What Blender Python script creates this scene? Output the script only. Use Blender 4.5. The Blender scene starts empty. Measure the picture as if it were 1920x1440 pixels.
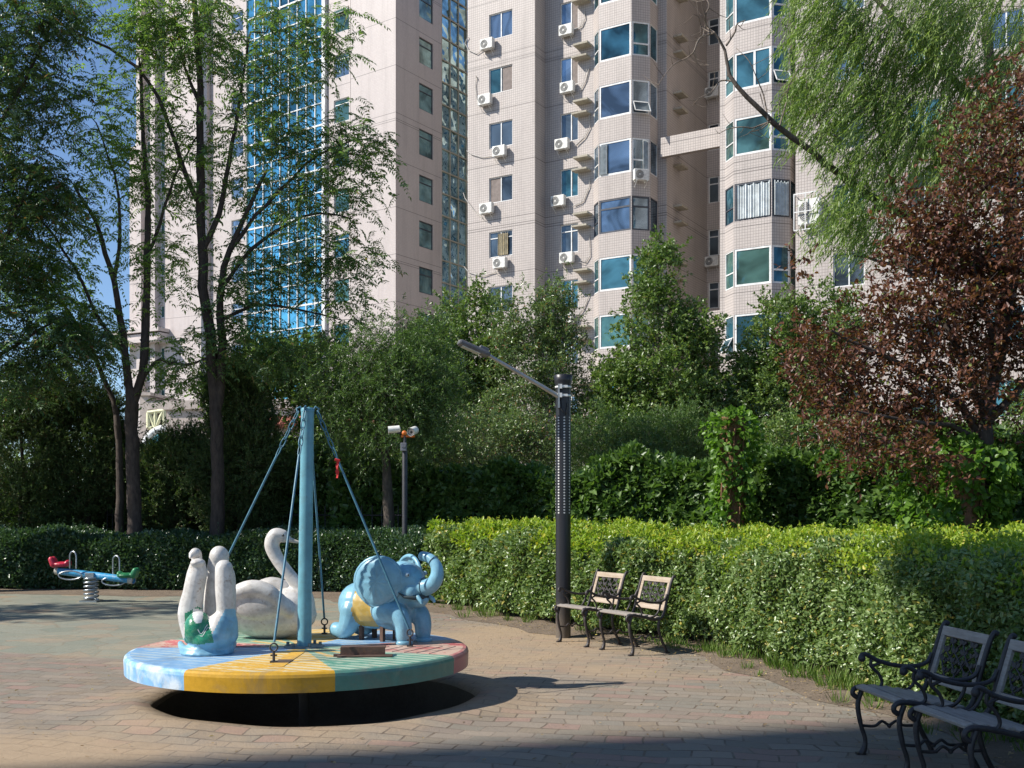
import bpy, bmesh, math, random
import numpy as np
from mathutils import Vector, Matrix

# ------------------------------------------------------------------ camera, world, sun
FPX = 1980.0; HOR = 957.0; EYE = 1.6            # focal length and horizon of the 1920x1440 photograph
scene = bpy.context.scene
cam_data = bpy.data.cameras.new("camera")
cam = bpy.data.objects.new("camera", cam_data)
scene.collection.objects.link(cam)
cam.location = (0, 0, EYE)
cam.rotation_euler = (math.radians(90), 0, 0)
cam_data.sensor_width = 36.0
cam_data.lens = 36.0 * FPX / 1920.0
cam_data.shift_y = (HOR - 720.0) / 1920.0
cam_data.clip_start = 0.05
cam_data.clip_end = 3000
scene.camera = cam

SUN_EL = math.radians(41.0)
SUN_H = Vector((-0.972, -0.235, 0)).normalized()
SUN = Vector((SUN_H.x * math.cos(SUN_EL), SUN_H.y * math.cos(SUN_EL), math.sin(SUN_EL)))
world = bpy.data.worlds.new("World"); scene.world = world
world.use_nodes = True
wn = world.node_tree.nodes; wl = world.node_tree.links
for n in list(wn): wn.remove(n)
wo = wn.new('ShaderNodeOutputWorld'); wb = wn.new('ShaderNodeBackground'); sk = wn.new('ShaderNodeTexSky')
sk.sky_type = 'NISHITA'; sk.sun_disc = False
sk.sun_elevation = SUN_EL
sk.sun_rotation = math.atan2(SUN.x, SUN.y)
sk.air_density = 1.0; sk.dust_density = 0.1; sk.ozone_density = 4.0; sk.altitude = 1200
wb.inputs['Strength'].default_value = 0.115
wl.new(sk.outputs[0], wb.inputs[0]); wl.new(wb.outputs[0], wo.inputs[0])
sd = bpy.data.lights.new("sun", 'SUN'); so = bpy.data.objects.new("sun", sd)
scene.collection.objects.link(so)
sd.energy = 4.9; sd.angle = math.radians(0.55); sd.color = (1.0, 0.95, 0.87)
so.rotation_euler = (-SUN).to_track_quat('-Z', 'Y').to_euler()
so.location = (-30, -10, 40)
scene.view_settings.view_transform = 'Standard'
scene.view_settings.look = 'None'
scene.view_settings.exposure = 0.45
scene.view_settings.gamma = 1.0
scene.cycles.max_bounces = 5
scene.cycles.transparent_max_bounces = 6
scene.cycles.diffuse_bounces = 2
scene.cycles.glossy_bounces = 3

# ------------------------------------------------------------------ helpers
def W(px, py, Y):
    return Vector(((px - 960.0) / FPX * Y, Y, EYE + (HOR - py) / FPX * Y))
def G(px, py):
    Y = EYE * FPX / (py - HOR)
    return Vector(((px - 960.0) / FPX * Y, Y, 0))
def link(o):
    scene.collection.objects.link(o); return o
def tag(o, label, cat, group=None, kind=None):
    if label: o['label'] = label
    if cat: o['category'] = cat
    if group: o['group'] = group
    if kind: o['kind'] = kind
    return o
def thing(name, loc, label, cat, group=None, rz=0.0):
    o = link(bpy.data.objects.new(name, None)); o.location = loc; o.rotation_euler = (0, 0, rz)
    o.empty_display_size = 0.2
    return tag(o, label, cat, group)
def copy_tree(o, parent=None):
    c = o.copy(); scene.collection.objects.link(c); c.parent = parent
    for ch in list(o.children):
        if not ch.name.startswith('pipe'): copy_tree(ch, c)
    return c

class MB:
    """collects polygons; build() links them as one mesh object"""
    def __init__(s): s.v = []; s.f = []; s.m = []; s.uv = []; s.sm = []
    def add(s, verts, faces, mi=0, uvs=None, smooth=False):
        b = len(s.v); s.v += [tuple(p) for p in verts]
        for i, f in enumerate(faces):
            s.f.append(tuple(b + k for k in f)); s.m.append(mi); s.sm.append(smooth)
            s.uv.append(uvs[i] if uvs else None)
        return s
    def quad(s, a, b, c, d, mi=0, uv=None): return s.add([a, b, c, d], [(0, 1, 2, 3)], mi, [uv] if uv else None)
    def box(s, c, size, M=None, mi=0, bev=0.0):
        hx, hy, hz = size[0] / 2, size[1] / 2, size[2] / 2
        c = Vector(c)
        if bev <= 0:
            vs = [Vector((x * hx, y * hy, z * hz)) for x in (-1, 1) for y in (-1, 1) for z in (-1, 1)]
            fs = [(0, 1, 3, 2), (4, 6, 7, 5), (0, 4, 5, 1), (2, 3, 7, 6), (0, 2, 6, 4), (1, 5, 7, 3)]
            sm = False
        else:
            bm = bmesh.new(); bmesh.ops.create_cube(bm, size=1)
            for v in bm.verts: v.co = Vector((v.co.x * size[0], v.co.y * size[1], v.co.z * size[2]))
            bmesh.ops.bevel(bm, geom=bm.edges[:], offset=bev, segments=2, affect='EDGES', profile=0.5)
            bm.verts.index_update()
            vs = [v.co.copy() for v in bm.verts]; fs = [tuple(v.index for v in f.verts) for f in bm.faces]
            bm.free()
        if M is not None: vs = [M @ v for v in vs]
        return s.add([v + c for v in vs], fs, mi)
    def tube(s, pts, rad, n=8, mi=0, cap=True, closed=False, smooth=True):
        pts = [Vector(p) for p in pts]
        if not hasattr(rad, '__len__'): rad = [rad] * len(pts)
        N = len(pts); vs = []; fs = []
        up = None
        for i, p in enumerate(pts):
            if closed: t = pts[(i + 1) % N] - pts[i - 1]
            else: t = pts[min(i + 1, N - 1)] - pts[max(i - 1, 0)]
            t = t.normalized() if t.length > 1e-9 else Vector((0, 0, 1))
            if up is None:
                up = Vector((0, 0, 1)) if abs(t.z) < 0.9 else Vector((0, 1, 0))
            a = t.cross(up)
            if a.length < 1e-6: a = t.orthogonal()
            a.normalize(); b = a.cross(t).normalized(); up = b
            for k in range(n):
                th = 2 * math.pi * k / n
                vs.append(p + (a * math.cos(th) + b * math.sin(th)) * rad[i])
        for i in range(N if closed else N - 1):
            j = (i + 1) % N
            for k in range(n):
                fs.append((i * n + k, i * n + (k + 1) % n, j * n + (k + 1) % n, j * n + k))
        s.add(vs, fs, mi, smooth=smooth)
        if cap and not closed:
            s.add([vs[k] for k in range(n)], [tuple(range(n))], mi)
            s.add([vs[(N - 1) * n + k] for k in range(n)], [tuple(range(n))[::-1]], mi)
        return s
    def lathe(s, prof, c=(0, 0, 0), n=32, mi=0, M=None, smooth=True):
        c = Vector(c); vs = []; fs = []
        for r, z in prof:
            for k in range(n):
                th = 2 * math.pi * k / n
                p = Vector((r * math.cos(th), r * math.sin(th), z))
                if M is not None: p = M @ p
                vs.append(p + c)
        for i in range(len(prof) - 1):
            for k in range(n):
                fs.append((i * n + k, i * n + (k + 1) % n, (i + 1) * n + (k + 1) % n, (i + 1) * n + k))
        return s.add(vs, fs, mi, smooth=smooth)
    def ball(s, c, r, n=12, mi=0, sc=(1, 1, 1)):
        c = Vector(c); vs = []; fs = []; m = n // 2 + 1
        for i in range(m):
            ph = math.pi * i / (m - 1)
            for k in range(n):
                th = 2 * math.pi * k / n
                vs.append(c + Vector((r * sc[0] * math.sin(ph) * math.cos(th), r * sc[1] * math.sin(ph) * math.sin(th), r * sc[2] * math.cos(ph))))
        for i in range(m - 1):
            for k in range(n):
                fs.append((i * n + k, (i + 1) * n + k, (i + 1) * n + (k + 1) % n, i * n + (k + 1) % n))
        return s.add(vs, fs, mi, smooth=True)
    def build(s, name, mats, parent=None, origin=(0, 0, 0)):
        me = bpy.data.meshes.new(name)
        ox, oy, oz = origin
        me.from_pydata([(x - ox, y - oy, z - oz) for x, y, z in s.v], [], s.f)
        if not isinstance(mats, (list, tuple)): mats = [mats]
        for m in mats: me.materials.append(m)
        me.polygons.foreach_set('material_index', s.m)
        me.polygons.foreach_set('use_smooth', s.sm)
        if any(u is not None for u in s.uv):
            ul = me.uv_layers.new(name='UVMap')
            i = 0
            for f, u in zip(s.f, s.uv):
                for k in range(len(f)):
                    if u is not None: ul.data[i].uv = u[k]
                    i += 1
        me.update()
        o = link(bpy.data.objects.new(name, me))
        if parent is not None: o.parent = parent
        return o

# ------------------------------------------------------------------ materials
def nt(name):
    m = bpy.data.materials.new(name); m.use_nodes = True
    t = m.node_tree; b = t.nodes['Principled BSDF']
    return m, t, b
def N(t, typ, **kw):
    n = t.nodes.new(typ)
    for k, v in kw.items():
        if k in ('op',): n.operation = v
        else: setattr(n, k, v)
    return n
def math_(t, op, a, b=None, c=None):
    n = t.nodes.new('ShaderNodeMath'); n.operation = op
    for i, x in enumerate((a, b, c)):
        if x is None: continue
        if isinstance(x, (int, float)): n.inputs[i].default_value = x
        else: t.links.new(x, n.inputs[i])
    return n.outputs[0]
def noise(t, scale, detail=4, rough=0.55, vec=None, dist=0.0):
    n = t.nodes.new('ShaderNodeTexNoise'); n.inputs['Scale'].default_value = scale
    n.inputs['Detail'].default_value = detail; n.inputs['Roughness'].default_value = rough
    n.inputs['Distortion'].default_value = dist
    if vec is not None: t.links.new(vec, n.inputs['Vector'])
    return n.outputs['Fac']
def ramp(t, fac, stops):
    r = t.nodes.new('ShaderNodeValToRGB'); cr = r.color_ramp
    while len(cr.elements) < len(stops): cr.elements.new(0.5)
    for e, (p, c) in zip(cr.elements, stops):
        e.position = p; e.color = (c, c, c, 1) if isinstance(c, (int, float)) else (c[0], c[1], c[2], 1)
    t.links.new(fac, r.inputs[0]); return r.outputs[0]
def mix(t, fac, a, b, mode='MIX'):
    n = t.nodes.new('ShaderNodeMix'); n.data_type = 'RGBA'; n.blend_type = mode
    for i, x in ((0, fac), (6, a), (7, b)):
        if isinstance(x, (int, float)): n.inputs[i].default_value = x
        elif isinstance(x, (tuple, list)): n.inputs[i].default_value = (x[0], x[1], x[2], 1)
        else: t.links.new(x, n.inputs[i])
    return n.outputs[2]
def bump(t, b, h, strength=0.3, dist=0.01):
    n = t.nodes.new('ShaderNodeBump'); n.inputs['Strength'].default_value = strength
    n.inputs['Distance'].default_value = dist
    t.links.new(h, n.inputs['Height']); t.links.new(n.outputs[0], b.inputs['Normal'])
def geo_pos(t):
    return t.nodes.new('ShaderNodeNewGeometry').outputs['Position']
def obj_co(t):
    return t.nodes.new('ShaderNodeTexCoord').outputs['Object']

def paint(name, col, rough=0.45, dirt=(0.12, 0.09, 0.06), amount=0.25, scale=6.0, metal=0.0, bmp=0.15, spec=0.5, chips=None):
    """painted or plain surface with blotchy fading and grime"""
    m, t, b = nt(name)
    co = obj_co(t)
    n1 = noise(t, scale, 6, 0.65, co); n2 = noise(t, scale * 4.3, 5, 0.6, co)
    dark = tuple(c * 0.80 for c in col); lite = tuple(min(1, c * 1.12 + 0.01) for c in col)
    base = mix(t, ramp(t, n1, [(0.35, 0), (0.65, 1)]), dark, lite)
    f = math_(t, 'MULTIPLY', ramp(t, n2, [(0.50, 0), (0.72, 1)]), amount)
    base = mix(t, f, base, dirt)
    if chips is not None:
        n3 = noise(t, scale * 2.1, 8, 0.7, co, 0.6)
        base = mix(t, ramp(t, n3, [(0.62, 0), (0.66, 1)]), base, chips)
    t.links.new(base, b.inputs['Base Color'])
    r = math_(t, 'MULTIPLY_ADD', n2, 0.25, rough - 0.1); t.links.new(r, b.inputs['Roughness'])
    b.inputs['Metallic'].default_value = metal
    b.inputs['Specular IOR Level'].default_value = spec
    if bmp: bump(t, b, n2, bmp, 0.004)
    return m

def leafmat(name, c1, c2, c3=None, trans=0.32, rough=0.42, spec=0.5, hue_noise=1.5):
    """leaf: c1..c2 by leaf, c3 on scattered leaves; part of the light passes through"""
    m, t, b = nt(name)
    a = t.nodes.new('ShaderNodeAttribute'); a.attribute_name = 'var'
    fac = a.outputs['Fac']
    co = obj_co(t)
    nn = noise(t, hue_noise, 3, 0.5, co)
    f = math_(t, 'MULTIPLY_ADD', nn, 0.9, -0.45)
    f = math_(t, 'ADD', fac, f)
    base = mix(t, f, c1, c2)
    n = base.node; n.clamp_factor = True
    if c3:
        base = mix(t, ramp(t, fac, [(0.93, 0), (0.96, 1)]), base, c3)
    t.links.new(base, b.inputs['Base Color'])
    b.inputs['Roughness'].default_value = rough
    b.inputs['Specular IOR Level'].default_value = spec
    tr = t.nodes.new('ShaderNodeBsdfTranslucent')
    bright = mix(t, 1.0, base, (1.5, 1.7, 0.7), 'MULTIPLY')
    t.links.new(bright, tr.inputs['Color'])
    ms = t.nodes.new('ShaderNodeMixShader'); ms.inputs[0].default_value = trans
    out = t.nodes['Material Output']
    t.links.new(b.outputs[0], ms.inputs[1]); t.links.new(tr.outputs[0], ms.inputs[2])
    t.links.new(ms.outputs[0], out.inputs['Surface'])
    return m

def barkmat(name, c1, c2, scale=9):
    m, t, b = nt(name)
    co = obj_co(t)
    mp = t.nodes.new('ShaderNodeMapping'); mp.inputs['Scale'].default_value = (scale, scale, scale * 0.3)
    t.links.new(co, mp.inputs[0])
    n1 = noise(t, 2.0, 6, 0.7, mp.outputs[0])
    t.links.new(mix(t, ramp(t, n1, [(0.3, 0), (0.7, 1)]), c1, c2), b.inputs['Base Color'])
    b.inputs['Roughness'].default_value = 0.9
    bump(t, b, n1, 0.6, 0.02)
    return m

def tilemat(name, c1, c2, grout, size=0.085, grooves=True, z0=8.6, gw=0.03, grid=0.5):
    """square mosaic tiles laid out in metres by UV, with the facade's horizontal joints every storey"""
    m, t, b = nt(name)
    uv = t.nodes.new('ShaderNodeUVMap'); sep = t.nodes.new('ShaderNodeSeparateXYZ')
    t.links.new(uv.outputs[0], sep.inputs[0]); u = sep.outputs[0]; v = sep.outputs[1]
    n1 = noise(t, 0.35, 5, 0.6, uv.outputs[0]); n2 = noise(t, 2.2, 4, 0.6, uv.outputs[0])
    wn_ = t.nodes.new('ShaderNodeTexWhiteNoise'); wn_.noise_dimensions = '2D'
    sn = t.nodes.new('ShaderNodeVectorMath'); sn.operation = 'SNAP'
    t.links.new(uv.outputs[0], sn.inputs[0]); sn.inputs[1].default_value = (size, size, size)
    t.links.new(sn.outputs[0], wn_.inputs['Vector'])
    f = math_(t, 'MULTIPLY_ADD', wn_.outputs['Value'], 0.35, -0.17)
    f = math_(t, 'ADD', f, n1)
    base = mix(t, f, c1, c2); base.node.clamp_factor = True
    # rain streaks: noise stretched down the wall
    mp = t.nodes.new('ShaderNodeMapping'); mp.inputs['Scale'].default_value = (1.6, 0.12, 1)
    t.links.new(uv.outputs[0], mp.inputs[0])
    st = noise(t, 1.0, 6, 0.7, mp.outputs[0])
    base = mix(t, math_(t, 'MULTIPLY', ramp(t, st, [(0.48, 0), (0.75, 1)]), 0.42), base, tuple(c * 0.55 for c in c1))
    def line(x, period, w):
        fr = math_(t, 'FRACT', math_(t, 'DIVIDE', x, period))
        return math_(t, 'LESS_THAN', fr, w / period)
    g = math_(t, 'MAXIMUM', line(u, size, size * 0.16), line(v, size, size * 0.16))
    base = mix(t, math_(t, 'MULTIPLY', g, grid), base, grout)
    if grooves:
        vv = math_(t, 'SUBTRACT', v, z0)
        l1 = line(math_(t, 'ADD', vv, gw), 3.0, gw)
        l2 = line(math_(t, 'ADD', vv, 0.42), 9.0, gw); l3 = line(math_(t, 'ADD', vv, 0.55), 9.0, gw)
        L = math_(t, 'MAXIMUM', l1, math_(t, 'MAXIMUM', l2, l3))
        base = mix(t, math_(t, 'MULTIPLY', L, 0.75), base, tuple(c * 0.25 for c in c1))
    t.links.new(base, b.inputs['Base Color'])
    b.inputs['Roughness'].default_value = 0.45
    b.inputs['Specular IOR Level'].default_value = 0.35
    return m

def glassmat(name, col, metal=0.7, rough=0.04, wav=0.0, ws=1.2):
    m, t, b = nt(name)
    co = geo_pos(t)
    n1 = noise(t, 0.55, 3, 0.6, co, 0.8)
    t.links.new(mix(t, ramp(t, n1, [(0.34, 0), (0.62, 1)]), tuple(c * 0.35 for c in col), tuple(min(1, c * 1.3) for c in col)), b.inputs['Base Color'])
    b.inputs['Metallic'].default_value = metal; b.inputs['Roughness'].default_value = rough
    b.inputs['Specular IOR Level'].default_value = 0.8
    if wav:
        n2 = noise(t, ws, 2, 0.5, co)
        bump(t, b, n2, 1.0, wav)
    return m

M = {}
M['tile'] = tilemat('wall_tile', (0.46, 0.405, 0.37), (0.555, 0.495, 0.455), (0.20, 0.17, 0.155), 0.13, gw=0.035, grid=0.7)
M['tile_fine'] = tilemat('wall_tile_fine', (0.48, 0.42, 0.395), (0.57, 0.51, 0.48), (0.30, 0.25, 0.24), 0.10, z0=8.9, gw=0.035, grid=0.35)
M['tile_far'] = tilemat('wall_tile_far', (0.56, 0.48, 0.45), (0.62, 0.55, 0.52), (0.36, 0.31, 0.30), 0.2, z0=8.0, gw=0.05, grid=0.2)
M['stone'] = paint('pale_stone', (0.52, 0.44, 0.39), 0.8, amount=0.35, scale=0.8)
M['concrete'] = paint('concrete', (0.42, 0.38, 0.30), 0.85, amount=0.4, scale=3)
M['white_frame'] = paint('white_frame', (0.78, 0.78, 0.76), 0.4, amount=0.15, scale=3)
M['dark_frame'] = paint('dark_frame', (0.05, 0.055, 0.07), 0.4, amount=0.1, scale=3)
M['teal_glass'] = glassmat('teal_glass', (0.085, 0.215, 0.23), 0.62, 0.05, 0.05, 0.7)
M['green_glass'] = glassmat('green_glass', (0.095, 0.20, 0.17), 0.55, 0.06, 0.05, 0.7)
M['deep_glass'] = glassmat('deep_teal_glass', (0.05, 0.15, 0.19), 0.6, 0.05, 0.05, 0.7)
M['blue_glass'] = glassmat('blue_glass', (0.22, 0.29, 0.35), 0.75, 0.05, 0.03, 0.7)
M['dark_glass'] = glassmat('dark_glass', (0.10, 0.13, 0.15), 0.5, 0.06, 0.02)
M['curtain_glass'] = glassmat('curtain_wall_glass', (0.17, 0.48, 0.56), 0.9, 0.03, 0.03, 0.35)
M['wavy_glass'] = glassmat('wavy_wall_glass', (0.56, 0.80, 0.76), 0.92, 0.02, 0.40, 0.55)
M['pale_glass'] = glassmat('pale_side_glass', (0.24, 0.38, 0.37), 0.4, 0.05, 0.1, 0.8)
M['curtain'] = paint('curtain_cloth', (0.62, 0.66, 0.66), 0.9, amount=0.1, scale=4)
M['warm_curtain'] = paint('warm_curtain_cloth', (0.60, 0.52, 0.36), 0.9, amount=0.1, scale=4)
M['screen'] = paint('brown_insect_screen', (0.22, 0.18, 0.16), 0.8, amount=0.1, scale=4)
M['ac_white'] = paint('ac_casing', (0.74, 0.73, 0.68), 0.5, amount=0.35, scale=5)
M['ac_dark'] = paint('ac_grille', (0.10, 0.10, 0.10), 0.6, amount=0.2, scale=9)
M['pipe'] = paint('pipe_wrap', (0.50, 0.47, 0.43), 0.7, amount=0.3, scale=9)
M['blackiron'] = paint('black_iron', (0.022, 0.022, 0.026), 0.42, (0.10, 0.09, 0.08), 0.25, 14, metal=0.0, spec=0.6)
M['bark'] = barkmat('bark', (0.035, 0.028, 0.022), (0.13, 0.105, 0.085))
M['bark_pale'] = barkmat('bark_pale', (0.10, 0.08, 0.06), (0.26, 0.21, 0.17))
M['bark_dark'] = barkmat('bark_dark', (0.028, 0.020, 0.017), (0.10, 0.075, 0.06))
# ------------------------------------------------------------------ ground
PIT = Vector((-1.66, 9.06)); PIT_R = 1.32
def groundmat():
    m, t, b = nt('paving')
    P = geo_pos(t)
    sep = t.nodes.new('ShaderNodeSeparateXYZ'); t.links.new(P, sep.inputs[0])
    # brick pavers, laid a little askew
    wob = t.nodes.new('ShaderNodeTexNoise'); wob.inputs['Scale'].default_value = 0.7; wob.inputs['Detail'].default_value = 2
    t.links.new(P, wob.inputs['Vector'])
    wv = t.nodes.new('ShaderNodeVectorMath'); wv.operation = 'MULTIPLY_ADD'
    t.links.new(wob.outputs['Color'], wv.inputs[0]); wv.inputs[1].default_value = (0.5, 0.5, 0); t.links.new(P, wv.inputs[2])
    mp = t.nodes.new('ShaderNodeMapping'); mp.inputs['Rotation'].default_value = (0, 0, math.radians(12))
    t.links.new(wv.outputs[0], mp.inputs[0])
    br = t.nodes.new('ShaderNodeTexBrick')
    br.inputs['Scale'].default_value = 1.0
    br.inputs['Brick Width'].default_value = 0.28; br.inputs['Row Height'].default_value = 0.165
    br.inputs['Mortar Size'].default_value = 0.008; br.inputs['Mortar Smooth'].default_value = 0.25
    br.inputs['Color1'].default_value = (0, 0, 0, 1); br.inputs['Color2'].default_value = (1, 1, 1, 1)
    br.inputs['Mortar'].default_value = (0.5, 0.5, 0.5, 1); br.inputs['Bias'].default_value = 0
    t.links.new(mp.outputs[0], br.inputs['Vector'])
    bc = ramp(t, br.outputs['Color'], [(0.0, (0.27, 0.22, 0.165)), (0.25, (0.235, 0.22, 0.185)), (0.5, (0.32, 0.27, 0.215)), (0.76, (0.255, 0.22, 0.18)), (0.88, (0.30, 0.22, 0.18)), (1.0, (0.335, 0.225, 0.185))])
    # crazy paving at the far left
    vo = t.nodes.new('ShaderNodeTexVoronoi'); vo.feature = 'DISTANCE_TO_EDGE'; vo.inputs['Scale'].default_value = 2.3
    vc = t.nodes.new('ShaderNodeTexVoronoi'); vc.feature = 'F1'; vc.inputs['Scale'].default_value = 2.3
    t.links.new(P, vo.inputs['Vector']); t.links.new(P, vc.inputs['Vector'])
    sx = t.nodes.new('ShaderNodeSeparateColor'); t.links.new(vc.outputs['Color'], sx.inputs[0])
    fc = ramp(t, sx.outputs[0], [(0.0, (0.22, 0.245, 0.20)), (0.5, (0.30, 0.30, 0.235)), (0.8, (0.25, 0.27, 0.225)), (1.0, (0.35, 0.27, 0.19))])
    fm = ramp(t, vo.outputs['Distance'], [(0.0, 0.55), (0.03, 0)])
    fc = mix(t, fm, fc, (0.23, 0.18, 0.12))
    # region: left of a slanting line and beyond about 11.5 m
    reg = math_(t, 'ADD', sep.outputs[1], math_(t, 'MULTIPLY', sep.outputs[0], 0.35))
    reg = math_(t, 'GREATER_THAN', reg, 9.9)
    reg2 = math_(t, 'LESS_THAN', sep.outputs[0], -2.3)
    reg = math_(t, 'MULTIPLY', reg, reg2)
    pav = mix(t, reg, mix(t, math_(t, 'MULTIPLY', br.outputs['Fac'], ramp(t, noise(t, 2.6, 4, 0.6, P), [(0.4, 0.15), (0.6, 0.85)])), bc, (0.13, 0.10, 0.075)), fc)
    # fine stone mottling
    pav = mix(t, math_(t, 'MULTIPLY', noise(t, 22, 6, 0.7, P), 0.6), pav, mix(t, 1.0, pav, (0.62, 0.6, 0.57), 'MULTIPLY'))
    # blown sand: heavier left-front, along the back, and round the pit
    n1 = noise(t, 0.55, 6, 0.62, P); n2 = noise(t, 3.0, 6, 0.7, P)
    def gauss(cx, cy, sx_, sy_):
        dx = math_(t, 'DIVIDE', math_(t, 'SUBTRACT', sep.outputs[0], cx), sx_)
        dy = math_(t, 'DIVIDE', math_(t, 'SUBTRACT', sep.outputs[1], cy), sy_)
        d = math_(t, 'ADD', math_(t, 'MULTIPLY', dx, dx), math_(t, 'MULTIPLY', dy, dy))
        return math_(t, 'POWER', 2.718, math_(t, 'MULTIPLY', d, -1.0))
    s = math_(t, 'MULTIPLY_ADD', n1, 2.0, -1.08)
    s = math_(t, 'ADD', s, math_(t, 'MULTIPLY', gauss(-3.5, 6.7, 1.2, 0.75), 1.1))
    s = math_(t, 'ADD', s, math_(t, 'MULTIPLY', gauss(-0.3, 13.4, 3.2, 2.6), 0.75))
    s = math_(t, 'ADD', s, math_(t, 'MULTIPLY', gauss(-1.75, 8.95, 1.85, 1.7), 1.0))
    s = math_(t, 'ADD', s, math_(t, 'MULTIPLY', gauss(0.4, 10.6, 1.5, 1.2), 0.26))
    s = math_(t, 'ADD', s, math_(t, 'MULTIPLY', gauss(-5.5, 13.5, 4.5, 3.5), 0.16))
    s = math_(t, 'ADD', s, math_(t, 'MULTIPLY_ADD', n2, 0.6, -0.3))
    # sand stays in the joints longest
    s = math_(t, 'ADD', s, math_(t, 'MULTIPLY', br.outputs['Fac'], -0.16))
    sf = ramp(t, s, [(0.20, 0.06), (0.40, 0.45), (0.75, 0.9)])
    sand = mix(t, noise(t, 9, 6, 0.75, P), (0.315, 0.225, 0.14), (0.44, 0.33, 0.215))
    # bare soil beyond the paving edge
    base = mix(t, sf, pav, sand)
    t.links.new(base, b.inputs['Base Color'])
    b.inputs['Roughness'].default_value = 0.86
    b.inputs['Specular IOR Level'].default_value = 0.25
    h = math_(t, 'MULTIPLY', br.outputs['Fac'], -1.0)
    h = math_(t, 'MULTIPLY', h, math_(t, 'SUBTRACT', 1.0, math_(t, 'MULTIPLY', sf, 0.75)))
    # every paver sits at its own height
    h = math_(t, 'ADD', h, math_(t, 'MULTIPLY', sx_col(t, br.outputs['Color']), math_(t, 'SUBTRACT', 0.7, math_(t, 'MULTIPLY', sf, 0.6))))
    h = math_(t, 'ADD', h, math_(t, 'MULTIPLY', noise(t, 40, 5, 0.75, P), 0.55))
    h = math_(t, 'ADD', h, math_(t, 'MULTIPLY', n2, 0.8))
    bump(t, b, h, 0.9, 0.016)
    return m
def sx_col(t, c):
    s = t.nodes.new('ShaderNodeSeparateColor'); t.links.new(c, s.inputs[0]); return s.outputs[0]
def soilmat(name='soil', c1=(0.13, 0.095, 0.065), c2=(0.27, 0.205, 0.145)):
    m, t, b = nt(name); P = geo_pos(t)
    n1 = noise(t, 2.0, 8, 0.7, P); n2 = noise(t, 28, 6, 0.8, P)
    t.links.new(mix(t, ramp(t, math_(t, 'MULTIPLY_ADD', n2, 0.4, math_(t, 'MULTIPLY', n1, 0.7)), [(0.35, 0), (0.75, 1)]), c1, c2), b.inputs['Base Color'])
    b.inputs['Roughness'].default_value = 0.95
    bump(t, b, math_(t, 'ADD', n1, n2), 0.9, 0.03)
    return m
M['paving'] = groundmat(); M['soil'] = soilmat()
M['pit_soil'] = soilmat('pit_soil', (0.10, 0.075, 0.05), (0.19, 0.145, 0.10))
def build_ground():
    mb = MB(); NS = 96
    rings = [(0.0, -0.42), (0.6, -0.44), (1.1, -0.40), (1.24, -0.30), (1.30, -0.12), (PIT_R, -0.02), (1.36, 0.028), (1.5, 0.04), (1.7, 0.012), (1.9, 0.0)]
    rr = 2.2
    while rr < 60: rings.append((rr, 0.0)); rr *= 1.25
    rings += [(80, 0), (140, 0), (300, 0), (900, 0), (2500, 0)]
    rnd = random.Random(4)
    ph = [rnd.random() * 6.28 for _ in range(6)]
    vs = []; fs = []; mi = []
    for i, (r, z) in enumerate(rings):
        for k in range(NS):
            th = 2 * math.pi * k / NS
            w = 1.0
            if 1.2 < r < 2.0: w = 1 + 0.012 * math.sin(5 * th + ph[0]) + 0.008 * math.sin(11 * th + ph[1])
            zz = z * (1 + 0.3 * math.sin(3 * th + ph[2])) if z > 0 else z
            vs.append((PIT.x + r * w * math.cos(th), PIT.y + r * w * math.sin(th), zz))
    for i in range(len(rings) - 1):
        for k in range(NS):
            f = (i * NS + k, i * NS + (k + 1) % NS, (i + 1) * NS + (k + 1) % NS, (i + 1) * NS + k)
            mb.f.append(f); mb.uv.append(None); mb.sm.append(i < 12)
            mb.m.append(1 if i < 5 else 0)
    mb.v = vs
    o = mb.build('ground', [M['paving'], M['pit_soil']])
    tag(o, None, None, None, 'structure')
build_ground()

# hedge line (front foot) in metres
HF = [(-26, 22.5), (-16, 21.6), (-9, 20.9), (-4.2, 20.4), (-2.6, 19.6), (-1.55, 18.2), (-0.6, 16.5), (0.75, 14.15), (1.75, 12.9), (2.35, 11.7), (2.85, 10.2), (3.12, 9.0), (3.35, 7.6), (3.5, 6.0), (3.6, 3.5)]
def poly_resample(pts, step):
    out = []; pts = [Vector((p[0], p[1], 0)) for p in pts]
    # Catmull-Rom
    P = [pts[0]] + pts + [pts[-1]]
    for i in range(1, len(P) - 2):
        a, b_, c, d = P[i - 1], P[i], P[i + 1], P[i + 2]
        n = max(2, int((c - b_).length / step))
        for k in range(n):
            u = k / n
            out.append(0.5 * ((2 * b_) + (c - a) * u + (2 * a - 5 * b_ + 4 * c - d) * u * u + (-a + 3 * b_ - 3 * c + d) * u ** 3))
    out.append(pts[-1]); return out
def offset(path, off):
    out = []
    for i, p in enumerate(path):
        t = (path[min(i + 1, len(path) - 1)] - path[max(i - 1, 0)]).normalized()
        nrm = Vector((-t.y, t.x, 0))        # left of travel: away from the square
        out.append(p + nrm * off)
    return out
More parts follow.
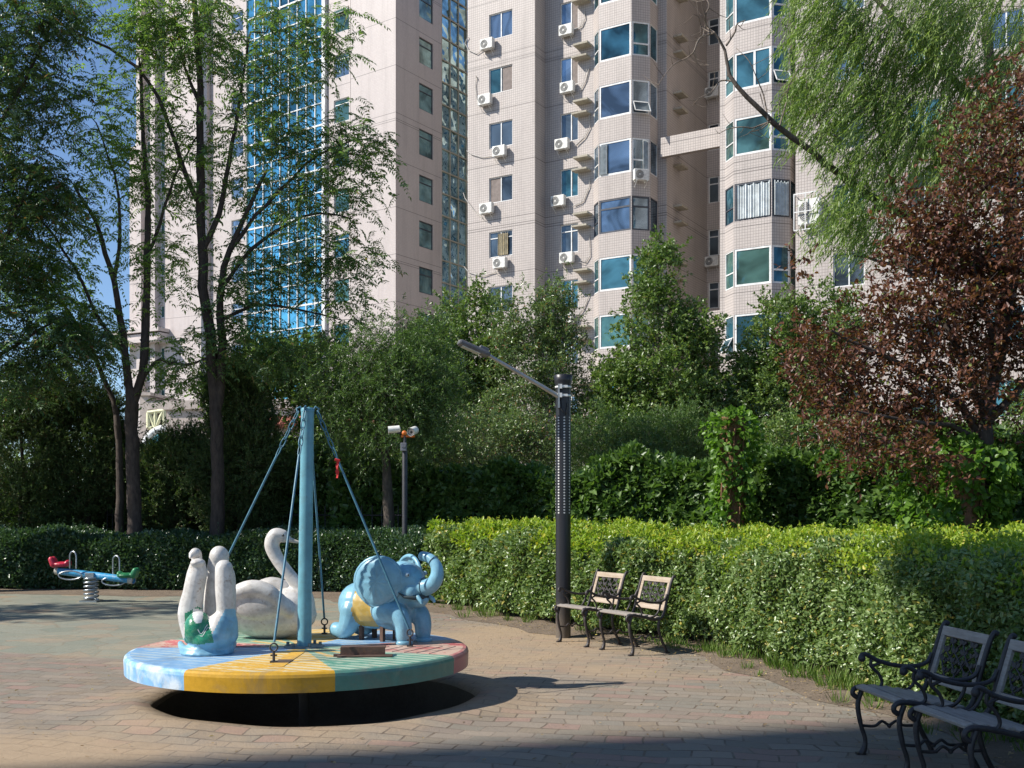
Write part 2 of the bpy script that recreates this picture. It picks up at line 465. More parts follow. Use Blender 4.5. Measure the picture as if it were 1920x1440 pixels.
def build_soil():
    path = poly_resample(HF, 0.5)
    rnd = random.Random(7)
    inner = offset(path, 0)
    mb = MB(); vs = []
    for i, p in enumerate(path):
        t = (path[min(i + 1, len(path) - 1)] - path[max(i - 1, 0)]).normalized(); n = Vector((-t.y, t.x, 0))
        w = 0.42 + 0.14 * math.sin(i * 0.7) + 0.1 * math.sin(i * 1.9) + rnd.uniform(-0.05, 0.05)
        if p.y > 15: w += 0.5 * min(1, (p.y - 15) / 3)
        vs.append(p - n * w + Vector((0, 0, 0.004))); vs.append(p - n * w * 0.4 + Vector((0, 0, 0.03))); vs.append(p + n * 1.0 + Vector((0, 0, 0.05))); vs.append(p + n * 3.5 + Vector((0, 0, 0.05)))
    fs = []
    for i in range(len(path) - 1):
        for k in range(3): fs.append((i * 4 + k, i * 4 + 4 + k, i * 4 + 5 + k, i * 4 + 1 + k))
    mb.add(vs, [f[::-1] for f in fs], 0, smooth=True)
    tag(mb.build('soil_bed', M['soil']), None, None, None, 'structure')
build_soil()
# ------------------------------------------------------------------ buildings
def unit(x, y): return Vector((x, y, 0)).normalized()
def t_at(P, d, px):
    """distance along the wall line P + t d at which the sight line px lies"""
    k = (px - 960.0) / FPX
    return (k * P.y - P.x) / (d.x - k * d.y)
def z_at(P, d, t, py): return EYE + (HOR - py) / FPX * (P + d * t).y

def wall(mb, P, d, n, t0, t1, z0, z1, holes=(), depth=0.14, mi=0, u0=0.0):
    """flat wall from t0 to t1 with rectangular openings (ta,tb,za,zb) and their reveals"""
    hs = [h for h in holes]
    ts = sorted({t0, t1} | {h[0] for h in hs} | {h[1] for h in hs})
    zs = sorted({z0, z1} | {h[2] for h in hs} | {h[3] for h in hs})
    ts = [t for t in ts if t0 - 1e-6 <= t <= t1 + 1e-6]; zs = [z for z in zs if z0 - 1e-6 <= z <= z1 + 1e-6]
    def pt(t, z, off=0.0): p = P + d * t - n * off; return Vector((p.x, p.y, z))
    flip = d.cross(Vector((0, 0, 1))).dot(n) < 0
    def q(a, b_, c, e, uv):
        if flip: mb.quad(a, e, c, b_, mi, [uv[0], uv[3], uv[2], uv[1]])
        else: mb.quad(a, b_, c, e, mi, uv)
    for i in range(len(ts) - 1):
        # merge vertical runs
        z_start = None
        for j in range(len(zs) - 1):
            tm = (ts[i] + ts[i + 1]) / 2; zm = (zs[j] + zs[j + 1]) / 2
            solid = not any(h[0] < tm < h[1] and h[2] < zm < h[3] for h in hs)
            if solid:
                if z_start is None: z_start = zs[j]
            if z_start is not None and (not solid or j == len(zs) - 2):
                ze = zs[j + 1] if solid else zs[j]
                a, b2 = ts[i], ts[i + 1]
                q(pt(a, z_start), pt(b2, z_start), pt(b2, ze), pt(a, ze), [(u0 + a, z_start), (u0 + b2, z_start), (u0 + b2, ze), (u0 + a, ze)])
                z_start = None
    for (a, b2, za, zb) in hs:
        D = depth
        for (p1, p2, p3, p4) in ((pt(a, za), pt(b2, za), pt(b2, za, D), pt(a, za, D)), (pt(a, zb, D), pt(b2, zb, D), pt(b2, zb), pt(a, zb)),
                                 (pt(a, za, D), pt(a, zb, D), pt(a, zb), pt(a, za)), (pt(b2, za), pt(b2, zb), pt(b2, zb, D), pt(b2, za, D))):
            mb.quad(p1, p2, p3, p4, mi, [(0.05, 0.05), (0.06, 0.05), (0.06, 0.06), (0.05, 0.06)])

def bar(mb, P, d, n, ta, tb, za, zb, o0, o1, mi=0):
    """box on a wall line between ta..tb, za..zb, from offset o0 to o1 outward along n"""
    def pt(t, z, o): p = P + d * t + n * o; return Vector((p.x, p.y, z))
    vs = [pt(t, z, o) for t in (ta, tb) for z in (za, zb) for o in (o0, o1)]
    mb.add(vs, [(0, 1, 3, 2), (4, 6, 7, 5), (0, 4, 5, 1), (2, 3, 7, 6), (0, 2, 6, 4), (1, 5, 7, 3)], mi)

def window(root, P, d, n, ta, tb, za, zb, glass, frame='white_frame', divs=(0.5,), hdivs=(), depth=0.10, fw=0.05, curtain=None, name='window', screen=None, vent=None, label=None):
    org = root.location
    mb = MB()
    fr = 0.035
    bar(mb, P, d, n, ta, ta + fw, za, zb, -depth - fr, -depth + fr)
    bar(mb, P, d, n, tb - fw, tb, za, zb, -depth - fr, -depth + fr)
    bar(mb, P, d, n, ta + fw, tb - fw, za, za + fw, -depth - fr, -depth + fr)
    bar(mb, P, d, n, ta + fw, tb - fw, zb - fw, zb, -depth - fr, -depth + fr)
    for k in divs:
        c = ta + (tb - ta) * k
        bar(mb, P, d, n, c - fw * 0.55, c + fw * 0.55, za + fw, zb - fw, -depth - fr, -depth + fr + 0.004)
    for k in hdivs:
        c = za + (zb - za) * k
        bar(mb, P, d, n, ta + fw, tb - fw, c - fw * 0.5, c + fw * 0.5, -depth - fr, -depth + fr + 0.002)
    if vent:   # sash tilted outward: (ta, tb, za, zb) fractions
        a, b2, c, e = vent
        A = ta + (tb - ta) * a; B = ta + (tb - ta) * b2; zt = za + (zb - za) * e; zl = za + (zb - za) * c
        def pt(t, z, o): p = P + d * t + n * o; return Vector((p.x, p.y, z))
        out = (zt - zl) * 0.55
        for (u1, u2, w1, w2) in ((A, A + 0.04, 0, 1), (B - 0.04, B, 0, 1), (A, B, 0, 0.08), (A, B, 0.92, 1)):
            z1_, z2_ = zt + (zl - zt) * w1, zt + (zl - zt) * w2
            o1_, o2_ = out * w1, out * w2
            vs = [pt(u1, z1_, o1_), pt(u2, z1_, o1_), pt(u2, z2_, o2_), pt(u1, z2_, o2_)]
            vs += [v + n * 0.035 for v in vs]
            mb.add(vs, [(0, 1, 2, 3), (7, 6, 5, 4), (0, 4, 5, 1), (1, 5, 6, 2), (2, 6, 7, 3), (3, 7, 4, 0)])
    w = mb.build(name, M[frame], root, org)
    if label: w['label'] = label
    g = MB()
    def pt(t, z, o): p = P + d * t + n * o; return Vector((p.x, p.y, z))
    q = [pt(ta + 0.01, za + 0.01, -depth), pt(tb - 0.01, za + 0.01, -depth), pt(tb - 0.01, zb - 0.01, -depth), pt(ta + 0.01, zb - 0.01, -depth)]
    g.add(q + [v - n * 0.02 for v in q], [(0, 1, 2, 3), (7, 6, 5, 4), (0, 4, 5, 1), (2, 6, 7, 3), (1, 5, 6, 2), (3, 7, 4, 0)])
    if vent:
        q2 = [pt(A + 0.04, zt, 0.02), pt(B - 0.04, zt, 0.02), pt(B - 0.04, zl, out + 0.015), pt(A + 0.04, zl, out + 0.015)]
        g.add(q2, [(0, 1, 2, 3)])
    g.build('pane', M[glass], w)
    if screen:
        s = MB(); a, b2 = screen
        bar(s, P, d, n, ta + (tb - ta) * a, ta + (tb - ta) * b2, za + fw, zb - fw, -depth + 0.005, -depth + 0.012)
        s.build('insect_screen', M['screen'], w)
    if curtain:
        cb = MB(); K = 60; cm, a, b2 = curtain
        vs = []
        for i in range(K + 1):
            t = ta + (tb - ta) * (a + (b2 - a) * i / K); o = 0.035 * math.sin(i * 1.3) + 0.02 * math.sin(i * 0.51 + 1) - depth + 0.075
            vs += [pt(t, za + 0.07, o), pt(t, zb - 0.07 - 0.1 * abs(math.sin(i * 0.21)), o)]
        cb.add(vs, [(2 * i, 2 * i + 2, 2 * i + 3, 2 * i + 1) for i in range(K)], smooth=True)
        cb.build('curtain', M[cm], w)
    # window parts hold geometry relative to root; sub-parts share that frame
    return w
# curtains hang just outside the tinted pane's plane; sub-part meshes must use the same origin as the window
_old_build = MB.build
def _build(s, name, mats, parent=None, origin=None):
    if origin is None:
        origin = (0, 0, 0)
        if parent is not None:
            r = parent
            while r.parent is not None: r = r.parent
            if r.get('abs'): origin = tuple(r.location)
    return _old_build(s, name, mats, parent, origin)
MB.build = _build
def athing(name, loc, label, cat, group=None):
    """thing whose parts are written in world metres"""
    o = thing(name, loc, label, cat, group); o['abs'] = 1
    return o

dB = Vector((-0.857, 0.515, 0)).normalized()      # left along the near block's front, receding
eB = -dB                                          # right along it, approaching
qB = Vector((0.515, 0.857, 0)).normalized()       # into the block
nB = -qB                                          # the front's outward normal
rB = eB                                           # outward normal of right-hand return walls
def rot(v, deg): return Matrix.Rotation(math.radians(deg), 3, 'Z') @ v

block = athing('apartment_building', (6, 60, 0), 'tall pink tiled apartment block with stacked bay windows and air conditioners on its wall', 'apartment building')
PB = Vector((-1.26, 58.2, 0))                     # on the front plane at the sight line x=917
ZT = 39.6
def T(px): return t_at(PB, eB, px)
wm = MB()
tl, tr = T(877), T(1003)
zt1 = [28.9 + 3 * k for k in range(-8, 3)]
tA, tBn = T(917), T(960.8)
col1 = [(tA, tBn, z - 1.4, z) for z in zt1]
wall(wm, PB, eB, nB, tl, tr, 0, ZT, col1, 0.16)
# left return of the block (hidden) and right return by the recess
Lc = PB + eB * tl; Rc = PB + eB * tr
DP = 34.0  # unseen side deepened and given windows to reflect in the tower's glass strip
hL = [(a, a + 1.6, 0.9 + 3 * k, 2.5 + 3 * k) for a in (3, 7, 11, 15, 19, 23, 27) for k in range(12)]
wall(wm, Lc, qB, -eB, 0, DP, 0, ZT, hL, 0.2)
for h in hL: bar(wm, Lc, qB, -eB, h[0], h[1], h[2], h[3], -0.2, -0.16, 1)
REC = 1.12
wall(wm, Rc, qB, eB, 0, REC, 0, ZT)
P2 = Rc + qB * REC                                # recessed wall with the second column of windows
tb2 = t_at(P2, eB, 1113)
ta_, tb_ = t_at(P2, eB, 1050.5), t_at(P2, eB, 1084)
z2 = z_at(P2, eB, ta_, 111)
zt2 = [z2 + 3 * k for k in range(-7, 4)]
col2 = [(ta_, tb_, z - 1.55, z) for z in zt2]
wall(wm, P2, eB, nB, 0, tb2, 0, ZT, col2, 0.16)
# --- bay stack one
Bw = P2 + eB * tb2
def bay(mb, start, left_flat, cham, centre, cham2, side, z_soffit):
    """outline of a bay from its left edge; returns list of (P, d, n, length)"""
    segs = []; P = start
    dirs = [(-45 + 0, 'c')]
    cl = rot(eB, -(-45)) if False else None
    d1 = (eB + nB).normalized(); d3 = (eB - nB).normalized(); d4 = -nB
    for d_, L in ((d1, cham), (eB, centre), (d3, cham2), (d4, side)):
        n_ = Vector((d_.y, -d_.x, 0))
        segs.append((P.copy(), d_, n_, L)); P = P + d_ * L
    return segs, P
# sizes read from where the bay's corners stand on the plane
def len_to(P, d, px): return t_at(P, d, px)
d1 = (eB + nB).normalized(); d3 = (eB - nB).normalized(); d4 = -nB
def bay_segs(P, pxs):
    out = []
    for d_, px in zip((d1, eB, d3, d4), pxs):
        L = len_to(P, d_, px); n_ = Vector((d_.y, -d_.x, 0))
        out.append((P.copy(), d_, n_, L)); P = P + d_ * L
    return out, P
segs1, E1 = bay_segs(Bw, (1122.5, 1184, 1219, 1233.5))
def bay_floors(segs, zs, wh, zlo, mb, root, styles, lab):
    holes = [(z - wh, z) for z in zs]
    for i, (P, d_, n_, L) in enumerate(segs):
        m = 0.05 if i in (0, 3) else 0.03
        wall(mb, P, d_, n_, 0, L, zlo, ZT, [(m, L - m, a, b_) for a, b_ in holes], 0.10, u0=i * 3.0)
    for (a, b_), st in zip(holes, styles):
        glass, frame, extra = st
        for i, (P, d_, n_, L) in enumerate(segs):
            m = 0.05 if i in (0, 3) else 0.03
            kw = {}
            if i == 1: kw = dict(divs=extra.get('divs', ()), hdivs=extra.get('hd', ()), fw=0.09, curtain=extra.get('cur'))
            elif i == 2: kw = dict(divs=(), hdivs=(extra.get('side', 0.36),), vent=(0.05, 0.95, 0.02, 0.36) if extra.get('vent') else None, fw=0.08, curtain=extra.get('cur2'))
            elif i == 0: kw = dict(divs=(), hdivs=(0.4,), fw=0.05, vent=(0.05, 0.95, 0.02, 0.4) if extra.get('vent0') else None)
            else: kw = dict(divs=(), hdivs=(), fw=0.05)
            window(root, P, d_, n_, m, L - m, a, b_, glass if not (i in (2,) and extra.get('g2')) else extra['g2'], frame, depth=0.05, name='bay_window', **kw)
Pc = segs1[1][0]
zb1 = z_at(Pc, eB, 0, 55)
zs1 = [zb1 + 3 * k for k in range(-6, 4)]
S = {'t': ('teal_glass', 'white_frame', {}), 'b': ('blue_glass', 'white_frame', {}), 'd': ('dark_glass', 'dark_frame', {'hd': (0.72,), 'side': 0.7})}
st1 = [S['t'], ('green_glass', 'white_frame', {}), ('teal_glass', 'white_frame', {}), ('blue_glass', 'dark_frame', {'hd': (0.72,), 'side': 0.7}), ('blue_glass', 'white_frame', {'cur': ('curtain', 0.02, 0.26), 'cur2': ('curtain', 0.6, 0.9)}),
       ('blue_glass', 'white_frame', {'vent': 1}), ('deep_glass', 'white_frame', {'g2': 'deep_glass'}), S['t'], S['b'], S['t']]
zs1 = [zb1 + 3 * k for k in range(-6, 4)]
bay_floors(segs1, zs1, 1.75, 0, wm, block, st1, 'bay')
# blue shaded strip, then the long side wall running back
tb3 = t_at(E1, eB, 1250)
wall(wm, E1, eB, nB, 0, tb3, 0, ZT)
P3 = E1 + eB * tb3
L3 = t_at(P3, qB, 1325)
wall(wm, P3, qB, eB, 0, L3, 0, ZT, u0=5)
P4 = P3 + qB * L3
t4 = t_at(P4, eB, 1375)
ta4 = t_at(P4, eB, 1328)
z4 = z_at(P4, eB, ta4, 135)
zt4 = [z4 + 3 * k for k in range(-6, 4)]
wall(wm, P4, eB, nB, 0, t4, 0, ZT, [(ta4, ta4 + 1.2, z - 1.5, z) for z in zt4], 0.14)
for z in zt4: window(block, P4, eB, nB, ta4, ta4 + 1.2, z - 1.5, z, 'dark_glass', 'white_frame', divs=(0.5,), hdivs=(0.72,), fw=0.06, name='recess_window')
# --- wing with bay stack two
Yc = 49.6
Pw = Vector(((1349.5 - 960) / FPX * Yc, Yc, 0))
back = (P4 - Pw).dot(qB)
wall(wm, Pw, qB, dB, 0, back, 0, ZT)              # left side of the wing
tw = t_at(Pw, eB, 1359)
wall(wm, Pw, eB, nB, 0, tw, 0, ZT)
segs2, E2 = bay_segs(Pw + eB * tw, (1376, 1447, 1482, 1495))
zb2 = z_at(segs2[1][0], eB, 0, 101)
zs2 = [zb2 + 3 * k for k in range(-5, 4)]
st2 = [S['t'], ('teal_glass', 'white_frame', {'vent0': 1}), ('teal_glass', 'white_frame', {}), ('blue_glass', 'dark_frame', {'cur': ('curtain', 0.08, 0.98), 'cur2': ('curtain', 0.1, 0.9), 'side': 0.8}),
       ('teal_glass', 'white_frame', {}), ('teal_glass', 'white_frame', {'divs': (0.55,)}), S['t'], S['b'], S['t']]
# windows of the wing's stack hang from the fourth storey down to the second
st2 = [S['t'], ('deep_glass', 'white_frame', {'vent0': 1}), ('green_glass', 'white_frame', {'g2': 'deep_glass'}), ('deep_glass', 'dark_frame', {'cur': ('curtain', 0.10, 0.97), 'cur2': ('curtain', 0.1, 0.9), 'side': 0.8}),
       ('green_glass', 'white_frame', {'g2': 'deep_glass'}), ('teal_glass', 'white_frame', {'divs': (0.55,), 'g2': 'deep_glass', 'vent': 1}), ('teal_glass', 'white_frame', {'g2': 'deep_glass'}), S['b'], S['t']]
zsoff = 7.9
bay_floors(segs2, zs2, 1.72, zsoff, wm, block, st2, 'bay')
# soffit of the stack and the set-back podium under it
sof = [s[0] for s in segs2] + [E2, E2 + qB * 0.2, Pw + eB * tw + qB * 0.2]
wm.add([Vector((p.x, p.y, zsoff)) for p in sof], [tuple(range(len(sof)))[::-1]])
wall(wm, Pw + qB * 0.2, eB, nB, 0, 6.2, 0, zsoff)
tb5 = t_at(E2, eB, 1510)
wall(wm, E2, eB, nB, 0, tb5, 0, ZT)
# lit wall farther right
Y6 = (E2 + eB * tb5).y
P6 = E2 + eB * tb5 - qB * 1.6
wall(wm, P6, qB, dB, 0, 1.6, 0, ZT)
L6 = t_at(P6, eB, 2150)
ta6 = [t_at(P6, eB, 1562), t_at(P6, eB, 1702)]
ta6 += [ta6[1] + (ta6[1] - ta6[0]) * k for k in (1, 2)]
z6 = z_at(P6, eB, ta6[1], 60)
zt6 = [z6 + 3 * k for k in range(-5, 4)]
h6 = [(t, t + 1.35, z - 1.5, z) for t in ta6 for z in zt6]
wall(wm, P6, eB, nB, 0, L6, 0, ZT, h6, 0.14)
for (a, b_, c, e) in h6: window(block, P6, eB, nB, a, b_, c, e, random.Random(int(a * 7 + c * 13)).choice(['teal_glass', 'blue_glass', 'dark_glass']), 'white_frame', name='window')
# roof and back so that the block is closed
Q = [Lc, Rc, P6, P6 + eB * L6, P6 + eB * L6 + qB * DP, Lc + qB * DP]
wm.add([Vector((p.x, p.y, ZT - 0.01)) for p in Q], [tuple(range(len(Q)))])
wall(wm, Q[3], qB, eB, 0, DP, 0, ZT); wall(wm, Q[5], eB, qB, 0, (Q[4] - Q[5]).length, 0, ZT)
wm.build('wall', [M['tile'], M['deep_glass']], block)

# windows of the two flat columns
gl1 = ['blue_glass', 'teal_glass', 'dark_glass', 'dark_glass', 'dark_glass', 'dark_glass']
for i, h in enumerate(col1):
    k = 8 - i        # 0 is the topmost whole window in the picture
    g = gl1[k] if 0 <= k < 6 else 'teal_glass'
    kw = {}
    if k == 1: kw['screen'] = (0.55, 0.97)
    if k == 3: kw['screen'] = (0.04, 0.5)
    if k == 4: kw['hdivs'] = (0.75,); kw['curtain'] = ('warm_curtain', 0.38, 0.8)
    if k == 5: kw['vent'] = None
    window(block, PB, eB, nB, *h, g, 'white_frame', **kw)
gl2 = ['blue_glass', 'blue_glass', 'dark_glass', 'teal_glass', 'dark_glass', 'teal_glass', 'dark_glass']
for i, h in enumerate(col2):
    k = 7 - i
    g = gl2[(k + 1) % 7]
    kw = {'divs': (0.6,)}
    if k == 3: kw['hdivs'] = (0.75,)
    if k in (-1, 0): kw['screen'] = (0.62, 0.97)
    window(block, P2, eB, nB, *h, g, 'white_frame', **kw)
# concrete shelves beside the second column and on the side wall
tsh = t_at(P2, eB, 1083)
for z in zt2:
    sh = MB(); bar(sh, P2, eB, nB, tsh, tsh + 0.86, z + 0.28, z + 0.38, 0.0, 0.55); sh.build('concrete_shelf', M['concrete'], block)
    sh = MB(); bar(sh, P2, eB, nB, tsh - 0.1, tsh + 0.80, z - 0.36, z - 0.27, 0.0, 0.55); sh.build('concrete_shelf', M['concrete'], block)
for k in range(-5, 4):
    t_ = t_at(P3, qB, 1262); zz = z_at(P3, qB, t_, 70) + 3 * k
    for dz in (0, -0.85):
        sh = MB(); bar(sh, P3, qB, eB, t_, t_ + 0.9, zz + dz, zz + dz + 0.1, 0.0, 0.5); sh.build('concrete_shelf', M['concrete'], block)
# cross beams between block and wing
PL = P3 - qB * 0.6 + eB * 0.0
for py0, py1, dz in ((257, 293, 0), (592, 632, 0)):
    bm_ = MB(); t0_ = 0.15; zt_ = z_at(PL, eB, t0_, py0); zl_ = z_at(PL, eB, t0_, py1)
    PP = PL; Lb = (Pw - PL).dot(eB)
    for (o, nn) in ((0.0, nB), (-0.3, qB)):
        wall(bm_, PP - nB * (-o) if False else PP + qB * (-o), eB, nn, -0.1, Lb, zl_, zt_)
    bm_.quad(Vector((*(PP + eB * -0.1).xy, zt_)), Vector((*(PP + eB * Lb).xy, zt_)), Vector((*(PP + eB * Lb + qB * 0.3).xy, zt_)), Vector((*(PP - eB * 0.1 + qB * 0.3).xy, zt_)), 0, [(0, 0)] * 4)
    bm_.quad(Vector((*(PP + eB * -0.1 + qB * 0.3).xy, zl_)), Vector((*(PP + eB * Lb + qB * 0.3).xy, zl_)), Vector((*(PP + eB * Lb).xy, zl_)), Vector((*(PP - eB * 0.1).xy, zl_)), 0, [(0, 0)] * 4)
    bm_.build('cross_beam', M['tile'], block)

# --- air conditioners
def ac_proto():
    r = thing('air_conditioner', (0, 0, 0), None, 'air conditioner', 'air conditioners on the apartment block')
    c = MB(); c.box((0, -0.24, 0), (0.80, 0.30, 0.56), bev=0.02)
    c.build('casing', M['ac_white'], r)
    g = MB()
    g.lathe([(0.0, 0), (0.045, 0.0), (0.05, 0.004), (0.055, 0)], (-0.13, -0.396, 0), 20, 1, Matrix.Rotation(math.radians(90), 3, 'X'))
    g.lathe([(0.055, 0.0), (0.225, 0.0)], (-0.13, -0.3945, 0), 28, 0, Matrix.Rotation(math.radians(90), 3, 'X'))
    for k in range(4):
        g.lathe([(0.09 + 0.04 * k, 0.0), (0.09 + 0.04 * k, 0.012), (0.098 + 0.04 * k, 0.012), (0.098 + 0.04 * k, 0)], (-0.13, -0.393, 0), 28, 1, Matrix.Rotation(math.radians(90), 3, 'X'))
    g.build('fan_grille', [M['ac_dark'], M['ac_white']], r)
    for s in (-0.28, 0.28):
        b_ = MB()
        b_.box((s, -0.22, -0.30), (0.03, 0.46, 0.03)); b_.tube([(s, -0.42, -0.31), (s, 0.0, -0.58)], 0.013, 6)
        b_.build('bracket', M['white_frame'], r)
    return r
AC = ac_proto()
fcB = math.atan2(nB.y, nB.x) + math.pi / 2
def put_ac(first, P, t, zc, label, ang=fcB, sc=1.0):
    o = AC if first else copy_tree(AC)
    p = P + eB * t
    o.location = (p.x, p.y, zc); o.rotation_euler = (0, 0, ang); o.scale = (sc, sc, sc)
    o['label'] = label
    return o
def pipe(label, parent, pts, r=0.022):
    m = MB(); m.tube(pts, r, 6); p = m.build('pipe', M['pipe'], None, (0, 0, 0))
    p.parent = parent
    Rz = parent.matrix_basis.copy(); p.data.transform(Rz.inverted())
ords = ['first', 'second', 'third', 'fourth', 'fifth', 'sixth', 'seventh']
def onw(P, px, py, off=0.06):
    t = t_at(P, eB, px); z = z_at(P, eB, t, py); q = P + eB * t + nB * off
    return Vector((q.x, q.y, z))
c1 = [(918, 86, [(910, 92), (895, 102), (880, 95), (873, 82), (879, 70)]), (914, 190, [(900, 198), (894, 185), (892, 160), (894, 143), (896, 150)]), (941, 286, [(926, 293), (905, 296), (885, 290), (876, 283)]),
      (917, 393, [(905, 409), (890, 395), (873, 372), (870, 362)]), (942, 495, [(930, 511), (905, 519), (880, 511), (871, 500)])]
c1lab = ['box air conditioner under the topmost whole window of the flat wall column', 'box air conditioner with pipe looping up the wall, second from top in the left column', 'box air conditioner nearest the window middle, third down in the left column',
         'box air conditioner with pipe rising to the wall edge, fourth down the left column', 'white box air conditioner lowest in the left column, just above the tree tops']
for i, (px, py, pp) in enumerate(c1):
    t = t_at(PB, eB, px); o = put_ac(i == 0, PB, t, z_at(PB, eB, t, py), c1lab[i])
    bpy.context.view_layer.update()
    pipe('', o, [onw(PB, x, y) for x, y in pp])
c2 = [(1066, 60, [(1078, 56), (1092, 50), (1098, 35), (1096, 20)]), (1068, 167, [(1090, 170), (1100, 150), (1106, 125)]), (1058, 273, [(1082, 273), (1098, 258), (1107, 240), (1106, 215)]), (1051, 379, [(1078, 385), (1095, 378), (1106, 350), (1107, 332)]),
      (1067, 485, [(1090, 489), (1100, 492), (1107, 480), (1106, 440)]), (1065, 598, [(1083, 596), (1095, 580), (1104, 558), (1108, 545)])]
c2lab = ['box air conditioner at the top of the recessed window column by the bays', 'box air conditioner with round fan, second down the recessed column by the bays', 'box air conditioner with long pipe curving to the bay, third down the recessed column',
         'box air conditioner farthest left in the recessed column, fourth from the top', 'box air conditioner with double pipe, fifth down the recessed column', 'box air conditioner half hidden by tree tops, lowest in the recessed column']
for i, (px, py, pp) in enumerate(c2):
    t = t_at(P2, eB, px); o = put_ac(False, P2, t, z_at(P2, eB, t, py), c2lab[i])
    bpy.context.view_layer.update()
    pipe('', o, [onw(P2, x, y) for x, y in pp]); pipe('', o, [onw(P2, x - 4, y + 3, 0.09) for x, y in pp[:3]], 0.014)
# on the right chamfer of bay stack one
Pch, dch, nch, Lch = segs1[2]
k_ = t_at(Pch, dch, 1199)
o = put_ac(False, Pch, 0, 0, 'box air conditioner hung on the shaded side of the left bay stack', math.atan2(nch.y, nch.x) + math.pi / 2)
pp_ = Pch + dch * k_; o.location = (pp_.x, pp_.y, EYE + (HOR - 331) / FPX * pp_.y)
for (py, lab) in ((176, 'box air conditioner in the shaded recess above the tiled cross beam'), (492, 'box air conditioner in the shaded recess level with the large green bay pane')):
    t = t_at(P4, eB, 1338); put_ac(False, P4, t, z_at(P4, eB, t, py), lab)
tg = t_at(P6, eB, 1521)
o = put_ac(False, P6, tg, z_at(P6, eB, tg, 400), 'largest air conditioner, inside a white cage beside the willow leaves')
o.scale = (1.25, 1.0, 2.0)
gm = MB()
for x in (-0.5, -0.1, 0.3): gm.box((x, -0.5, 0), (0.03, 0.03, 0.8))
for z in (-0.4, 0, 0.4): gm.box((-0.1, -0.5, z), (0.83, 0.025, 0.02))
for x in (-0.5, 0.3):
    for z in (-0.4, 0.4): gm.box((x, -0.25, z), (0.025, 0.5, 0.02))
gm.build('cage', M['white_frame'], o)

# ------------------------------------------------------------------ left tower with the glass wall
tower = athing('apartment_tower', (-10, 72, 0), 'pale pink tiled tower with a tall blue glass wall behind the left trees', 'apartment tower')
PA = Vector(((742 - 960) / FPX * 67.0, 67.0, 0))
dA = Vector((-0.819, 0.574, 0)).normalized(); qA = Vector((0.564, 0.826, 0)).normalized()
nA = Vector((-dA.y, dA.x, 0)) * 1.0
nA = Vector((-0.574, -0.819, 0)); nS = Vector((0.826, -0.564, 0))
ZA = 45.0
am = MB()
ta = lambda px: t_at(PA, dA, px)
# blank front, then a shallow step with a window column
wall(am, PA, dA, nA, 0, ta(657.5), 0, ZA)
stp = 0.35
PA2 = PA - nA * stp
t1_, t2_ = t_at(PA2, dA, 657), t_at(PA2, dA, 613)
wall(am, PA + dA * ta(657.5), -nA, dA, 0, stp, 0, ZA)
wa, wb_ = t_at(PA2, dA, 655), t_at(PA2, dA, 626)
zA = z_at(PA2, dA, wa, 10); pitchA = 87.5 / FPX * (PA2 + dA * wa).y
zA = z_at(PA2, dA, wa, 10)
ztA = [zA + 3 * k for k in range(-8, 4)]
hA = [(wa + 0.03, wb_, z - 1.55, z) for z in ztA]
wall(am, PA2, dA, nA, t1_, t2_, 0, ZA, hA, 0.14)
for i, h in enumerate(hA): window(tower, PA2, dA, nA, *h, 'blue_glass' if i == 7 else ('green_glass', 'deep_glass')[i % 2], 'white_frame', divs=(), hdivs=(0.78,), vent=(0.04, 0.96, 0.78, 0.97) if i in (8, 5) else None)
# glass wall
t3_ = t_at(PA2, dA, 462)
gm = MB(); wall(gm, PA2 - nA * 0.1, dA, nA, t2_ + 0.25, t3_, 0, ZA)
gw = gm.build('glass_wall', M['curtain_glass'], tower)
mm = MB(); bar(mm, PA2, dA, nA, t2_, t2_ + 0.28, 0, ZA, -0.1, 0.22)
nv = 9
for k in range(nv + 1):
    tt = t2_ + 0.28 + (t3_ - t2_ - 0.28) * k / nv; bar(mm, PA2, dA, nA, tt, tt + 0.06, 0, ZA, -0.09, -0.02)
z = 0.6
k = 0
while z < ZA - 1:
    bar(mm, PA2, dA, nA, t2_ + 0.28, t3_, z, z + (0.11 if k % 2 == 0 else 0.06), -0.088, -0.018); z += 1.5; k += 1
mm.build('mullion', M['white_frame'], gw)
# beige strip left of the glass with its windows
t5_ = t_at(PA2, dA, 395)
wc, wd = t_at(PA2, dA, 456), t_at(PA2, dA, 434)
hC = [(wc, wd, z - 1.5 - 0.4, z - 0.4) for z in ztA]
wall(am, PA2, dA, nA, t3_, t5_, 0, ZA, hC, 0.14)
for h in hC: window(tower, PA2, dA, nA, *h, 'blue_glass', 'white_frame', divs=(), hdivs=(0.7,))
# shaded side with its window column, then the wavy glass strip
s1 = t_at(PA, qA, 828)
sa, sb = t_at(PA, qA, 786), t_at(PA, qA, 812)
zs_ = z_at(PA, qA, sa, 68)
hS = [(sa, sb, zs_ + 3 * k - 1.7, zs_ + 3 * k) for k in range(-8, 5)]
hS = [h for i, h in enumerate(hS) if True]
wall(am, PA, qA, nS, 0, s1, 0, ZA, hS, 0.14)
for i, h in enumerate(hS): window(tower, PA, qA, nS, *h, 'pale_glass', 'dark_frame', divs=(), hdivs=(0.72,), fw=0.06)
s2 = t_at(PA, qA, 905)
g2 = MB(); wall(g2, PA - nS * 0.1, qA, nS, s1, s2, 0, ZA)
gw2 = g2.build('glass_wall', M['wavy_glass'], tower); gw2['label'] = 'narrow rippled glass strip mirroring other buildings'
mm = MB()
for k in range(6): tt = s1 + 0.02 + (s2 - s1) * k / 5.0; bar(mm, PA, qA, nS, tt, tt + 0.07, 0, ZA, -0.09, -0.02)
z = 0.4
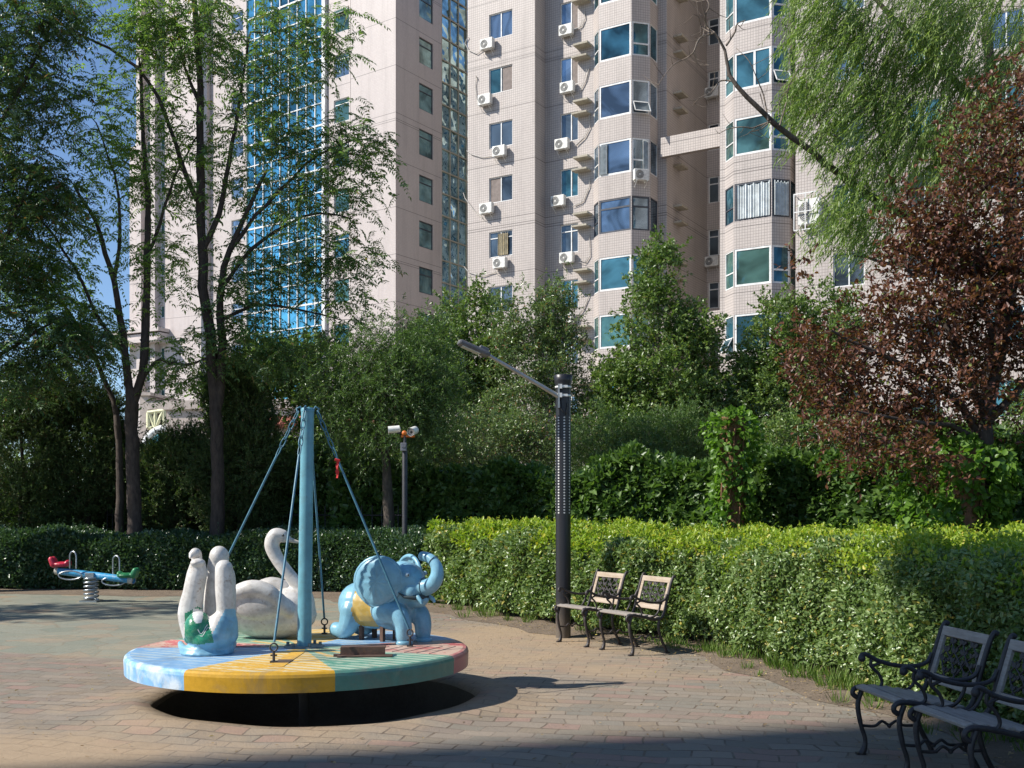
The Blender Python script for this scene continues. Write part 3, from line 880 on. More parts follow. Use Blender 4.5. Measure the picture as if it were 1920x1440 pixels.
while z < ZA - 1: bar(mm, PA, qA, nS, s1, s2, z, z + 0.08, -0.088, -0.018); z += 1.5
mm.build('mullion', M['concrete'], gw2)
# closing walls and roof
R_ = [PA, PA + dA * t5_, PA + dA * t5_ + qA * s2, PA + qA * s2]
wall(am, R_[1], qA, dA, 0, s2, 0, ZA); wall(am, R_[3], dA, -nA, 0, t5_, 0, ZA)
am.add([Vector((p.x, p.y, ZA - 0.02)) for p in R_], [(0, 1, 2, 3)])
am.build('wall', M['tile_fine'], tower)
# podium with string courses and an arch, seen low between the trunks
pm = MB()
PP = Vector(((312 - 960) / FPX * 60, 60.0, 0)); eP = Vector((0.99, -0.14, 0)).normalized(); nP = Vector((-0.14, -0.99, 0))
LP = 17.0
zp = EYE + (HOR - 752) / FPX * 60
bar(pm, PP, eP, nP, 0, LP, 0, zp - 3.0, -6, 0.0); bar(pm, PP, eP, nP, -0.15, LP, zp - 3.0, zp - 2.55, -6, 0.18)
bar(pm, PP, eP, nP, 0, LP, zp - 2.55, zp - 0.5, -6, 0.0); bar(pm, PP, eP, nP, -0.15, LP, zp - 0.5, zp, -6, 0.2)
for k in range(1, 4): bar(pm, PP, eP, nP, 0, LP, zp - 3.0 - 0.8 * k - 0.03, zp - 3.0 - 0.8 * k, 0.0, 0.012)
pm.build('podium', M['stone'], tower)

# ------------------------------------------------------------------ distant tower at the far left
far = athing('apartment_tower', (-52, 150, 0), 'distant pale tower with long vertical piers at the far left edge of the buildings', 'apartment tower')
PF = Vector(((377 - 960) / FPX * 148, 148.0, 0)); fm = MB()
dF = unit(-0.90, 0.44); qF = unit(0.44, 0.90); nF = Vector((-0.44, -0.90, 0)).normalized(); nFs = unit(0.90, -0.44)
ZF = 82
tf = lambda px: t_at(PF, dF, px)
zf0 = z_at(PF, dF, tf(308), 690)
cols = [(tf(308), tf(300)), (tf(284), tf(274)), (tf(262), tf(252))]
hF = [(a, b_, zf0 + 3 * k - 1.8, zf0 + 3 * k) for (a, b_) in cols[:2] for k in range(-5, 19) if zf0 + 3 * k < 76]
hF += [(cols[2][0], cols[2][1], zf0 + 3 * k - 1.8, zf0 + 3 * k) for k in range(-5, 12)]
t_up = tf(261)
wall(fm, PF, dF, nF, 0, t_up, 0, ZF, [h for h in hF if h[1] < t_up], 0.3)
wall(fm, PF, dF, nF, t_up, tf(243), 0, z_at(PF, dF, tf(250), 275), [h for h in hF if h[0] > t_up], 0.3)
wall(fm, PF, qF, nFs, 0, 16, 0, ZF, [(a, a + 1.6, zf0 + 3 * k - 1.8, zf0 + 3 * k) for a in (9.0,) for k in range(-3, 18)], 0.3)
wall(fm, PF + dF * tf(243), qF, dF, 0, 16, 0, z_at(PF, dF, tf(250), 275))
wall(fm, PF + dF * t_up, qF, dF, 0, 16, 0, ZF)
for a in (tf(299), tf(273)): bar(fm, PF, dF, nF, a, a + 0.9, 0, ZF - 2, 0, 0.9)
zc = z_at(PF, dF, tf(270), 622)
bar(fm, PF, dF, nF, tf(318), tf(218), zc - 0.5, zc, 0, 2.2); bar(fm, PF, dF, nF, tf(318), tf(222), zc - 1.4, zc - 0.7, 0, 1.8)
bar(fm, PF, dF, nF, tf(318), tf(218), zc - 1.4 - 0.6, zc - 1.5, 0, 2.4)
fm.build('wall', M['tile_far'], far)
for i, (a, b_, c, e) in enumerate(hF):
    window(far, PF, dF, nF, a, b_, c, e, 'teal_glass', 'white_frame', divs=(0.5,) if i % 2 else (), fw=0.14, depth=0.2)
# lower gatehouse with lattice balcony and glass arch, in front of the distant tower
gate = athing('gatehouse', (-25, 76, 0), 'low grey gatehouse with cream lattice railing above a green glass arch, between the left trunks', 'gatehouse')
gp = MB(); PG = Vector(((262 - 960) / FPX * 76, 76.0, 0)); eG = unit(0.99, -0.1); nG = Vector((-0.1, -0.99, 0)).normalized()
gz = lambda py: EYE + (HOR - py) / FPX * 76
gw_ = lambda px: (px - 262) / FPX * 76
bar(gp, PG, eG, nG, 0, gw_(278), 0, gz(742), -6, 0); bar(gp, PG, eG, nG, gw_(278), gw_(330), gz(768), gz(753), -6, 0.0)
bar(gp, PG, eG, nG, gw_(278), gw_(330), 0, gz(768), -6, -1.2); bar(gp, PG, eG, nG, gw_(262), gw_(285), gz(742), gz(736), -6, 0.2)
gp.build('wall', M['stone'], gate)
lt = MB(); cream = paint('cream_paint', (0.72, 0.70, 0.46), 0.5, amount=0.1)
def lbar(p1, p2, w=0.14):
    a = PG + eG * gw_(p1[0]) + nG * 0.05; b_ = PG + eG * gw_(p2[0]) + nG * 0.05
    lt.tube([(a.x, a.y, gz(p1[1])), (b_.x, b_.y, gz(p2[1]))], w, 4, smooth=False)
for a, b_ in (((278, 774), (312, 770)), ((278, 802), (312, 802)), ((280, 774), (292, 801)), ((293, 772), (293, 801)), ((308, 772), (294, 801)), ((310, 771), (310, 802)), ((279, 774), (279, 802))): lbar(a, b_)
lt.build('lattice_railing', cream, gate)
ar = MB(); pts = []
for k in range(13):
    th = math.pi - math.pi * k / 12
    x = 320 + 44 * math.cos(th); y = 842 - 38 * math.sin(th)
    a = PG + eG * gw_(x) + nG * 0.4; pts.append((a.x, a.y, gz(y)))
ar.tube(pts, 0.28, 6)
ao = ar.build('arch', M['white_frame'], gate)
ag = MB(); ag.add(pts, [tuple(range(len(pts)))]); ag.build('arch_glass', M['teal_glass'], gate)

# roofed shop front glimpsed under the trees
kiosk = athing('pavilion', (-13, 52, 0), 'low pink pavilion with a strip of red roof tiles behind the blue pole', 'pavilion')
km = MB(); PK = Vector(((430 - 960) / FPX * 52, 52, 0)); eK = unit(1, -0.02); nK = Vector((-0.02, -1, 0)).normalized()
bar(km, PK, eK, nK, 0, 9.5, 0, EYE + (HOR - 800) / FPX * 52, -5, 0)
km.build('wall', M['stone'], kiosk)
kr = MB(); zz = EYE + (HOR - 800) / FPX * 52
rt = paint('red_roof_tiles', (0.36, 0.11, 0.07), 0.7, amount=0.3, scale=5)
for k in range(34):
    a = PK + eK * (0.28 * k + 0.14) 
    kr.tube([(a.x, a.y - 0.5, zz), (a.x, a.y + 0.4, zz + 0.45)], 0.15, 8)
kr.build('roof', rt, kiosk)
kg = MB(); bar(kg, PK, eK, nK, 3.0, 5.2, zz - 1.4, zz - 0.7, 0.01, 0.04); kg.build('window', M['teal_glass'], kiosk)

# neighbouring block behind the photographer: it throws the shade over the near paving
nb = athing('apartment_building', (-50, -14, 0), 'apartment block beyond the left edge, throwing the broad shade over the near paving', 'apartment building')
nm = MB()
def prism(mb, pts, z0, z1, skip=()):
    for i in range(len(pts)):
        if i in skip: continue
        a = Vector((pts[i][0], pts[i][1], 0)); b_ = Vector((pts[(i + 1) % len(pts)][0], pts[(i + 1) % len(pts)][1], 0))
        d_ = (b_ - a).normalized(); n_ = Vector((d_.y, -d_.x, 0))
        L = (b_ - a).length
        hs = []
        if L > 6:
            k = 1.5
            while k + 1.8 < L:
                zz = 1.0
                while zz + 1.6 < z1 - 1: hs.append((k, k + 1.6, zz, zz + 1.5)); zz += 3
                k += 3.6
        wall(mb, a, d_, n_, 0, L, z0, z1, hs, 0.15)
        for h in hs: yield (a, d_, n_, h)
    mb.add([(p[0], p[1], z1) for p in pts], [tuple(range(len(pts)))])
pn = MB()
for (a, d_, n_, h) in prism(nm, [(-62, -30), (-42.5, -30), (-42.5, -2.96), (-62, -9.70)], 0, 43.5):
    bar(pn, a, d_, n_, h[0], h[1], h[2], h[3], -0.16, -0.1)
nm.build('wall', M['tile_fine'], nb)
pn.build('glazing', M['teal_glass'], nb)
# ------------------------------------------------------------------ merry-go-round
def blob(name, prims, voxel, mats, parent, origin=(0, 0, 0), smooth=3, paintf=None, xf=None):
    """one continuous skin wrapped round ellipsoids ('e', centre, radii[, matrix]) and tapered chains ('c', points, radii)"""
    mb = MB()
    for p in prims:
        if p[0] == 'e':
            b = MB(); b.ball((0, 0, 0), 1, 20)
            Rm = p[3] if len(p) > 3 else Matrix.Identity(3)
            vs = [Vector(p[1]) + Rm @ Vector((v[0] * p[2][0], v[1] * p[2][1], v[2] * p[2][2])) for v in b.v]
            mb.add(vs, b.f)
        else:
            pts = [Vector(q) for q in p[1]]; rr = p[2]
            # resample smoothly
            P = [pts[0]] + pts + [pts[-1]]; R = [rr[0]] + list(rr) + [rr[-1]]; op = []; orr = []
            for i in range(1, len(P) - 2):
                for k in range(5):
                    u = k / 5.0; a, b_, c, d = P[i - 1], P[i], P[i + 1], P[i + 2]
                    op.append(0.5 * ((2 * b_) + (c - a) * u + (2 * a - 5 * b_ + 4 * c - d) * u * u + (-a + 3 * b_ - 3 * c + d) * u ** 3))
                    orr.append(R[i] + (R[i + 1] - R[i]) * u)
            op.append(pts[-1]); orr.append(rr[-1])
            flat = p[3] if len(p) > 3 else None     # squash across this axis by a factor
            t = MB(); t.tube(op, orr, 14)
            for q, r in ((op[0], orr[0]), (op[-1], orr[-1])): t.ball(q, r, 14)
            vs = [Vector(v) for v in t.v]
            if flat:
                ax, fac, c0 = flat; ax = Vector(ax).normalized(); c0 = Vector(c0)
                vs = [v - ax * (v - c0).dot(ax) * (1 - fac) for v in vs]
            mb.add(vs, t.f)
    if xf is not None: mb.v = [tuple(xf @ Vector(v)) for v in mb.v]
    me = bpy.data.meshes.new('tmp'); me.from_pydata(mb.v, [], mb.f)
    o = link(bpy.data.objects.new('tmp', me))
    md = o.modifiers.new('r', 'REMESH'); md.mode = 'VOXEL'; md.voxel_size = voxel
    ms = o.modifiers.new('s', 'SMOOTH'); ms.factor = 0.5; ms.iterations = smooth
    dg = bpy.context.evaluated_depsgraph_get(); dg.update()
    nm_ = bpy.data.meshes.new_from_object(o.evaluated_get(dg)); nm_.name = name
    bpy.data.objects.remove(o); bpy.data.meshes.remove(me)
    nm_.materials.clear()
    if not isinstance(mats, (list, tuple)): mats = [mats]
    for m in mats: nm_.materials.append(m)
    nm_.polygons.foreach_set('use_smooth', [True] * len(nm_.polygons))
    if paintf:
        nm_.polygons.foreach_set('material_index', [paintf(p.center, p.normal) for p in nm_.polygons])
    nm_.transform(Matrix.Translation(-Vector(origin)))
    r = link(bpy.data.objects.new(name, nm_)); r.parent = parent
    return r

DC = Vector((-1.815, 9.1, 0)); DR = 1.44; DZ = 0.42
mg = athing('merry_go_round', (DC.x, DC.y, -0.4), 'round painted merry-go-round platform with animal seats hung from a blue central pole', 'merry-go-round')
def wornpaint(name, col, under=(0.42, 0.36, 0.25), thr=0.56, rough=0.42, cloud=None, stripes=False):
    m, t, b = nt(name); co = geo_pos(t)
    n1 = noise(t, 3.2, 8, 0.68, co, 0.5); n2 = noise(t, 14, 6, 0.7, co)
    base = mix(t, ramp(t, n2, [(0.3, 0), (0.7, 1)]), tuple(c * 0.82 for c in col), tuple(min(1, c * 1.1) for c in col))
    if cloud: base = mix(t, ramp(t, noise(t, 5.5, 5, 0.6, co, 0.3), [(0.42, 0), (0.6, 1)]), base, cloud)
    w = ramp(t, math_(t, 'MULTIPLY_ADD', n2, 0.25, math_(t, 'MULTIPLY', n1, 0.85)), [(thr, 0), (thr + 0.08, 0.8)])
    if stripes:
        sp = t.nodes.new('ShaderNodeSeparateXYZ'); t.links.new(co, sp.inputs[0])
        wv = math_(t, 'SINE', math_(t, 'MULTIPLY', math_(t, 'ADD', sp.outputs[1], math_(t, 'MULTIPLY', sp.outputs[0], 0.5)), 52))
        w = math_(t, 'MULTIPLY', w, math_(t, 'GREATER_THAN', wv, -0.3))
    base = mix(t, w, base, under)
    gr = noise(t, 1.7, 7, 0.75, co, 1.2)
    base = mix(t, math_(t, 'MULTIPLY', ramp(t, gr, [(0.50, 0), (0.64, 1)]), 0.42), base, (0.20, 0.165, 0.12))
    base = mix(t, math_(t, 'MULTIPLY', ramp(t, n2, [(0.6, 0), (0.75, 1)]), 0.35), base, (0.13, 0.10, 0.07))
    t.links.new(base, b.inputs['Base Color'])
    t.links.new(math_(t, 'MULTIPLY_ADD', n2, 0.35, rough - 0.08), b.inputs['Roughness'])
    bump(t, b, math_(t, 'ADD', n1, n2), 0.2, 0.004)
    return m
cY, cG, cR, cB = (0.66, 0.37, 0.035), (0.10, 0.28, 0.20), (0.50, 0.12, 0.12), (0.25, 0.48, 0.72)
secm = [wornpaint('yellow_deck', cY, (0.62, 0.56, 0.36), 0.45, stripes=True), wornpaint('green_deck', cG, (0.42, 0.50, 0.38), 0.44, stripes=True), wornpaint('red_deck', cR, (0.52, 0.42, 0.32), 0.46), wornpaint('blue_deck', (0.20, 0.38, 0.60), (0.40, 0.50, 0.55), 0.48, stripes=True)]
rimm = [wornpaint('yellow_rim', (0.56, 0.31, 0.02), (0.42, 0.25, 0.06), 0.66, 0.28), wornpaint('green_rim', (0.09, 0.235, 0.185), (0.18, 0.28, 0.2), 0.6, 0.25), wornpaint('red_rim', (0.50, 0.17, 0.17), (0.5, 0.3, 0.25), 0.58, 0.3), wornpaint('blue_rim', (0.22, 0.46, 0.74), (0.6, 0.7, 0.78), 0.7, 0.3, cloud=(0.62, 0.73, 0.82))]
M['under'] = paint('rusty_underside', (0.10, 0.07, 0.05), 0.9, amount=0.5)
SEC = [(-115, -69, 0), (-69, -20.5, 1), (-20.5, 24, 2), (24, 69, 3), (69, 113, 0), (113, 157, 1), (157, 181, 2), (181, 245, 3)]
def sector(deg):
    for a, b_, m in SEC:
        for o in (-360, 0, 360):
            if a <= deg + o < b_: return m
    return 0
pf = MB(); nseg = 180
NR = [0.0, 0.35, 0.7, 1.0, 1.25, DR - 0.05]
vs = []
for k in range(nseg):
    a = math.radians(-115 + 360.0 * k / nseg); a2 = math.radians(-115 + 360.0 * (k + 1) / nseg)
    m = sector(-115 + 360.0 * (k + 0.5) / nseg)
    def pt(r, z, aa): return (DC.x + r * math.cos(aa), DC.y + r * math.sin(aa), z)
    for r0, r1 in zip(NR[:-1], NR[1:]):
        mm_ = m
        if r0 < 0.34 and m == 2: mm_ = 1
        if r0 < 0.6 and m == 1: mm_ = 0 if (k // 3) % 3 == 0 else 1
        if r0 == 0: pf.add([pt(0, DZ, 0), pt(r1, DZ, a), pt(r1, DZ, a2)], [(0, 1, 2)], mm_)
        else: pf.add([pt(r0, DZ, a), pt(r1, DZ, a), pt(r1, DZ, a2), pt(r0, DZ, a2)], [(0, 1, 2, 3)], mm_)
    prof = [(DR - 0.05, DZ), (DR - 0.022, DZ - 0.004), (DR - 0.006, DZ - 0.018), (DR, DZ - 0.04), (DR - 0.004, DZ - 0.15), (DR - 0.03, DZ - 0.155)]
    for (r0, z0), (r1, z1) in zip(prof[:-1], prof[1:]):
        pf.add([pt(r0, z0, a), pt(r1, z1, a), pt(r1, z1, a2), pt(r0, z0, a2)], [(0, 1, 2, 3)], 4 + m, smooth=True)
    pf.add([pt(0.1, DZ - 0.12, a), pt(0.1, DZ - 0.12, a2), pt(DR - 0.03, DZ - 0.155, a2), pt(DR - 0.03, DZ - 0.155, a)], [(0, 1, 2, 3)], 8)
pf.build('platform', secm + rimm + [M['under']], mg)
# welded anti-slip ribs on the red sectors and across the middle
def ribs(a0, a1, r0, r1, step, skew, mi):
    k = r0
    a = a0
    while a < a1:
        A = math.radians(a); A2 = math.radians(a + skew)
        p = Vector((DC.x + r0 * math.cos(A), DC.y + r0 * math.sin(A), DZ + 0.003)); q = Vector((DC.x + r1 * math.cos(A2), DC.y + r1 * math.sin(A2), DZ + 0.003))
        rb.tube([p, q], 0.008, 5, mi); a += step
rb_m = [secm[2], M['under'], secm[0]]
for i in range(8):
    rb = MB()   # ridges crossing the right red sector, parallel to each other
    r = 0.42 + 0.115 * i
    A1, A2 = math.radians(-20), math.radians(1 + 0)
    p = Vector((DC.x + r * math.cos(A1) * 0.98, DC.y + r * math.sin(A1), DZ + 0.003)); q = Vector((DC.x + (r + 0.10) * math.cos(A2), DC.y + (r + .10) * math.sin(A2) + 0.03, DZ + 0.0))
    rb.tube([p - Vector((0, 0, .003)), q], 0.006, 5, 0); rb.build('rib', rb_m, mg)
for i in range(7):
    A = math.radians(160 + 3.3 * i)
    rb = MB(); rb.tube([(DC.x + 0.3 * math.cos(A), DC.y + 0.3 * math.sin(A), DZ + 0.003), (DC.x + 1.36 * math.cos(A), DC.y + 1.36 * math.sin(A), DZ + 0.003)], 0.008, 5, 0)
    rb.build('rib', rb_m, mg)
st = MB()
st.box((DC.x + 0.035, DC.y - 0.72, DZ + 0.002), (0.11, 0.82, 0.004), mi=0); st.box((DC.x + 0.035, DC.y - 0.86, DZ + 0.0045), (0.115, 0.17, 0.004), mi=1)
st.build('painted_stripe', [wornpaint('stripe_paint', (0.70, 0.40, 0.05), (0.6, 0.5, 0.3), 0.6), M['under']], mg)
# pole
bluep = paint('pole_blue', (0.135, 0.345, 0.42), 0.38, (0.12, 0.16, 0.15), 0.3, 4, spec=0.5)
M['rod_blue'] = paint('rod_blue', (0.06, 0.19, 0.27), 0.4, (0.09, 0.08, 0.07), 0.4, 12)
PB0 = Vector((-1.80, 9.14, DZ - 0.1)); PB1 = Vector((-1.765, 9.12, 2.47))
pl = MB(); pl.tube([PB0, PB1], [0.062, 0.055], 24); pl.build('pole', bluep, mg)
pl = MB(); pl.tube([(-1.80, 9.14, -0.44), (-1.80, 9.14, DZ - 0.12)], 0.045, 16); pl.build('pivot', M['under'], mg)  # dark underside colour stands in for the shade below the disc
cl = MB(); base0 = Vector((-1.80, 9.14, DZ))
cl.lathe([(0.0, 0.012), (0.17, 0.012), (0.175, 0.0)], base0, 24, 0)
for k in range(6):
    a = k * math.pi / 3; cl.lathe([(0, 0.035), (0.014, 0.035), (0.014, 0.0)], base0 + Vector((0.14 * math.cos(a), 0.14 * math.sin(a), 0.008)), 6, 0, smooth=False)
cl.build('base_flange', paint('flange', (0.16, 0.2, 0.2), 0.6, amount=0.5, scale=10), mg)
cp = MB(); cp.lathe([(0.0, 0.018), (0.05, 0.015), (0.058, 0.0), (0.058, -0.02)], PB1, 24); cp.build('pole_cap', bluep, mg)
anch = [(-1.85, 8.20), (-0.885, 9.16), (-1.79, 10.08), (-2.78, 9.16)]
def ring(mb, c, r, rr, axis, n=16):
    a = axis.orthogonal().normalized(); b_ = a.cross(axis).normalized()
    mb.tube([c + (a * math.cos(2 * math.pi * k / n) + b_ * math.sin(2 * math.pi * k / n)) * r for k in range(n)], rr, 6, closed=True, cap=False)
for i, (x, y) in enumerate(anch):
    foot = Vector((x, y, DZ + 0.13)); dirh = Vector((x - PB1.x, y - PB1.y, 0)).normalized()
    top = PB1 + dirh * 0.085 + Vector((0, 0, -0.02)); dd = (top - foot).normalized()
    m = MB()
    low = foot + dd * 0.03; hi = foot + dd * ((top - foot).length - 0.42)
    m.tube([low, hi], 0.010, 8)
    r_ = m.build('tie_rod', M['rod_blue'], mg)
    c = MB(); q = hi; L = (top - hi).length; nl = 5
    for k in range(nl):   # chain links and turnbuckle between rod and hook
        a = hi + dd * (L * k / nl); b_ = hi + dd * (L * (k + 1) / nl); s = dd.orthogonal().normalized() if k % 2 else dd.cross(dd.orthogonal()).normalized()
        mid = (a + b_) / 2; h = (b_ - a).length / 2 + 0.012; pts = []
        for j in range(12):
            th = 2 * math.pi * j / 12; pts.append(mid + dd * h * math.cos(th) + s * 0.019 * math.sin(th))
        c.tube(pts, 0.0055, 5, closed=True, cap=False)
    c.build('chain', M['rod_blue'], r_)
    h = MB(); pp = [top, top + dirh * 0.012 + Vector((0, 0, 0.03)), top + dirh * -0.02 + Vector((0, 0, 0.045)), PB1 + dirh * 0.05 + Vector((0, 0, -0.01))]
    h.tube(pp, 0.009, 6); h.build('hook', M['rod_blue'], r_)
    e = MB(); iron = M['blackiron']
    ring(e, foot + Vector((0, 0, -0.012)), 0.03, 0.007, Vector((0, 1, 0)) if i != 1 else Vector((0.5, 1, 0)).normalized())
    e.tube([foot + Vector((0, 0, -0.04)), foot + Vector((0, 0, -0.13))], 0.011, 8); e.box((x, y, DZ + 0.055), (0.05, 0.014, 0.012)); e.box((x, y, DZ + 0.006), (0.05, 0.05, 0.012))
    e.build('ring_bolt', iron, r_)
rib_ = MB(); q0 = PB1 + Vector((0.255, 0.0, -0.44)); RS = 0.8
vs = []
for k in range(9):
    u = k / 8; vs += [q0 + Vector((-0.010 + 0.005 * math.sin(k * 2.1), 0.01 * math.sin(k), -0.15 * u)), q0 + Vector((0.012 + 0.006 * math.sin(k * 1.3 + 1), -0.008 * math.cos(k * 1.7), -0.15 * u - 0.004 * (k % 2)))]
rib_.add(vs, [(2 * i, 2 * i + 1, 2 * i + 3, 2 * i + 2) for i in range(8)], smooth=True)
rib_.add([v + Vector((-0.002, 0.006, 0)) for v in vs], [(2 * i, 2 * i + 2, 2 * i + 3, 2 * i + 1) for i in range(8)], smooth=True)
rib_.tube([q0 + Vector((-0.02, 0, 0.01)), q0 + Vector((0.02, 0.01, 0.0))], 0.012, 8)
tag(rib_.build('ribbon', paint('red_ribbon', (0.62, 0.02, 0.02), 0.6, amount=0.05)), 'small red cloth ribbon tied to the right-hand tie rod', 'ribbon')
# rusty mount left where a seat is missing
rust = paint('rust', (0.10, 0.055, 0.04), 0.85, (0.2, 0.10, 0.05), 0.5, 14)
bk = MB(); Rz = Matrix.Rotation(math.radians(4), 3, 'Z'); bc_ = Vector((-1.205, 8.53, DZ))
bk.box(bc_ + Vector((0, 0.0, 0.038)), (0.36, 0.012, 0.075), Rz); bk.box(bc_ + Vector((0, 0.05, 0.073)), (0.36, 0.10, 0.008), Rz)
bk.box(bc_ + Vector((0.02, -0.015, 0.008)), (0.44, 0.09, 0.012), Rz); bk.box(bc_ + Vector((-0.21, 0.0, 0.01)), (0.05, 0.05, 0.02), Rz)
bk.build('seat_bracket', rust, mg)

# --- swan at the back
def swanwhite(name, c=(0.62, 0.59, 0.55)):
    return paint(name, c, 0.42, (0.20, 0.14, 0.09), 0.35, 7, bmp=0.12, chips=(0.42, 0.34, 0.28))
M['swan'] = swanwhite('swan_white')
o0 = tuple(mg.location)
sx, sy = -2.22, 9.76     # body centre; the swan faces +x
def sw(x, y, z): return (sx + x, sy + y, DZ + z)
prims = [('e', sw(0, 0.0, 0.22), (0.42, 0.20, 0.23)), ('e', sw(0.17, 0.0, 0.25), (0.24, 0.17, 0.22)), ('e', sw(-0.22, 0.0, 0.24), (0.24, 0.17, 0.20)),
         ('c', [sw(-0.38, -0.17, 0.30), sw(-0.28, -0.19, 0.42), sw(-0.13, -0.20, 0.47), sw(0.03, -0.20, 0.43), sw(0.20, -0.18, 0.26)], [0.06, 0.075, 0.085, 0.075, 0.05]),
         ('c', [sw(-0.34, 0.17, 0.26), sw(-0.22, 0.19, 0.40), sw(-0.05, 0.20, 0.47), sw(0.10, 0.20, 0.42), sw(0.22, 0.18, 0.28)], [0.06, 0.075, 0.085, 0.075, 0.05]),
         ('e', sw(-0.08, -0.19, 0.34), (0.28, 0.06, 0.15)), ('e', sw(-0.08, 0.19, 0.34), (0.28, 0.06, 0.15)),
         ('c', [sw(-0.40, 0, 0.28), sw(-0.50, 0, 0.34)], [0.09, 0.035]),
         ('c', [sw(0.28, 0, 0.22), sw(0.31, 0, 0.35), sw(0.26, 0, 0.46), sw(0.165, 0, 0.58), sw(0.06, 0, 0.72), sw(0.0, 0, 0.855), sw(0.035, 0, 0.945), sw(0.10, 0, 0.945)], [0.13, 0.085, 0.066, 0.060, 0.062, 0.070, 0.074, 0.060]),
         ('c', [sw(0.12, 0, 0.925), sw(0.18, 0, 0.905)], [0.045, 0.022])]
swan = blob('swan', prims, 0.013, M['swan'], mg, o0, 4)
swan['label'] = 'white swan seat with a tall curved neck behind the pole'
bkm = MB(); bkm.tube([sw(0.17, 0, 0.908), sw(0.22, 0, 0.893), sw(0.285, 0, 0.885)], [0.025, 0.017, 0.004], 10); bkm.build('beak', paint('beak_paint', (0.55, 0.5, 0.42), 0.5), swan)
for s_ in (-1, 1): ey = MB(); ey.ball(sw(0.115, s_ * 0.052, 0.95), 0.012, 10); ey.build('eye', M['blackiron'], swan)

# --- pair of upright swans at the left: two leaning necks and wings over one painted footing
dm = [M['swan'], paint('duck_green', (0.02, 0.22, 0.115), 0.25, (0.35, 0.42, 0.2), 0.25, 8, chips=(0.12, 0.30, 0.22)), paint('duck_blue', (0.20, 0.42, 0.56), 0.32, (0.2, 0.2, 0.15), 0.3, 6), paint('patch_white', (0.75, 0.73, 0.70), 0.35, amount=0.1)]
YD = 8.72
def dk(px, py, dy=0.0):
    Y = YD + dy; return ((px - 960) / FPX * Y, Y, EYE + (HOR - py) / FPX * Y)
pr = [ # left animal: rump low, back rising to a small head that looks away
      ('c', [dk(365, 1190, 0.15), dk(357, 1150, 0.14), dk(363, 1110, 0.14), dk(369, 1078, 0.14), dk(371, 1062, 0.14)], [0.10, 0.105, 0.088, 0.085, 0.07]),
      ('c', [dk(370, 1058, 0.26), dk(368, 1040, 0.30), dk(366, 1037, 0.22)], [0.045, 0.048, 0.045]),
      ('e', dk(371, 1055, 0.10), (0.062, 0.075, 0.035)),
      ('c', [dk(358, 1038, 0.20), dk(357, 1046, 0.16)], [0.02, 0.014]),
      # right animal: high arched neck behind, shorter wing in front
      ('c', [dk(402, 1190, 0.30), dk(400, 1130, 0.30), dk(404, 1080, 0.30), dk(411, 1046, 0.30)], [0.085, 0.082, 0.082, 0.086]),
      ('e', dk(411, 1044, 0.30), (0.083, 0.10, 0.095)),
      ('c', [dk(424, 1185, 0.02), dk(424, 1140, 0.0), dk(421, 1100, -0.02), dk(420, 1066, -0.02)], [0.088, 0.08, 0.078, 0.074]),
      ('c', [dk(432, 1140, 0.16), dk(431, 1090, 0.16), dk(429, 1072, 0.14)], [0.05, 0.05, 0.045]),
      # shared breast and footing
      ('e', dk(372, 1180, -0.06), (0.115, 0.15, 0.15)), ('e', dk(392, 1196, -0.04), (0.16, 0.18, 0.11)), ('e', dk(413, 1185, -0.02), (0.12, 0.15, 0.17)),
      ('c', [dk(430, 1165, 0.0), dk(428, 1190, 0.0)], [0.07, 0.085]),
      ('c', [dk(338, 1206, 0.05), dk(346, 1217, -0.08), dk(372, 1222, -0.15), dk(398, 1224, -0.12)], [0.022, 0.035, 0.045, 0.055]), ('c', [dk(392, 1222, -0.05), dk(425, 1217, -0.04), dk(439, 1206, 0.12)], [0.06, 0.045, 0.025]),
      ('e', dk(388, 1222, 0.0), (0.22, 0.22, 0.04))]
def dpaint(c, n):
    px = c.x / c.y * FPX + 960; py = HOR - (c.z - EYE) / c.y * FPX
    if c.y < 8.95 and n.y < 0.35:
        if 1142 < py < 1168 and (px - 371) ** 2 / 100 + (py - 1150) ** 2 / 420 < 1: return 3
        if px < 388 + (py - 1150) * 0.24 and 1137 + abs(px - 371) * 0.55 < py < 1209 - abs(px - 372) * 0.15 and px > 346: return 1
    if py > 1206 + 0 * px: return 2
    edge = 1200 - (px - 392) * 1.9
    if px > 392 and py > max(1142, edge): return 2
    if py > 1198: return 2
    return 0
duck = blob('swan', pr, 0.0105, dm, mg, o0, 4, dpaint)
duck['label'] = 'pair of stubby white swans side by side with green breast and blue footing'
# painted feather marks
bpy.context.view_layer.update(); fm_ = MB()
for a in range(2):
    pts = []
    for k in range(6):
        px = 371 + a * 5 + k * 3.6; py = 1186 + 9 * math.sin(k * 0.9 + a) + a * 5.0 - 6
        x, y, z = dk(px, py, -0.215 - 0.0 * k + 0.006 * abs(k - 2)); pts.append((x, y, z))
    # drape on the breast by projecting towards it
    o2 = []
    for p in pts:
        org = Vector((0, 0, EYE)); d_ = (Vector(p) - org).normalized()
        hit, loc, nor, idx = duck.ray_cast(org - Vector(o0), d_)
        if hit: o2.append(loc + Vector(o0) + nor * 0.001)
    if len(o2) > 2: fm_.tube(o2, 0.0035, 5)
if fm_.v: fm_.build('feather_mark', dm[3], duck)

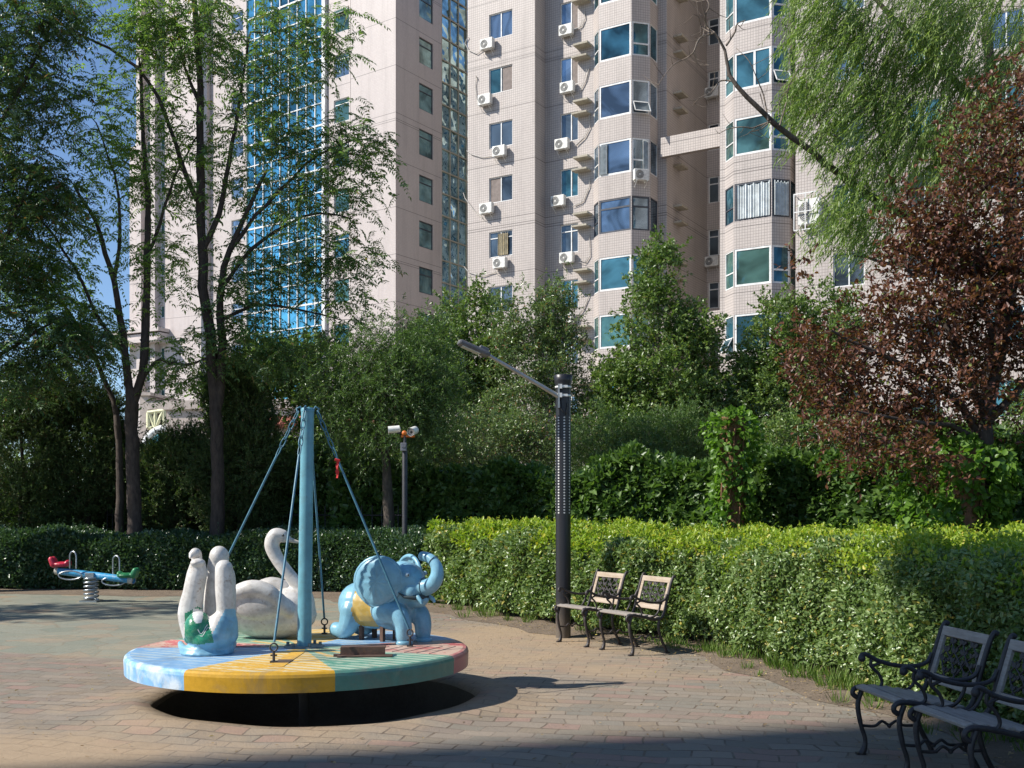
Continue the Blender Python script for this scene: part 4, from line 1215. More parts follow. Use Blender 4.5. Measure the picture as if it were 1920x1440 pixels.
# --- elephant
el_blue = paint('elephant_blue', (0.20, 0.42, 0.54), 0.30, (0.12, 0.2, 0.26), 0.3, 5, bmp=0.1, chips=None)
el_dark = paint('elephant_dark', (0.06, 0.14, 0.18), 0.5)
el_yel = paint('elephant_yellow', (0.42, 0.28, 0.06), 0.35, (0.4, 0.38, 0.25), 0.3, 6)
EO = Vector((-1.19, 9.62, DZ)); ea = math.atan2(-0.55, 0.835)
EX = Matrix.Translation(EO) @ Matrix.Rotation(ea, 4, 'Z')
# local: x forwards, y to its left, z up; the viewer sees its right side
ep = [('e', (-0.08, 0, 0.30), (0.36, 0.20, 0.205)), ('e', (-0.26, 0, 0.315), (0.20, 0.205, 0.205)), ('e', (0.14, 0, 0.29), (0.22, 0.195, 0.195)),
      ('c', [(0.18, 0, 0.36), (0.30, 0, 0.46)], [0.15, 0.14]),
      ('e', (0.29, 0, 0.545), (0.185, 0.165, 0.175)), ('e', (0.35, 0, 0.45), (0.14, 0.135, 0.095)),
      ('e', (0.25, 0, 0.62), (0.13, 0.12, 0.11)),
      ('e', (0.39, -0.085, 0.46), (0.08, 0.065, 0.075)), ('e', (0.39, 0.085, 0.46), (0.08, 0.065, 0.075)),
      # trunk raised and curled back
      ('c', [(0.38, 0, 0.54), (0.48, 0, 0.50), (0.58, 0, 0.525), (0.635, 0, 0.60), (0.63, 0, 0.69), (0.565, 0, 0.755), (0.48, 0, 0.775)], [0.095, 0.08, 0.07, 0.062, 0.053, 0.046, 0.046]),
      # lower lip
      ('c', [(0.34, 0, 0.375), (0.45, 0, 0.375), (0.50, 0, 0.39)], [0.07, 0.06, 0.04]),
      # forelegs: forward thigh, knee, shank to flat foot
      ('c', [(0.14, -0.13, 0.28), (0.30, -0.14, 0.255), (0.365, -0.14, 0.17), (0.37, -0.14, 0.06)], [0.12, 0.10, 0.082, 0.07]),
      ('c', [(0.14, 0.13, 0.28), (0.30, 0.14, 0.255), (0.365, 0.14, 0.17), (0.37, 0.14, 0.06)], [0.12, 0.10, 0.082, 0.07]),
      # hind legs folded back
      ('c', [(-0.24, -0.12, 0.26), (-0.27, -0.14, 0.14), (-0.33, -0.14, 0.08), (-0.42, -0.14, 0.085)], [0.12, 0.095, 0.075, 0.07]),
      ('c', [(-0.24, 0.12, 0.26), (-0.27, 0.14, 0.14), (-0.33, 0.14, 0.08), (-0.42, 0.14, 0.085)], [0.12, 0.095, 0.075, 0.07])]
inv = EX.inverted()
def epaint(c, n):
    l = inv @ c
    if -0.175 < l.x + 0.12 * (l.z - 0.3) < 0.035 and l.z > 0.13 and abs(l.y) > 0.0 and (l.z > 0.2 or abs(l.y) < 0.3): return 1
    return 0
ele = blob('elephant', ep, 0.0115, [el_blue, el_yel], mg, o0, 4, epaint, EX)
ele['label'] = 'pale blue elephant seat with raised trunk and a yellow band round its belly'
def loc(p): return EX @ Vector(p)
for s, nm_ in ((-1, 'ear'), (1, 'ear')):
    e = MB(); vs = []; fs = []; K = 28; NRg = 7
    # big round fan ear, pointed at the bottom, rim rolled
    cen = Vector((0.15, s * 0.215, 0.555))
    ax = Vector((-0.93, s * 0.36, 0)).normalized()    # ear spreads back and out
    upv = Vector((0.05, 0, 1)).normalized(); nrm = ax.cross(upv)
    for i in range(NRg + 1):
        f = i / NRg
        for k in range(K):
            th = 2 * math.pi * k / K
            r = 0.205 * (1 + 0.06 * math.cos(2 * th))
            u, v = math.cos(th), math.sin(th)
            if v < 0: u *= 1 - 0.35 * v * v; v *= 1.12
            w = -0.03 * math.cos(f * math.pi * 0.5) + (0.02 if i == NRg else 0) + 0.008 * math.sin(th * 11) * f * (1 - f) * 4
            vs.append(cen + ax * (u * r * f) + upv * (v * r * 1.08 * f) + nrm * (w * (1 if s < 0 else -1)))
    for i in range(NRg):
        for k in range(K): fs.append((i * K + k, i * K + (k + 1) % K, (i + 1) * K + (k + 1) % K, (i + 1) * K + k))
    n0 = len(vs)
    vs2 = [v - nrm * 0.03 * (1 if s < 0 else -1) for v in vs]
    e.add([loc(v) for v in vs], fs, smooth=True); e.add([loc(v) for v in vs2], [f[::-1] for f in fs], smooth=True)
    rimp = [loc((vs[NRg * K + k] + vs2[NRg * K + k]) / 2) for k in range(K)]
    e.tube(rimp, 0.019, 8, closed=True, cap=False)
    e.build(nm_, el_blue, ele)
    eh = MB(); hp = cen + ax * 0.0 + nrm * (-0.02 if s < 0 else 0.02)
    eh.ball(loc(cen + Vector((0.06, s * 0.012, 0.0))), 0.03, 12, sc=(0.9, 0.5, 0.8)); eh.build('ear_hole', el_dark, ele)
    eb = MB(); p = loc((0.405, s * 0.125, 0.615)); eb.ball(p, 0.022, 12); q = eb.build('eye', paint('eye_white', (0.35, 0.5, 0.6), 0.25), ele)
    pu = MB(); pu.ball(loc((0.422, s * 0.133, 0.612)), 0.009, 10); pu.build('pupil', M['blackiron'], ele)
mo = MB(); mo.tube([loc((0.33, -0.158, 0.455)), loc((0.39, -0.150, 0.42)), loc((0.46, -0.095, 0.412)), loc((0.52, 0.0, 0.42)), loc((0.46, 0.095, 0.412))], [0.004, 0.014, 0.022, 0.024, 0.014], 8)
mo.build('mouth', paint('mouth_dark', (0.025, 0.05, 0.06), 0.6), ele)
for s in (-1, 1): tk = MB(); tk.tube([loc((0.48, s * 0.075, 0.42)), loc((0.53, s * 0.09, 0.385)), loc((0.54, s * 0.09, 0.36))], [0.022, 0.018, 0.012], 8); tk.build('tusk', el_blue, ele)
for s in (-1, 1): ft = MB(); ft.tube([loc((0.37, s * 0.14, 0.018)), loc((0.42, s * 0.14, 0.02)), loc((0.44, s * 0.14, 0.02))], [0.012, 0.022, 0.014], 8); ft.lathe([(0.0, 0.035), (0.07, 0.035), (0.078, 0.012), (0.07, 0.0)], loc((0.38, s * 0.14, 0.0)), 18); ft.build('foot', el_blue, ele)
tr = MB()
for k, (p, r) in enumerate((((0.50, 0, 0.505), 0.080), ((0.60, 0, 0.508), 0.066), ((0.595, 0, 0.735), 0.051))):
    d_ = Vector((1, 0, 0.1)) if k < 2 else Vector((-0.8, 0, 0.6)); d_.normalize(); a = Vector((0, 1, 0)); b_ = a.cross(d_)
    if k != 1: tr.tube([loc(Vector(p) + (a * math.cos(j * math.pi / 8) + b_ * math.sin(j * math.pi / 8)) * r) for j in range(16)], 0.0035, 5, closed=True, cap=False)
tr.build('trunk_groove', paint('groove_dark', (0.03, 0.08, 0.11), 0.5), ele)
for x in (-0.16, 0.09):
    for y in (-0.09, 0.09): sp = MB(); sp.box(loc((x, y, 0.075)), (0.035, 0.035, 0.15), Matrix.Rotation(ea, 3, 'Z')); sp.build('support', rust, ele)

# ------------------------------------------------------------------ spring seesaw
ss = athing('spring_rocker', (-7.38, 18.5, 0), 'blue beam rocker on a coil spring, red seat one end and green seat the other', 'spring rocker')
SYc = 18.5
def sp_(px, py, dy=0): Y = SYc + dy; return Vector(((px - 960) / FPX * Y, Y, EYE + (HOR - py) / FPX * Y))
bmat = paint('beam_blue', (0.03, 0.30, 0.55), 0.35, (0.5, 0.55, 0.6), 0.5, 5, chips=(0.55, 0.6, 0.65))
b_ = MB(); A_ = sp_(106, 1070, 0.15); B_ = sp_(250, 1088, -0.15)
b_.tube([A_, B_], 0.062, 18, cap=False); b_.build('beam', bmat, ss)
be = MB(); dd = (B_ - A_).normalized(); be.tube([B_ - dd * 0.08, B_ + dd * 0.01], 0.067, 18, cap=False); be.tube([B_ - dd * 0.04, B_ - dd * 0.035], 0.058, 18)
capm = paint('cap', (0.55, 0.5, 0.42), 0.5, amount=0.3); be.build('end_cap', capm, ss); be = MB(); be.tube([A_ - dd * 0.01, A_ + dd * 0.05], 0.067, 18)
be.build('end_cap', capm, ss)
steel = paint('galvanised_steel', (0.40, 0.43, 0.45), 0.3, amount=0.2, metal=0.8)
cs = MB(); pts = []; base = sp_(171, 1125)
for k in range(120):
    u = k / 119; th = u * 2 * math.pi * 6; r = 0.115
    pts.append(Vector((base.x + r * math.cos(th), base.y + r * math.sin(th), 0.03 + u * 0.40)))
cs.tube(pts, 0.018, 8); cs.build('spring', steel, ss)
cs = MB(); cs.box((base.x, base.y, 0.46), (0.16, 0.18, 0.10), bev=0.01); cs.build('bracket', steel, ss); cs = MB(); cs.box((base.x, base.y, 0.015), (0.3, 0.3, 0.03)); cs.build('base_plate', steel, ss)
for (px, py, nm_, colr) in ((113, 1058, 'seat', (0.50, 0.02, 0.05)), (240, 1079, 'seat', (0.03, 0.22, 0.08))):
    c = sp_(px, py, 0.12 if px < 200 else -0.12); s = 1 if px < 200 else -1
    Ms = paint('seat_red' if px < 200 else 'seat_green', colr, 0.3, amount=0.1)
    pr_ = [('e', tuple(c + Vector((0.03 * s, 0, 0.0))), (0.17, 0.13, 0.05)), ('c', [tuple(c + Vector((-0.10 * s, -0.05, 0.0))), tuple(c + Vector((-0.14 * s, -0.05, 0.09)))], [0.06, 0.05]), ('c', [tuple(c + Vector((-0.10 * s, 0.05, 0.0))), tuple(c + Vector((-0.14 * s, 0.05, 0.09)))], [0.06, 0.05]),
           ('e', tuple(c + Vector((0.14 * s, 0, 0.03))), (0.05, 0.1, 0.05))]
    q = blob(nm_, pr_, 0.014, Ms, ss, tuple(ss.location), 3); q['label'] = ('red' if px < 200 else 'green') + ' moulded seat'
for (px, lo, hi_) in ((137, 1066, 1036), (218, 1076, 1044)):
    h = MB(); a = sp_(px, lo); r = 0.085; z1 = sp_(px, hi_ + 7).z
    pts = [Vector((a.x, a.y - r, a.z)), Vector((a.x, a.y - r, z1))] + [Vector((a.x + 0.0, a.y - r * math.cos(k * math.pi / 6), z1 + r * math.sin(k * math.pi / 6))) for k in range(1, 6)] + [Vector((a.x, a.y + r, z1)), Vector((a.x, a.y + r, a.z))]
    Rr = Matrix.Rotation(math.radians(60), 3, 'Z'); pts = [a + Rr @ (p - a) for p in pts]
    h.tube(pts, 0.014, 8); h.build('handle', steel, ss)
for (px, py) in ((136, 1075), (217, 1086)):
    h = MB(); a = sp_(px, py); pts = []
    for k in range(16):
        th = 2 * math.pi * k / 16; pts.append(a + Vector((0.20 * math.cos(th) * (1 if abs(math.cos(th)) < 0.8 else 1.02), -0.12 * 0, -0.03 + 0.075 * math.sin(th))) + Vector((0, -0.10, 0)))
    h.tube(pts, 0.013, 8, closed=True, cap=False); h.build('foot_rest', steel, ss)

# ------------------------------------------------------------------ lamp post
lp = Vector((0.645, 13.3, 0))
lamp = athing('street_lamp', tuple(lp), 'thick black lamp post with white dots and slanting grey arm, beside the sunlit chairs', 'street lamp')
p = MB(); p.lathe([(0.095, 0), (0.095, 3.05), (0.096, 3.16), (0.112, 3.22), (0.122, 3.30), (0.11, 3.305), (0.0, 3.28)], lp, 28)
lpm, t, b = nt('lamp_black'); co = obj_co(t); n1 = noise(t, 3, 5, 0.6, co)
base = mix(t, ramp(t, n1, [(0.62, 0), (0.72, 1)]), (0.018, 0.018, 0.022), (0.05, 0.05, 0.055)); 
sepz = t.nodes.new('ShaderNodeSeparateXYZ'); t.links.new(co, sepz.inputs[0])
dust = ramp(t, math_(t, 'ADD', sepz.outputs[2], math_(t, 'MULTIPLY', n1, 0.4)), [(0.25, 0.8), (0.65, 0)])
t.links.new(mix(t, dust, base, (0.16, 0.13, 0.10)), b.inputs['Base Color']); b.inputs['Roughness'].default_value = 0.38
p.build('pole', lpm, lamp)
d_ = MB(); toc = math.atan2(-lp.y, -lp.x)
for c in range(-3, 5):
    for r in range(34):
        a = toc + math.radians(45) * (c + 0.18); z = 1.57 + r * 0.0362
        n_ = Vector((math.cos(a), math.sin(a), 0)); tt = Vector((-n_.y, n_.x, 0)); cc = lp + n_ * 0.0965 + Vector((0, 0, z))
        d_.add([cc + tt * 0.0125 * math.cos(k * math.pi / 4) + Vector((0, 0, 0.0105 * math.sin(k * math.pi / 4))) for k in range(8)], [tuple(range(8))])
d_.build('perforation', paint('dot_white', (0.62, 0.62, 0.60), 0.5, amount=0.05), lamp)
a0 = Vector((0.575, 13.2, 3.03)); a1 = Vector((-0.29, 12.98, 3.51)); a2 = Vector((-0.61, 12.9, 3.64))
ar = MB(); ar.tube([a0, a0.lerp(a1, 0.5), a1], [0.030, 0.025, 0.021], 14); ar.box(a0 + Vector((0.01, 0.02, 0)), (0.02, 0.10, 0.30)); 
arm = ar.build('arm', paint('arm_grey', (0.40, 0.40, 0.39), 0.35, amount=0.2, metal=0.6), lamp)
hd = MB(); dv = (a2 - a1).normalized(); sd_ = dv.cross(Vector((0, 0, 1))).normalized(); ud = sd_.cross(dv).normalized()
Mh = Matrix((dv, sd_, ud)).transposed()
hd.box((a1 + a2) / 2 + dv * 0.02, (0.42, 0.17, 0.07), Mh, bev=0.03); hd.box(a1 + dv * 0.08 + ud * 0.05, (0.12, 0.10, 0.04), Mh, bev=0.01)
ho = hd.build('lamp_head', paint('head_grey', (0.13, 0.13, 0.14), 0.4, amount=0.2), lamp)
gl = MB(); gl.box((a1 + a2) / 2 + dv * 0.05 - ud * 0.034, (0.24, 0.13, 0.012), Mh, bev=0.004); gl.build('diffuser', paint('lens', (0.6, 0.6, 0.55), 0.2, amount=0.05), ho)
for z in (3.17, 3.06):
    c = MB(); c.lathe([(0.101, -0.012), (0.104, -0.012), (0.104, 0.012), (0.101, 0.012)], lp + Vector((0, 0, z - 0.02)), 24)
    c.box(lp + Vector((0.0, -0.112, z - 0.02)), (0.10, 0.02, 0.03)); c.box(lp + Vector((-0.035, -0.12, z - 0.02)), (0.03, 0.02, 0.055)); c.build('clamp', M['white_frame'], lamp)
cw = MB(); cw.tube([lp + Vector((-0.06, -0.10, 3.0)), lp + Vector((-0.03, -0.12, 2.86)), lp + Vector((0.03, -0.11, 2.80)), lp + Vector((0.05, -0.088, 2.95))], 0.008, 6); cw.build('cable', M['blackiron'], lamp)
# second lamp far behind the ivy
l2 = athing('street_lamp', (5.6, 42, 0), 'small dark lamp arm poking out of the ivy far behind the black lamp post', 'street lamp')
q = MB(); k1 = W(1185, 873, 42); k0 = W(1152, 843, 42); q.tube([Vector((k1.x, 42, 0)), k1, k0 + (k1 - k0) * 0.3], 0.06, 8); q.build('pole', M['blackiron'], l2)
q = MB(); q.tube([k0 + (k1 - k0) * 0.35, k0], [0.10, 0.07], 8); q.build('lamp_head', M['blackiron'], l2)

# ------------------------------------------------------------------ camera mast
cmY = 19.2; cmx = (759 - 960) / FPX * cmY
mast = athing('camera_mast', (cmx, cmY, 0), 'black mast with two white security cameras and an orange ball behind the hedge', 'camera mast')
def cp_(px, py, dy=0): Y = cmY + dy; return Vector(((px - 960) / FPX * Y, Y, EYE + (HOR - py) / FPX * Y))
q = MB(); q.lathe([(0.05, 0), (0.05, cp_(0, 845).z), (0.03, cp_(0, 840).z), (0.028, cp_(0, 812).z)], (cmx, cmY, 0), 14); q.tube([cp_(745, 812), cp_(774, 812)], 0.02, 8); q.build('pole', M['blackiron'], mast)
def camera_box(c, yaw, pitch, r=0.058, L=0.18):
    Rm = Matrix.Rotation(yaw, 3, 'Z') @ Matrix.Rotation(pitch, 3, 'Y')
    m = MB(); ax = Matrix.Rotation(math.radians(90), 3, 'Y')
    m.lathe([(0.0, -L * 0.55), (r * 0.9, -L * 0.5), (r, -L * 0.4), (r, L * 0.45), (r * 0.86, L * 0.5)], c, 20, 0, Rm @ ax)
    m.lathe([(r * 1.12, -L * 0.45), (r * 1.14, L * 0.7)], c + Rm @ Vector((0, 0, 0.01)), 20, 0, Rm @ ax)
    o = m.build('security_camera', M['ac_white'], mast)
    g = MB(); g.lathe([(0.0, L * 0.47), (r * 0.84, L * 0.47)], c, 20, 0, Rm @ ax); g.build('faceplate', paint('camera_face', (0.45, 0.42, 0.42), 0.3), o)
    g = MB(); g.lathe([(0.0, L * 0.49), (r * 0.36, L * 0.49)], c, 16, 0, Rm @ ax); g.build('lens', M['blackiron'], o)
camera_box(cp_(741, 806), math.radians(188), math.radians(6)); camera_box(cp_(775, 809, -0.05), math.radians(-108), math.radians(14), 0.066)
q = MB(); q.ball(cp_(758, 812, -0.02), 0.047, 16); q.tube([cp_(752, 818), cp_(778, 818)], 0.025, 8); q.build('warning_lamp', paint('orange_plastic', (0.62, 0.16, 0.02), 0.3, (0.2, 0.05, 0.02), 0.4), mast)
q = MB(); q.box(cp_(757, 838, -0.06), (0.11, 0.07, 0.15), bev=0.01); q.box(cp_(757, 836, -0.1), (0.07, 0.01, 0.05)); q.build('junction_box', paint('grey_box', (0.16, 0.17, 0.20), 0.5), mast)

# ------------------------------------------------------------------ garden chairs
wood = paint('weathered_wood', (0.36, 0.29, 0.22), 0.6, (0.15, 0.12, 0.10), 0.4, 5)
def woodmat(name, c1, c2):
    m, t, b = nt(name); co = obj_co(t); mp = t.nodes.new('ShaderNodeMapping'); mp.inputs['Scale'].default_value = (14, 2, 14); t.links.new(co, mp.inputs[0])
    n1 = noise(t, 2.5, 7, 0.7, mp.outputs[0], 0.4)
    t.links.new(mix(t, ramp(t, n1, [(0.3, 0), (0.7, 1)]), c1, c2), b.inputs['Base Color']); b.inputs['Roughness'].default_value = 0.5; bump(t, b, n1, 0.3, 0.004); return m
wseat = woodmat('seat_slats', (0.19, 0.165, 0.145), (0.42, 0.37, 0.32)); wback = woodmat('back_frame_wood', (0.30, 0.22, 0.14), (0.50, 0.42, 0.34)); wgrey = woodmat('back_frame_grey', (0.23, 0.19, 0.16), (0.42, 0.37, 0.32))
ironm = paint('cast_iron', (0.032, 0.026, 0.026), 0.48, (0.12, 0.08, 0.06), 0.35, 16)
def cr(pts, n=6):
    pts = [Vector(p) for p in pts]; P = [pts[0]] + pts + [pts[-1]]; out = []
    for i in range(1, len(P) - 2):
        a, b_, c, d = P[i - 1:i + 3]
        for k in range(n):
            u = k / n; out.append(0.5 * ((2 * b_) + (c - a) * u + (2 * a - 5 * b_ + 4 * c - d) * u * u + (-a + 3 * b_ - 3 * c + d) * u ** 3))
    return out + [pts[-1]]
def make_chair():
    r = thing('garden_chair', (0, 0, 0), None, 'garden chair')
    Wd = 0.29
    for s in (-1, 1):
        y = s * Wd
        f = MB()
        rail = cr([(0.27, y, 0.375), (0.30, y, 0.40), (0.285, y, 0.435), (0.22, y, 0.445), (0.08, y, 0.42), (-0.08, y, 0.385), (-0.17, y, 0.40), (-0.215, y, 0.48), (-0.25, y, 0.62), (-0.30, y, 0.78), (-0.335, y, 0.855), (-0.36, y, 0.85)])
        f.tube(rail, 0.0165, 8)
        f.build('side_rail', ironm, r)
        l = MB(); l.tube(cr([(0.235, y, 0.43), (0.265, y, 0.33), (0.245, y, 0.20), (0.215, y, 0.10), (0.225, y, 0.03), (0.25, y, 0.0)]), [0.017] * 12 + [0.015] * 8 + [0.017, 0.018, 0.019, 0.02, 0.022, 0.022, 0.022, 0.022, 0.022, 0.022, 0.022][:11], 8)
        l.box((0.245, y, 0.008), (0.06, 0.035, 0.016)); l.build('leg', ironm, r)
        l = MB(); l.tube(cr([(-0.14, y, 0.40), (-0.13, y, 0.28), (-0.165, y, 0.16), (-0.22, y, 0.06), (-0.25, y, 0.0)]), 0.017, 8); l.box((-0.245, y, 0.008), (0.06, 0.035, 0.016)); l.build('leg', ironm, r)
        a = MB(); a.tube(cr([(-0.245, y, 0.66), (-0.21, y, 0.60), (-0.13, y, 0.575), (0.0, y, 0.58), (0.13, y, 0.615), (0.205, y, 0.655), (0.24, y, 0.652), (0.248, y, 0.625)]), 0.0145, 8)
        a.ball((0.238, y, 0.632), 0.026, 12, sc=(1, 0.8, 1))
        a.tube(cr([(0.17, y, 0.635), (0.175, y, 0.58), (0.125, y, 0.53), (0.10, y, 0.47), (0.125, y, 0.425)]), 0.011, 7); a.tube(cr([(0.10, y, 0.605), (0.16, y, 0.58), (0.175, y, 0.57)]), 0.010, 6)
        a.tube(cr([(-0.02, y, 0.41), (-0.09, y, 0.43), (-0.14, y, 0.50), (-0.155, y, 0.575)]), 0.011, 6)
        a.build('armrest', ironm, r)
        st_ = MB(); st_.tube(cr([(0.235, y, 0.19), (0.15, y, 0.185), (0.10, y, 0.215), (0.05, y, 0.19), (0.0, y, 0.215), (-0.05, y, 0.185), (-0.155, y, 0.185)]), 0.010, 6)
        st_.ball((0.05, y, 0.185), 0.016, 8); st_.build('stretcher', ironm, r)
    for k in range(6):
        u = k / 5.0; x = 0.262 - 0.079 * k
        z = 0.452 + [0.0, 0.0, -0.010, -0.024, -0.040, -0.05][k]
        m = MB(); m.box((x, 0, z), (0.054, 2 * Wd - 0.036, 0.020), Matrix.Rotation(math.radians([14, 2, 6, 8, 10, 4][k]), 3, 'Y'), bev=0.004); m.build('seat_slat', wseat, r)
    # back: wooden frame leaning along the uprights
    p0 = Vector((-0.215, 0, 0.48)); p1 = Vector((-0.325, 0, 0.835)); bd = (p1 - p0).normalized(); L = (p1 - p0).length
    Mb = Matrix((bd.cross(Vector((0, 1, 0))), Vector((0, 1, 0)), bd)).transposed()
    def bp(u, y, o=0): return p0 + bd * (L * u) + Vector((0, y, 0)) + Mb @ Vector((o, 0, 0))
    wf = MB(); ww = 0.045
    wf.box(bp(0.93, 0), (0.022, 2 * Wd - 0.034, 0.062), Mb, bev=0.003); wf.box(bp(0.07, 0), (0.022, 2 * Wd - 0.034, 0.062), Mb, bev=0.003)
    for s in (-1, 1): wf.box(bp(0.5, s * (Wd - 0.017 - ww / 2)), (0.021, ww, L * 0.86 - 0.0625), Mb, bev=0.003)
    wf.build('backrest', wback, r)
    # cast panel: crossing stems with leaves
    pn_ = MB(); rnd = random.Random(3); hw = Wd - 0.017 - ww; u0, u1 = 0.155, 0.845
    for s in (-1, 1): pn_.tube([bp(u0 if s < 0 else u1, -hw), bp(u0 if s < 0 else u1, hw)], 0.006, 5)
    stems = []
    for s in (-1, 1):
        for k in range(-2, 3):
            pts = []
            for j in range(9):
                v = j / 8; yy = k * 0.115 + s * (v - 0.5) * 0.30 + 0.018 * math.sin(v * 7 + k)
                if abs(yy) > hw: continue
                pts.append(bp(u0 + (u1 - u0) * v, yy, 0.003 * s))
            if len(pts) > 2: pn_.tube(pts, 0.0058, 5); stems.append(pts)
    for pts in stems:
        for j in range(1, len(pts), 2):
            c = pts[j]
            for sd2 in (-1, 1):
                ang = sd2 * rnd.uniform(0.4, 1.1) + rnd.uniform(-0.3, 0.3); ln = rnd.uniform(0.034, 0.048); wd = ln * 0.30
                dr = bd * math.cos(ang) + Vector((0, 1, 0)) * math.sin(ang); sdv = bd * -math.sin(ang) + Vector((0, 1, 0)) * math.cos(ang); n_ = Mb @ Vector((1, 0, 0))
                base = [c, c + dr * ln * 0.35 + sdv * wd, c + dr * ln * 0.7 + sdv * wd * 0.8, c + dr * ln, c + dr * ln * 0.7 - sdv * wd * 0.8, c + dr * ln * 0.35 - sdv * wd]
                if any(abs(q.y) > hw + 0.003 for q in base): continue
                f_ = [q + n_ * 0.004 for q in base]; g_ = [q - n_ * 0.004 for q in base]
                mid = c + dr * ln * 0.5 + n_ * 0.009
                pn_.add(f_ + g_ + [mid], [(i, (i + 1) % 6, 12) for i in range(6)] + [(6, 11, 10, 9, 8, 7)] + [(i, i + 6, (i + 1) % 6 + 6, (i + 1) % 6) for i in range(6)])
    pn_.build('leaf_panel', ironm, r)
    return r
CH = make_chair()
def put_chair(o, x, y, yaw, label, group):
    o.location = (x, y, 0); o.rotation_euler = (0, 0, yaw); o['label'] = label; o['group'] = group
yA = math.atan2(-0.50, -0.866)
put_chair(CH, 0.93, 12.72, yA + 0.02, 'sunlit garden chair right beside the black lamp post', 'pair of sunlit chairs by the lamp post')
c_ = copy_tree(CH); put_chair(c_, 1.385, 11.98, yA - 0.03, 'sunlit garden chair on the side away from the lamp post, honey coloured back', 'pair of sunlit chairs by the lamp post')
def greyback(o):
    for ch in o.children:
        if ch.name.startswith('backrest'):
            ch.data = ch.data.copy(); ch.data.materials[0] = wgrey
c_ = copy_tree(CH); put_chair(c_, 2.56, 6.66, math.radians(186), 'shaded garden chair with grey slats, wholly inside the picture', 'pair of shaded chairs at the near right'); greyback(c_)
c_ = copy_tree(CH); put_chair(c_, 2.66, 5.92, math.radians(187), 'shaded garden chair cut off by the right edge, closest to the viewer', 'pair of shaded chairs at the near right'); greyback(c_)
# ------------------------------------------------------------------ vegetation
def np_mesh(name, V, tris, attr, mat, parent=None, origin=(0, 0, 0), smooth=False):
    me = bpy.data.meshes.new(name); V = np.asarray(V, np.float32) - np.array(origin, np.float32)
    tris = np.asarray(tris, np.int32)
    me.vertices.add(len(V)); me.vertices.foreach_set('co', V.ravel())
    k = tris.shape[1]
    me.loops.add(tris.size); me.loops.foreach_set('vertex_index', tris.ravel())
    me.polygons.add(len(tris)); me.polygons.foreach_set('loop_start', np.arange(0, tris.size, k, dtype=np.int32))
    me.update(calc_edges=True)
    if attr is not None:
        a = me.attributes.new('var', 'FLOAT', 'POINT'); a.data.foreach_set('value', np.asarray(attr, np.float32))
    me.materials.append(mat)
    if smooth: me.polygons.foreach_set('use_smooth', [True] * len(me.polygons))
    o = link(bpy.data.objects.new(name, me))
    if parent is not None: o.parent = parent
    return o
def nrm(a): return a / np.maximum(np.linalg.norm(a, axis=1, keepdims=True), 1e-9)
def leaves_arrays(pos, dr, up, L, Wd, rng, fold=0.18, shape=4):
    """pos (N,3) leaf bases, dr tip directions, up approximate leaf normals"""
    n = len(pos); dr = nrm(dr); side = nrm(np.cross(dr, up)); up = np.cross(side, dr)
    L = np.broadcast_to(L, (n,))[:, None]; Wd = np.broadcast_to(Wd, (n,))[:, None]
    var = rng.random(n)
    if shape == 4:
        V = np.stack([pos, pos + dr * L * 0.45 - side * Wd / 2 + up * Wd * fold, pos + dr * L - up * L * 0.06, pos + dr * L * 0.45 + side * Wd / 2 + up * Wd * fold], 1).reshape(-1, 3)
        b = np.arange(n)[:, None] * 4
        tri = np.concatenate([b + np.array([0, 2, 1]), b + np.array([0, 3, 2])], 0)
        return V, tri, np.repeat(var, 4)
    # six-point leaf: rounder outline
    V = np.stack([pos, pos + dr * L * 0.28 - side * Wd * 0.46 + up * Wd * fold, pos + dr * L * 0.66 - side * Wd * 0.38 + up * Wd * fold, pos + dr * L - up * L * 0.08,
                  pos + dr * L * 0.66 + side * Wd * 0.38 + up * Wd * fold, pos + dr * L * 0.28 + side * Wd * 0.46 + up * Wd * fold], 1).reshape(-1, 3)
    b = np.arange(n)[:, None] * 6
    tri = np.concatenate([b + np.array(t) for t in ((0, 3, 2), (0, 2, 1), (0, 4, 3), (0, 5, 4))], 0)
    return V, tri, np.repeat(var, 6)
def join_arr(parts):
    Vs, Ts, As = [], [], []; off = 0
    for V, T_, A in parts:
        Vs.append(V); Ts.append(T_ + off); As.append(A); off += len(V)
    return np.concatenate(Vs), np.concatenate(Ts), np.concatenate(As)
def rand_dir(rng, n):
    return nrm(rng.normal(size=(n, 3)))

